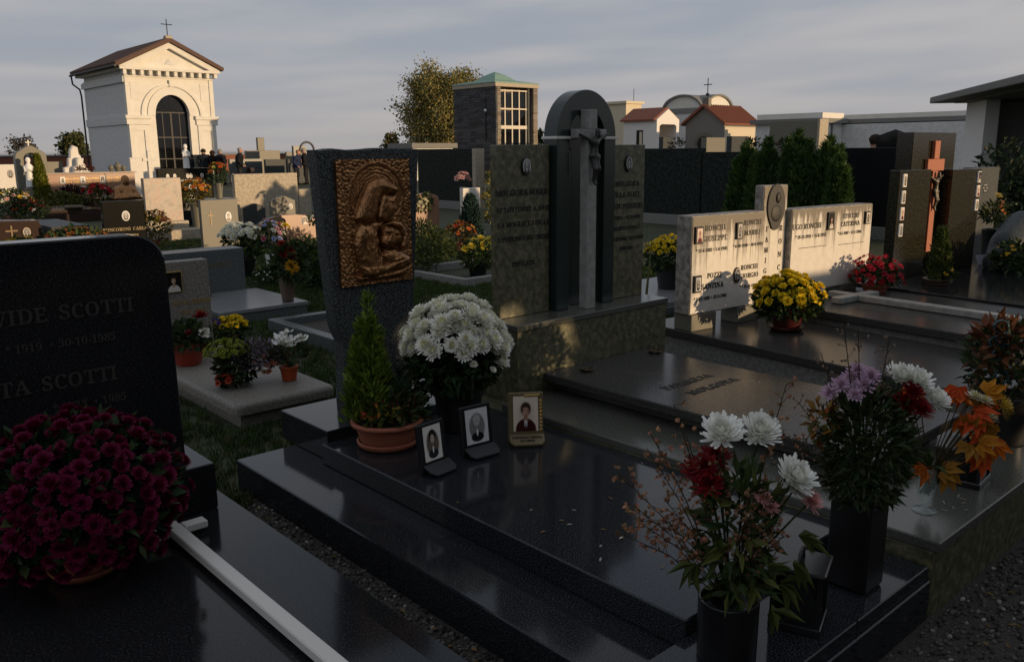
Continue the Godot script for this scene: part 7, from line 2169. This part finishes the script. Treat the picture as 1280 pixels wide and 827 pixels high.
func buildings() -> void:
	chapel()
	tower()
	# white house shaped tomb with an open porch
	var t := thing("white_tomb_house", "small white gabled tomb house with open porch and red tiled roof", "mausoleum", Vector3(42.5, 0, -33.0))
	var b := MB.new()
	b.prism(PackedVector2Array([Vector2(-1.08, 0), Vector2(-0.82, 0), Vector2(-0.82, 2.98), Vector2(-0.62, 3.08), Vector2(0.62, 3.08), Vector2(0.82, 2.98), Vector2(0.82, 0), Vector2(1.08, 0), Vector2(1.08, 3.35), Vector2(0, 3.98), Vector2(-1.08, 3.35)]), -0.25, 0.0)
	part("front_wall", b, M.white_wall, t)
	bx("side_wall", Vector3(-1.08, 0, -2.6), Vector3(-0.9, 3.30, -0.252), 0.0, M.white_wall, t)
	bx("side_wall", Vector3(0.9, 0, -2.6), Vector3(1.08, 3.30, -0.252), 0.0, M.white_wall, t)
	bx("back_wall", Vector3(-0.898, 0, -2.2), Vector3(0.898, 3.3, -2.0), 0.0, M.cream, t)
	bx("ceiling", Vector3(-0.898, 3.12, -1.99), Vector3(0.898, 3.2, -0.26), 0.0, M.cream, t)
	bx("window", Vector3(-1.10, 1.75, -1.55), Vector3(-1.081, 2.75, -1.05), 0.0, M.iron, t)
	bx("window_pane", Vector3(-1.112, 1.85, -1.30), Vector3(-1.101, 2.65, -1.10), 0.0, M.cream, t)
	for s in [-1.0, 1.0]:
		var r := MB.new()
		var p := PackedVector2Array([Vector2(-1.25, 3.27), Vector2(0, 3.99), Vector2(0, 4.10), Vector2(-1.25, 3.38)])
		if s > 0:
			p = PackedVector2Array([Vector2(1.25, 3.27), Vector2(1.25, 3.38), Vector2(0.002, 4.10), Vector2(0.002, 3.99)])
		r.prism(p, -2.75, -0.10)
		part("roof_slope", r, M.roof_red, t)
	bx("railing", Vector3(-0.80, 0.9, -0.30), Vector3(0.80, 1.75, -0.28), 0.0, M.iron, t)
	# grey stone chapel with tiled roof, seen on its shaded gable
	var g := gabled("stone_tomb_chapel", "little grey stone chapel with red tiled roof and an iron cross", Vector3(46.0, 0, -32.85), 2.9, 3.6, 3.2, 4.2, M.concrete, true, M.roof_red)
	g.rotation.y = -PI / 2
	var dp := MB.new()
	var poly := PackedVector2Array([Vector2(-0.45, 0), Vector2(0.45, 0)])
	for i in 13:
		poly.append(Vector2(0.45 * cos(PI * i / 12), 1.9 + 0.45 * sin(PI * i / 12)))
	dp.prism(poly, 0.002, 0.03)
	part("door", dp, M.iron, g)
	var rg := PackedVector2Array()
	for i in 15:
		rg.append(Vector2(0.72 * cos(PI * i / 14), 1.9 + 0.72 * sin(PI * i / 14)))
	for i in 15:
		rg.append(Vector2(0.5 * cos(PI - PI * i / 14), 1.9 + 0.5 * sin(PI - PI * i / 14)))
	var rm := MB.new()
	rm.prism(rg, 0.002, 0.08)
	part("door_arch", rm, M.olive_stone, g)
	bx("side_wall_plaster", Vector3(1.452, 0, -3.55), Vector3(1.50, 2.95, -0.05), 0.0, M.cream, g)
	bx("chimney", Vector3(-0.22, 3.9, -0.35), Vector3(0.22, 4.75, -0.02), 0.02, M.olive_stone, g)
	var ic := MB.new()
	ic.tube([Vector3(0, 4.7, -0.2), Vector3(0, 5.95, -0.2)], [0.03, 0.03], 6)
	ic.tube([Vector3(-0.3, 5.55, -0.2), Vector3(0.3, 5.55, -0.2)], [0.028, 0.028], 6)
	ic.ball(Vector3(0, 4.95, -0.2), Vector3(0.13, 0.09, 0.13), 8, 6)
	part("iron_cross", ic, M.iron, g)
	bx("annex", Vector3(-1.3, 0, -6.2), Vector3(1.35, 2.55, -3.8), 0.0, M.plaster_side, g)
	# vaulted hall behind
	var v := thing("vaulted_mausoleum", "pale mausoleum with arched barrel roofs crossing each other", "mausoleum", Vector3(59.6, 0, -43.3))
	bx("walls", Vector3(-2.05, 0, -2.05), Vector3(2.05, 4.4, 2.05), 0.0, M.plaster_side, v)
	for k in 2:
		var outer := PackedVector2Array()
		var inner := PackedVector2Array()
		for i in 21:
			var a := PI * i / 20.0
			outer.append(Vector2(2.1 * cos(a), 4.4 + 1.5 * sin(a)))
			inner.append(Vector2(1.93 * cos(a), 4.4 + 1.34 * sin(a)))
		var ya := MB.new()
		ya.t = Transform3D(Basis(Vector3.UP, -PI / 2 * k), Vector3.ZERO)
		ya.prism(inner, -2.0 - 0.01 * k, 2.0 + 0.01 * k)
		part("gable_arch", ya, M.plaster, v)
		var rim := PackedVector2Array(outer)
		for i in 21:
			rim.append(inner[20 - i] * Vector2(1.002, 1.0) + Vector2(0, 0.003))
		var yb := MB.new()
		yb.t = ya.t
		yb.prism(rim, -2.15 - 0.012 * k, 2.15 + 0.012 * k)
		part("barrel_roof", yb, M.concrete, v)
	# long flat building and its wing
	var l := thing("flat_roofed_hall", "long low flat roofed burial hall with pale walls and a projecting sunlit end", "building", Vector3(43.0, 0, -24.0))
	bx("wing", Vector3(-2.0, 0, -2.0), Vector3(0.3, 2.85, 1.70), 0.0, M.plaster_side, l)
	bx("wing_roof", Vector3(-2.25, 2.851, -2.2), Vector3(0.45, 3.08, 1.95), 0.0, M.concrete, l)
	bx("wing_parapet", Vector3(-1.9, 3.081, -2.0), Vector3(0.30, 3.36, 1.75), 0.0, M.plaster, l)
	bx("hall", Vector3(0.31, 0, -2.0), Vector3(6.0, 2.80, 9.0), 0.0, M.plaster_side, l)
	bx("hall_roof", Vector3(0.46, 2.851, -2.2), Vector3(6.2, 3.05, 9.3), 0.0, M.concrete, l)
	bx("hall_parapet", Vector3(1.0, 3.051, -2.0), Vector3(6.0, 3.30, 9.0), 0.0, M.plaster, l)
	bx("door_post", Vector3(-0.9, 0.0, 1.701), Vector3(-0.75, 2.84, 1.76), 0.0, M.concrete, l)
	# broad slab monument before it
	var sm := thing("slab_monument", "tall olive grey slab monument with a sunlit narrow edge behind the thujas", "monument", Vector3(30.1, 0, -17.4))
	bx("slab", Vector3(-0.1, 0, -1.0), Vector3(0.45, 2.62, 1.0), 0.01, M.olive_stone, sm)
	bx("end_post", Vector3(-0.14, 0, 1.001), Vector3(0.50, 2.66, 1.10), 0.01, M.sand, sm)
	# burial loggia at the right, its long front running towards the path
	var m := thing("burial_loggia", "concrete burial loggia with overhanging slab roof and rows of niche plates", "building", Vector3(23.84, 0, -8.94), -2.5479)
	bx("end_wall", Vector3(0.0, 0, -0.30), Vector3(1.75, 2.70, 0.0), 0.0, M.white_wall, m)
	bx("roof_slab", Vector3(-0.7, 2.74, -4.5), Vector3(8.6, 2.90, 0.75), 0.02, M.concrete, m)
	bx("roof_beam", Vector3(0.0, 2.701, -4.4), Vector3(8.5, 2.738, 0.3), 0.0, M.concrete, m)
	bx("back_wall", Vector3(0.0, 0, -3.4), Vector3(8.5, 2.70, -3.0), 0.0, M.plaster_side, m)
	bx("side_wall", Vector3(0.0, 0, -2.999), Vector3(0.2, 2.70, -0.301), 0.0, M.plaster_side, m)
	for i in 8:
		for j in 4:
			bx("niche_plate", Vector3(0.5 + i * 1.0, 0.2 + j * 0.6, -2.995), Vector3(1.42 + i * 1.0, 0.74 + j * 0.6, -2.94), 0.0, M.grey_top, m)
	for i in 2:
		bx("inner_pier", Vector3(4.4 + i * 3.2, 0, -2.9), Vector3(4.7 + i * 3.2, 2.70, -0.2), 0.0, M.concrete, m)
	# distant pieces
	var far := thing("distant_house", "distant cream building top with antenna between the arch and the white tomb house", "building", Vector3(68.3, 0, -58.7))
	bx("walls", Vector3(-1.2, 0, -1.3), Vector3(1.2, 6.1, 1.3), 0.0, M.cream, far)
	bx("roof_edge", Vector3(-1.4, 6.101, -1.5), Vector3(1.4, 6.35, 1.5), 0.0, M.cream, far)
	var an := MB.new()
	an.tube([Vector3(0.3, 6.3, 1.0), Vector3(0.3, 7.6, 1.0)], [0.03, 0.03], 5)
	part("antenna", an, M.iron, far)
	var lr := thing("flat_grey_roof", "low flat grey roof left of the slate tower", "building", Vector3(29.5, 0, -40.5))
	bx("walls", Vector3(-1.3, 0, -1.0), Vector3(1.5, 1.78, 1.0), 0.0, M.plaster_side, lr)
	bx("roof", Vector3(-1.5, 1.781, -1.2), Vector3(1.7, 2.05, 1.2), 0.0, M.concrete, lr)
	# small things on the backs of the dark monuments
	for q in [["sunlit cream lantern box standing between the dark monument backs", 15.3, -10.62, 1.28, 0.16, 0.22, "cream"], ["thin white candle holder on the dark monument back beside the green panel", 15.05, -12.66, 1.45, 0.05, 0.30, "white"]]:
		var o := thing("monument_lamp", q[0], "lantern", Vector3(q[1], 0, q[2]))
		bx("post", Vector3(-0.04, 0, -0.04), Vector3(0.04, q[3], 0.04), 0.0, M.charcoal, o)
		bx("box", Vector3(-q[4] / 2, q[3] + 0.001, -q[4] / 2), Vector3(q[4] / 2, q[3] + q[5], q[4] / 2), 0.006, M[q[6]], o)
	for q in [[15.4, -11.7, "small clump of dried flowers topping the broad dark monument"], [15.5, -9.9, "dark flower tuft standing on the slate monument by the hedge"], [16.3, -9.6, "dark wrought flower stand behind the slate monument"]]:
		var o := thing("flower_tuft", q[2], "flowers", Vector3(q[0], 0, q[1]))
		var sb := MB.new()
		sb.tube([Vector3.ZERO, Vector3(0, 1.55, 0)], [0.05, 0.04], 8)
		part("vase", sb, M.charcoal, o)
		foliage(o, Vector3(0, 1.66, 0), Vector3(0.17, 0.15, 0.17), 90, 0.1, 0.025, [[0.045, 0.053, 0.03], [0.08, 0.05, 0.03]], -0.8, 0.1)
	for q in [["dark upright headstone behind the slate monument by the hedge", 24.2, 25.2, 2.0, -16.2, "charcoal"], ["squat grey headstone before the little stone chapel", 22.4, 23.4, 1.95, -15.9, "olive_stone"], ["narrow slate post before the white tomb house", 26.0, 26.4, 2.05, -20.4, "charcoal"]]:
		headstone("far_headstone", q[0], q[1], q[2], q[3], q[4], 0.2, M[q[5]], "rect", 0.1)

func people() -> void:
	var dark := person_mesh(Color(0.015, 0.016, 0.02), Color(0.03, 0.02, 0.015), 0.02)
	var grey := person_mesh(Color(0.014, 0.014, 0.016), Color(0.30, 0.28, 0.26), 0.05)
	var woman := person_mesh(Color(0.02, 0.018, 0.02), Color(0.035, 0.016, 0.010), 0.02, true)
	var blue := person_mesh(Color(0.02, 0.03, 0.07), Color(0.16, 0.06, 0.03), 0.12)
	for q in [[dark, 17.51, -43.9, 0.88, 2.4, "person with dark hair in a black jacket next to the white robed statue"], [dark, 17.6, -42.6, 1.04, 2.8, "person with short brown hair in black turned to the chapel"], [woman, 18.05, -42.6, 0.99, 2.6, "person with long dark hair behind the low grey headstone"], [grey, 18.35, -42.2, 1.03, 3.6, "person with grey hair beside the long haired one"], [grey, 18.62, -40.8, 1.06, 1.0, "person with white hair in a long black coat looking down"], [blue, 20.9, -39.3, 0.98, 0.6, "person with reddish hair in a blue jacket near the dark stele"], [grey, 21.5, -39.4, 1.04, 4.0, "balding person facing the one in the blue jacket"], [woman, 10.9, -23.2, 0.70, 0.8, "person mostly hidden behind the wide sand coloured headstone"], [dark, 16.27, -7.72, 1.06, 0.9, "person with dark hair looking over the very dark monument"]]:
		var t := thing("person", q[5], "person", Vector3(q[1], 0, q[2]), q[4])
		part("body", q[0], M.leaf_cloth, t).scale = Vector3(1.22, 1.0, 1.22) * q[3]

# ---------------------------------------------------------------- trees
func broad_tree(called: String, label: String, at: Vector3, h: float, r: float, cnt: int, size: float, cols: Array, bottom: float, group := "") -> Node3D:
	var t := thing(called, label, "tree", at, 0, group)
	var b := MB.new()
	b.tube([Vector3.ZERO, Vector3(0.05 * r, h * 0.3, 0), Vector3(0, h * 0.6, 0.04 * r), Vector3(0.03 * r, h * 0.9, 0)], [h * 0.028, h * 0.022, h * 0.013, h * 0.004], 8)
	var tips := []
	for i in 84:
		var a := i * 2.4
		var y0 := h * lerpf(bottom * 0.7, 0.8, float(i % 16) / 16.0)
		var len_ := r * rv(0.55, 1.0) * sin(clampf((1.06 - y0 / h) * 1.7, 0.25, 1.5))
		var d := Vector3(cos(a), rv(0.35, 0.9), sin(a)).normalized()
		var p0 := Vector3(0, y0, 0)
		var p1 := p0 + d * len_ * 0.6
		var p2 := p0 + d * len_ + Vector3(0, len_ * rv(-0.05, 0.25), 0)
		b.tube([p0, p1, p2], [h * 0.008, h * 0.005, h * 0.002], 5)
		tips.append([p1, p2, len_])
	part("trunk", b, M.bark, t)
	var c := MB.new()
	for i in cnt:
		var q: Array = tips[rng.randi() % tips.size()]
		var base: Vector3 = (q[0] as Vector3).lerp(q[1], rv(0.0, 1.15))
		var cl := dirv() * r * 0.24 * pow(rng.randf(), 0.7)
		var p := base + cl * Vector3(1, 0.8, 1)
		if p.y < h * bottom:
			p.y = h * bottom + rv(0, 0.1) * h
		var s: Array = cols[rng.randi() % cols.size()]
		c.col = tint(s[0], s[1], s[2], 0.15)
		c.leaf(p, dirv(), dirv(), size * rv(0.7, 1.3), size * 0.4, 0.3, 0.1)
	part("crown", c, M.leaf, t)
	return t

func trees() -> void:
	broad_tree("autumn_tree", "large leafy tree turning yellow beside the slate tower", Vector3(46.6, 0, -60.5), 8.9, 5.2, 26000, 0.20, [[0.26, 0.205, 0.07], [0.18, 0.17, 0.06], [0.30, 0.24, 0.08], [0.12, 0.13, 0.05]], 0.10)
	broad_tree("autumn_tree", "small thin tree at the left foot of the large yellowing tree", Vector3(36.0, 0, -53.2), 3.4, 1.0, 900, 0.2, [[0.06, 0.07, 0.03], [0.10, 0.08, 0.03]], 0.3)
	broad_tree("field_tree", "green round tree beyond the chapel's shaded side", Vector3(24.0, 0, -88.0), 3.9, 1.7, 2600, 0.3, [[0.05, 0.065, 0.025], [0.08, 0.08, 0.03]], 0.1)
	broad_tree("field_tree", "bare thin tree far off beyond the stone arch", Vector3(22.0, 0, -98.0), 3.6, 2.0, 700, 0.26, [[0.06, 0.055, 0.04]], 0.2)
	broad_tree("field_tree", "leafless shrubby tree on the horizon beyond the pale flat headstone", Vector3(16.0, 0, -100.0), 3.2, 2.2, 600, 0.26, [[0.06, 0.055, 0.04]], 0.2)
	broad_tree("field_tree", "dark small tree between the slate tower and the dark arch", Vector3(42.3, 0, -44.3), 3.6, 0.9, 900, 0.22, [[0.03, 0.045, 0.02], [0.05, 0.06, 0.02]], 0.1)
	# dark bushes before the loggia
	for q in [[15.2, -5.0, 1.72, 0.5], [15.9, -4.3, 1.62, 0.5], [15.6, -4.65, 1.55, 0.45], [16.6, -4.1, 1.66, 0.5]]:
		var w := thing("evergreen_bush", "dark evergreen bush in a row before the burial loggia", "shrub", Vector3(q[0], 0, q[1]), 0, "bushes before the loggia")
		foliage(w, Vector3(0, q[2] * 0.5, 0), Vector3(q[3], q[2] * 0.5, q[3]), 900, 0.12, 0.035, [[0.026, 0.046, 0.026], [0.034, 0.048, 0.024]], -0.95, 0.1)
	# evergreens behind the camera that keep the low sun off the near graves
	var proto: Node3D
	var k := 0
	for q in [[-3.4, 5.2, 1.0], [-2.3, 5.0, 1.1], [-1.2, 5.1, 0.95], [-0.1, 5.0, 1.05], [1.0, 5.1, 1.0], [2.1, 5.0, 1.1], [3.2, 5.15, 0.98], [4.3, 5.0, 1.05], [5.3, 5.1, 1.0], [6.05, 5.0, 1.0], [8.12, 5.2, 0.62]]:
		var w: Node3D
		if k == 0:
			w = thing("cypress_tree", "dense cypress in the row along the path", "tree", Vector3.ZERO, 0, "cypress row along the path")
			var tb := MB.new()
			tb.tube([Vector3.ZERO, Vector3(0, 3.8, 0)], [0.10, 0.03], 8)
			part("trunk", tb, M.bark, w)
			conifer(w, Vector3(0, 0.05, 0), 5.0, 0.80, 5200, 0.34, [[0.023, 0.05, 0.019], [0.028, 0.053, 0.02]], 0.45)
			proto = w
		else:
			w = proto.duplicate()
			w.name = numbered("cypress_tree")
			add_child(w)
		w.position = Vector3(q[0], 0, q[1])
		w.rotation.y = k * 1.3
		w.scale = Vector3(q[2], 1.0, q[2])
		k += 1
	var lt := broad_tree("linden_tree", "leafy tree with a high crown standing behind the cypress row", Vector3(7.35, 0, 6.7), 5.2, 1.8, 13000, 0.26, [[0.04, 0.055, 0.018], [0.08, 0.07, 0.02]], 0.36)
	lt.rotation.y = 0.4

# low stones across the path that shade the feet of the marble tablets
func path_stones() -> void:
	for q in [["plain grey headstone across the path beside the cypress row", 9.40, 10.9, 1.46, 5.0], ["second grey headstone across the path", 11.2, 12.5, 1.46, 5.2], ["third grey headstone across the path", 12.9, 14.2, 1.52, 5.1]]:
		headstone("path_headstone", q[0], q[1], q[2], q[3], q[4], 0.15, M.grey, "rect", 0.1)

# ---------------------------------------------------------------- ground
func sheet(x0: float, x1: float, z0: float, z1: float, y: float) -> MB:
	var b := MB.new()
	b.quad(Vector3(x0, y, z1), Vector3(x1, y, z1), Vector3(x1, y, z0), Vector3(x0, y, z0))
	return b

func ground() -> void:
	struct("ground", sheet(-900, 900, -1400, 300, 0.0), M.ground)
	# gravel on the path and between the near graves, with a ragged edge towards the grass
	var p := MB.new()
	var last := -3.72
	var x := -6.0
	while x < 14.0:
		var nxt := -3.66 + rv(-0.14, 0.10)
		p.quad(Vector3(x, 0.004, 3.2), Vector3(x + 0.25, 0.004, 3.2), Vector3(x + 0.25, 0.004, nxt), Vector3(x, 0.004, last))
		last = nxt
		x += 0.25
	struct("path", p, M.gravel)
	var rects := [Rect2(0.02, -3.78, 1.42, 3.0), Rect2(1.6, -3.95, 1.25, 3.0), Rect2(2.84, -3.62, 1.42, 2.65), Rect2(1.97, -6.28, 0.69, 1.68), Rect2(3.08, -9.1, 1.02, 1.55), Rect2(3.38, -7.12, 1.04, 1.3), Rect2(6.28, -9.32, 1.44, 1.5), Rect2(6.28, -6.22, 1.94, 1.24), Rect2(4.55, -3.9, 2.3, 2.6)]
	var blade := MB.new()
	for i in 7:
		var a := i * 0.9
		blade.col = Color(1, 1, 1)
		var l := 0.6 + 0.4 * fmod(i * 0.37, 1.0)
		blade.leaf(Vector3(cos(a) * 0.25, 0, sin(a) * 0.25), Vector3(cos(a + 0.7) * 0.55, 1.0, sin(a + 0.7) * 0.55).normalized(), Vector3(cos(a), 0.3, sin(a)), l, 0.05, 0.1, 0.25)
	var xf := []
	var cs := []
	while xf.size() < 30000:
		var q := Vector2(rv(1.0, 9.2), rv(-17.5, -3.5))
		if q.y < -9.5 and rng.randf() < 0.55:
			continue
		if q.x < 1.0 + (-q.y - 3.5) * 0.28:
			continue
		var ok := true
		for r in rects:
			if r.has_point(q):
				ok = false
				break
		if not ok:
			continue
		var s := rv(0.035, 0.085)
		xf.append(Transform3D(Basis(Vector3.UP, rv(0, TAU)).scaled(Vector3(s * 0.8, s, s * 0.8)), Vector3(q.x, 0.0, q.y)))
		var c := tint(0.048, 0.082, 0.020, 0.35)
		if rng.randf() < 0.12:
			c = tint(0.09, 0.08, 0.035, 0.3)
		cs.append(c)
	var go := multi("grass", blade.mesh(), xf, cs, M.leaf)
	tag(go, "short green grass growing between the graves", "grass")
	go.set_meta("kind", "stuff")
	var peb := MB.new()
	peb.ball(Vector3.ZERO, Vector3(1, 0.6, 0.8), 6, 4)
	xf = []
	cs = []
	for i in 9500:
		var q: Vector2
		if i < 1800:
			q = Vector2(rv(1.44, 1.60), rv(-3.72, -0.9))
		elif i < 6000:
			q = Vector2(rv(1.9, 5.5), rv(-1.02, -0.35))
		else:
			q = Vector2(rv(2.6, 6.5), rv(-1.0, 0.5))
		var ok := true
		for r in [Rect2(0.02, -3.78, 1.415, 3.0), Rect2(1.604, -3.8, 1.25, 2.772), Rect2(2.845, -3.62, 1.41, 2.61)]:
			if r.has_point(q):
				ok = false
		if not ok:
			continue
		var s := rv(0.004, 0.012)
		xf.append(Transform3D(Basis(dirv(), rv(0, TAU)).scaled(Vector3.ONE * s), Vector3(q.x, 0.004 + s * 0.3, q.y)))
		var g := rv(0.02, 0.13)
		if rng.randf() < 0.04:
			g = rv(0.2, 0.35)
		cs.append(Color(g, g * 0.93, g * 0.84))
	var pe := multi("gravel_stones", peb.mesh(), xf, cs, M.pebble)
	tag(pe, "loose small gravel stones around the near graves", "gravel")
	pe.set_meta("kind", "stuff")
	# fallen leaves on the gravel
	var lf := MB.new()
	for i in 60:
		var q := Vector2(rv(1.45, 1.6), rv(-3.6, -1.2)) if i < 12 else Vector2(rv(2.8, 4.8), rv(-0.98, -0.4))
		lf.col = tint(0.16, 0.10, 0.04, 0.4)
		lf.leaf(Vector3(q.x, 0.014, q.y), Vector3(rv(-1, 1), 0.05, rv(-1, 1)).normalized(), Vector3.UP, rv(0.02, 0.045), 0.008, 0.4, 0.0)
	var lo := part("fallen_leaves", lf, M.dry_leaf, self)
	tag(lo, "dry brown leaves fallen on the dark gravel", "leaves")
	lo.set_meta("kind", "stuff")

func multi(called: String, mesh: Mesh, xf: Array, cs: Array, m: Material) -> MultiMeshInstance3D:
	var mm := MultiMesh.new()
	mm.transform_format = MultiMesh.TRANSFORM_3D
	mm.use_colors = true
	mm.mesh = mesh
	mm.instance_count = xf.size()
	for i in xf.size():
		mm.set_instance_transform(i, xf[i])
		mm.set_instance_color(i, cs[i])
	var o := MultiMeshInstance3D.new()
	o.name = called
	o.multimesh = mm
	o.material_override = m
	add_child(o)
	return o

func _ready() -> void:
	rng.seed = 20071101
	make_environment()
	make_materials()
	M.leaf_cloth = leafy(0.85, 0.0)
	M.pebble = leafy(0.9, 0.0)
	ground()
	buildings()
	trees()
	path_stones()
	scotti_tomb()
	madonna_tomb()
	molgora_tomb()
	ronchi_tomb()
	left_graves()
	middle_graves()
	people()
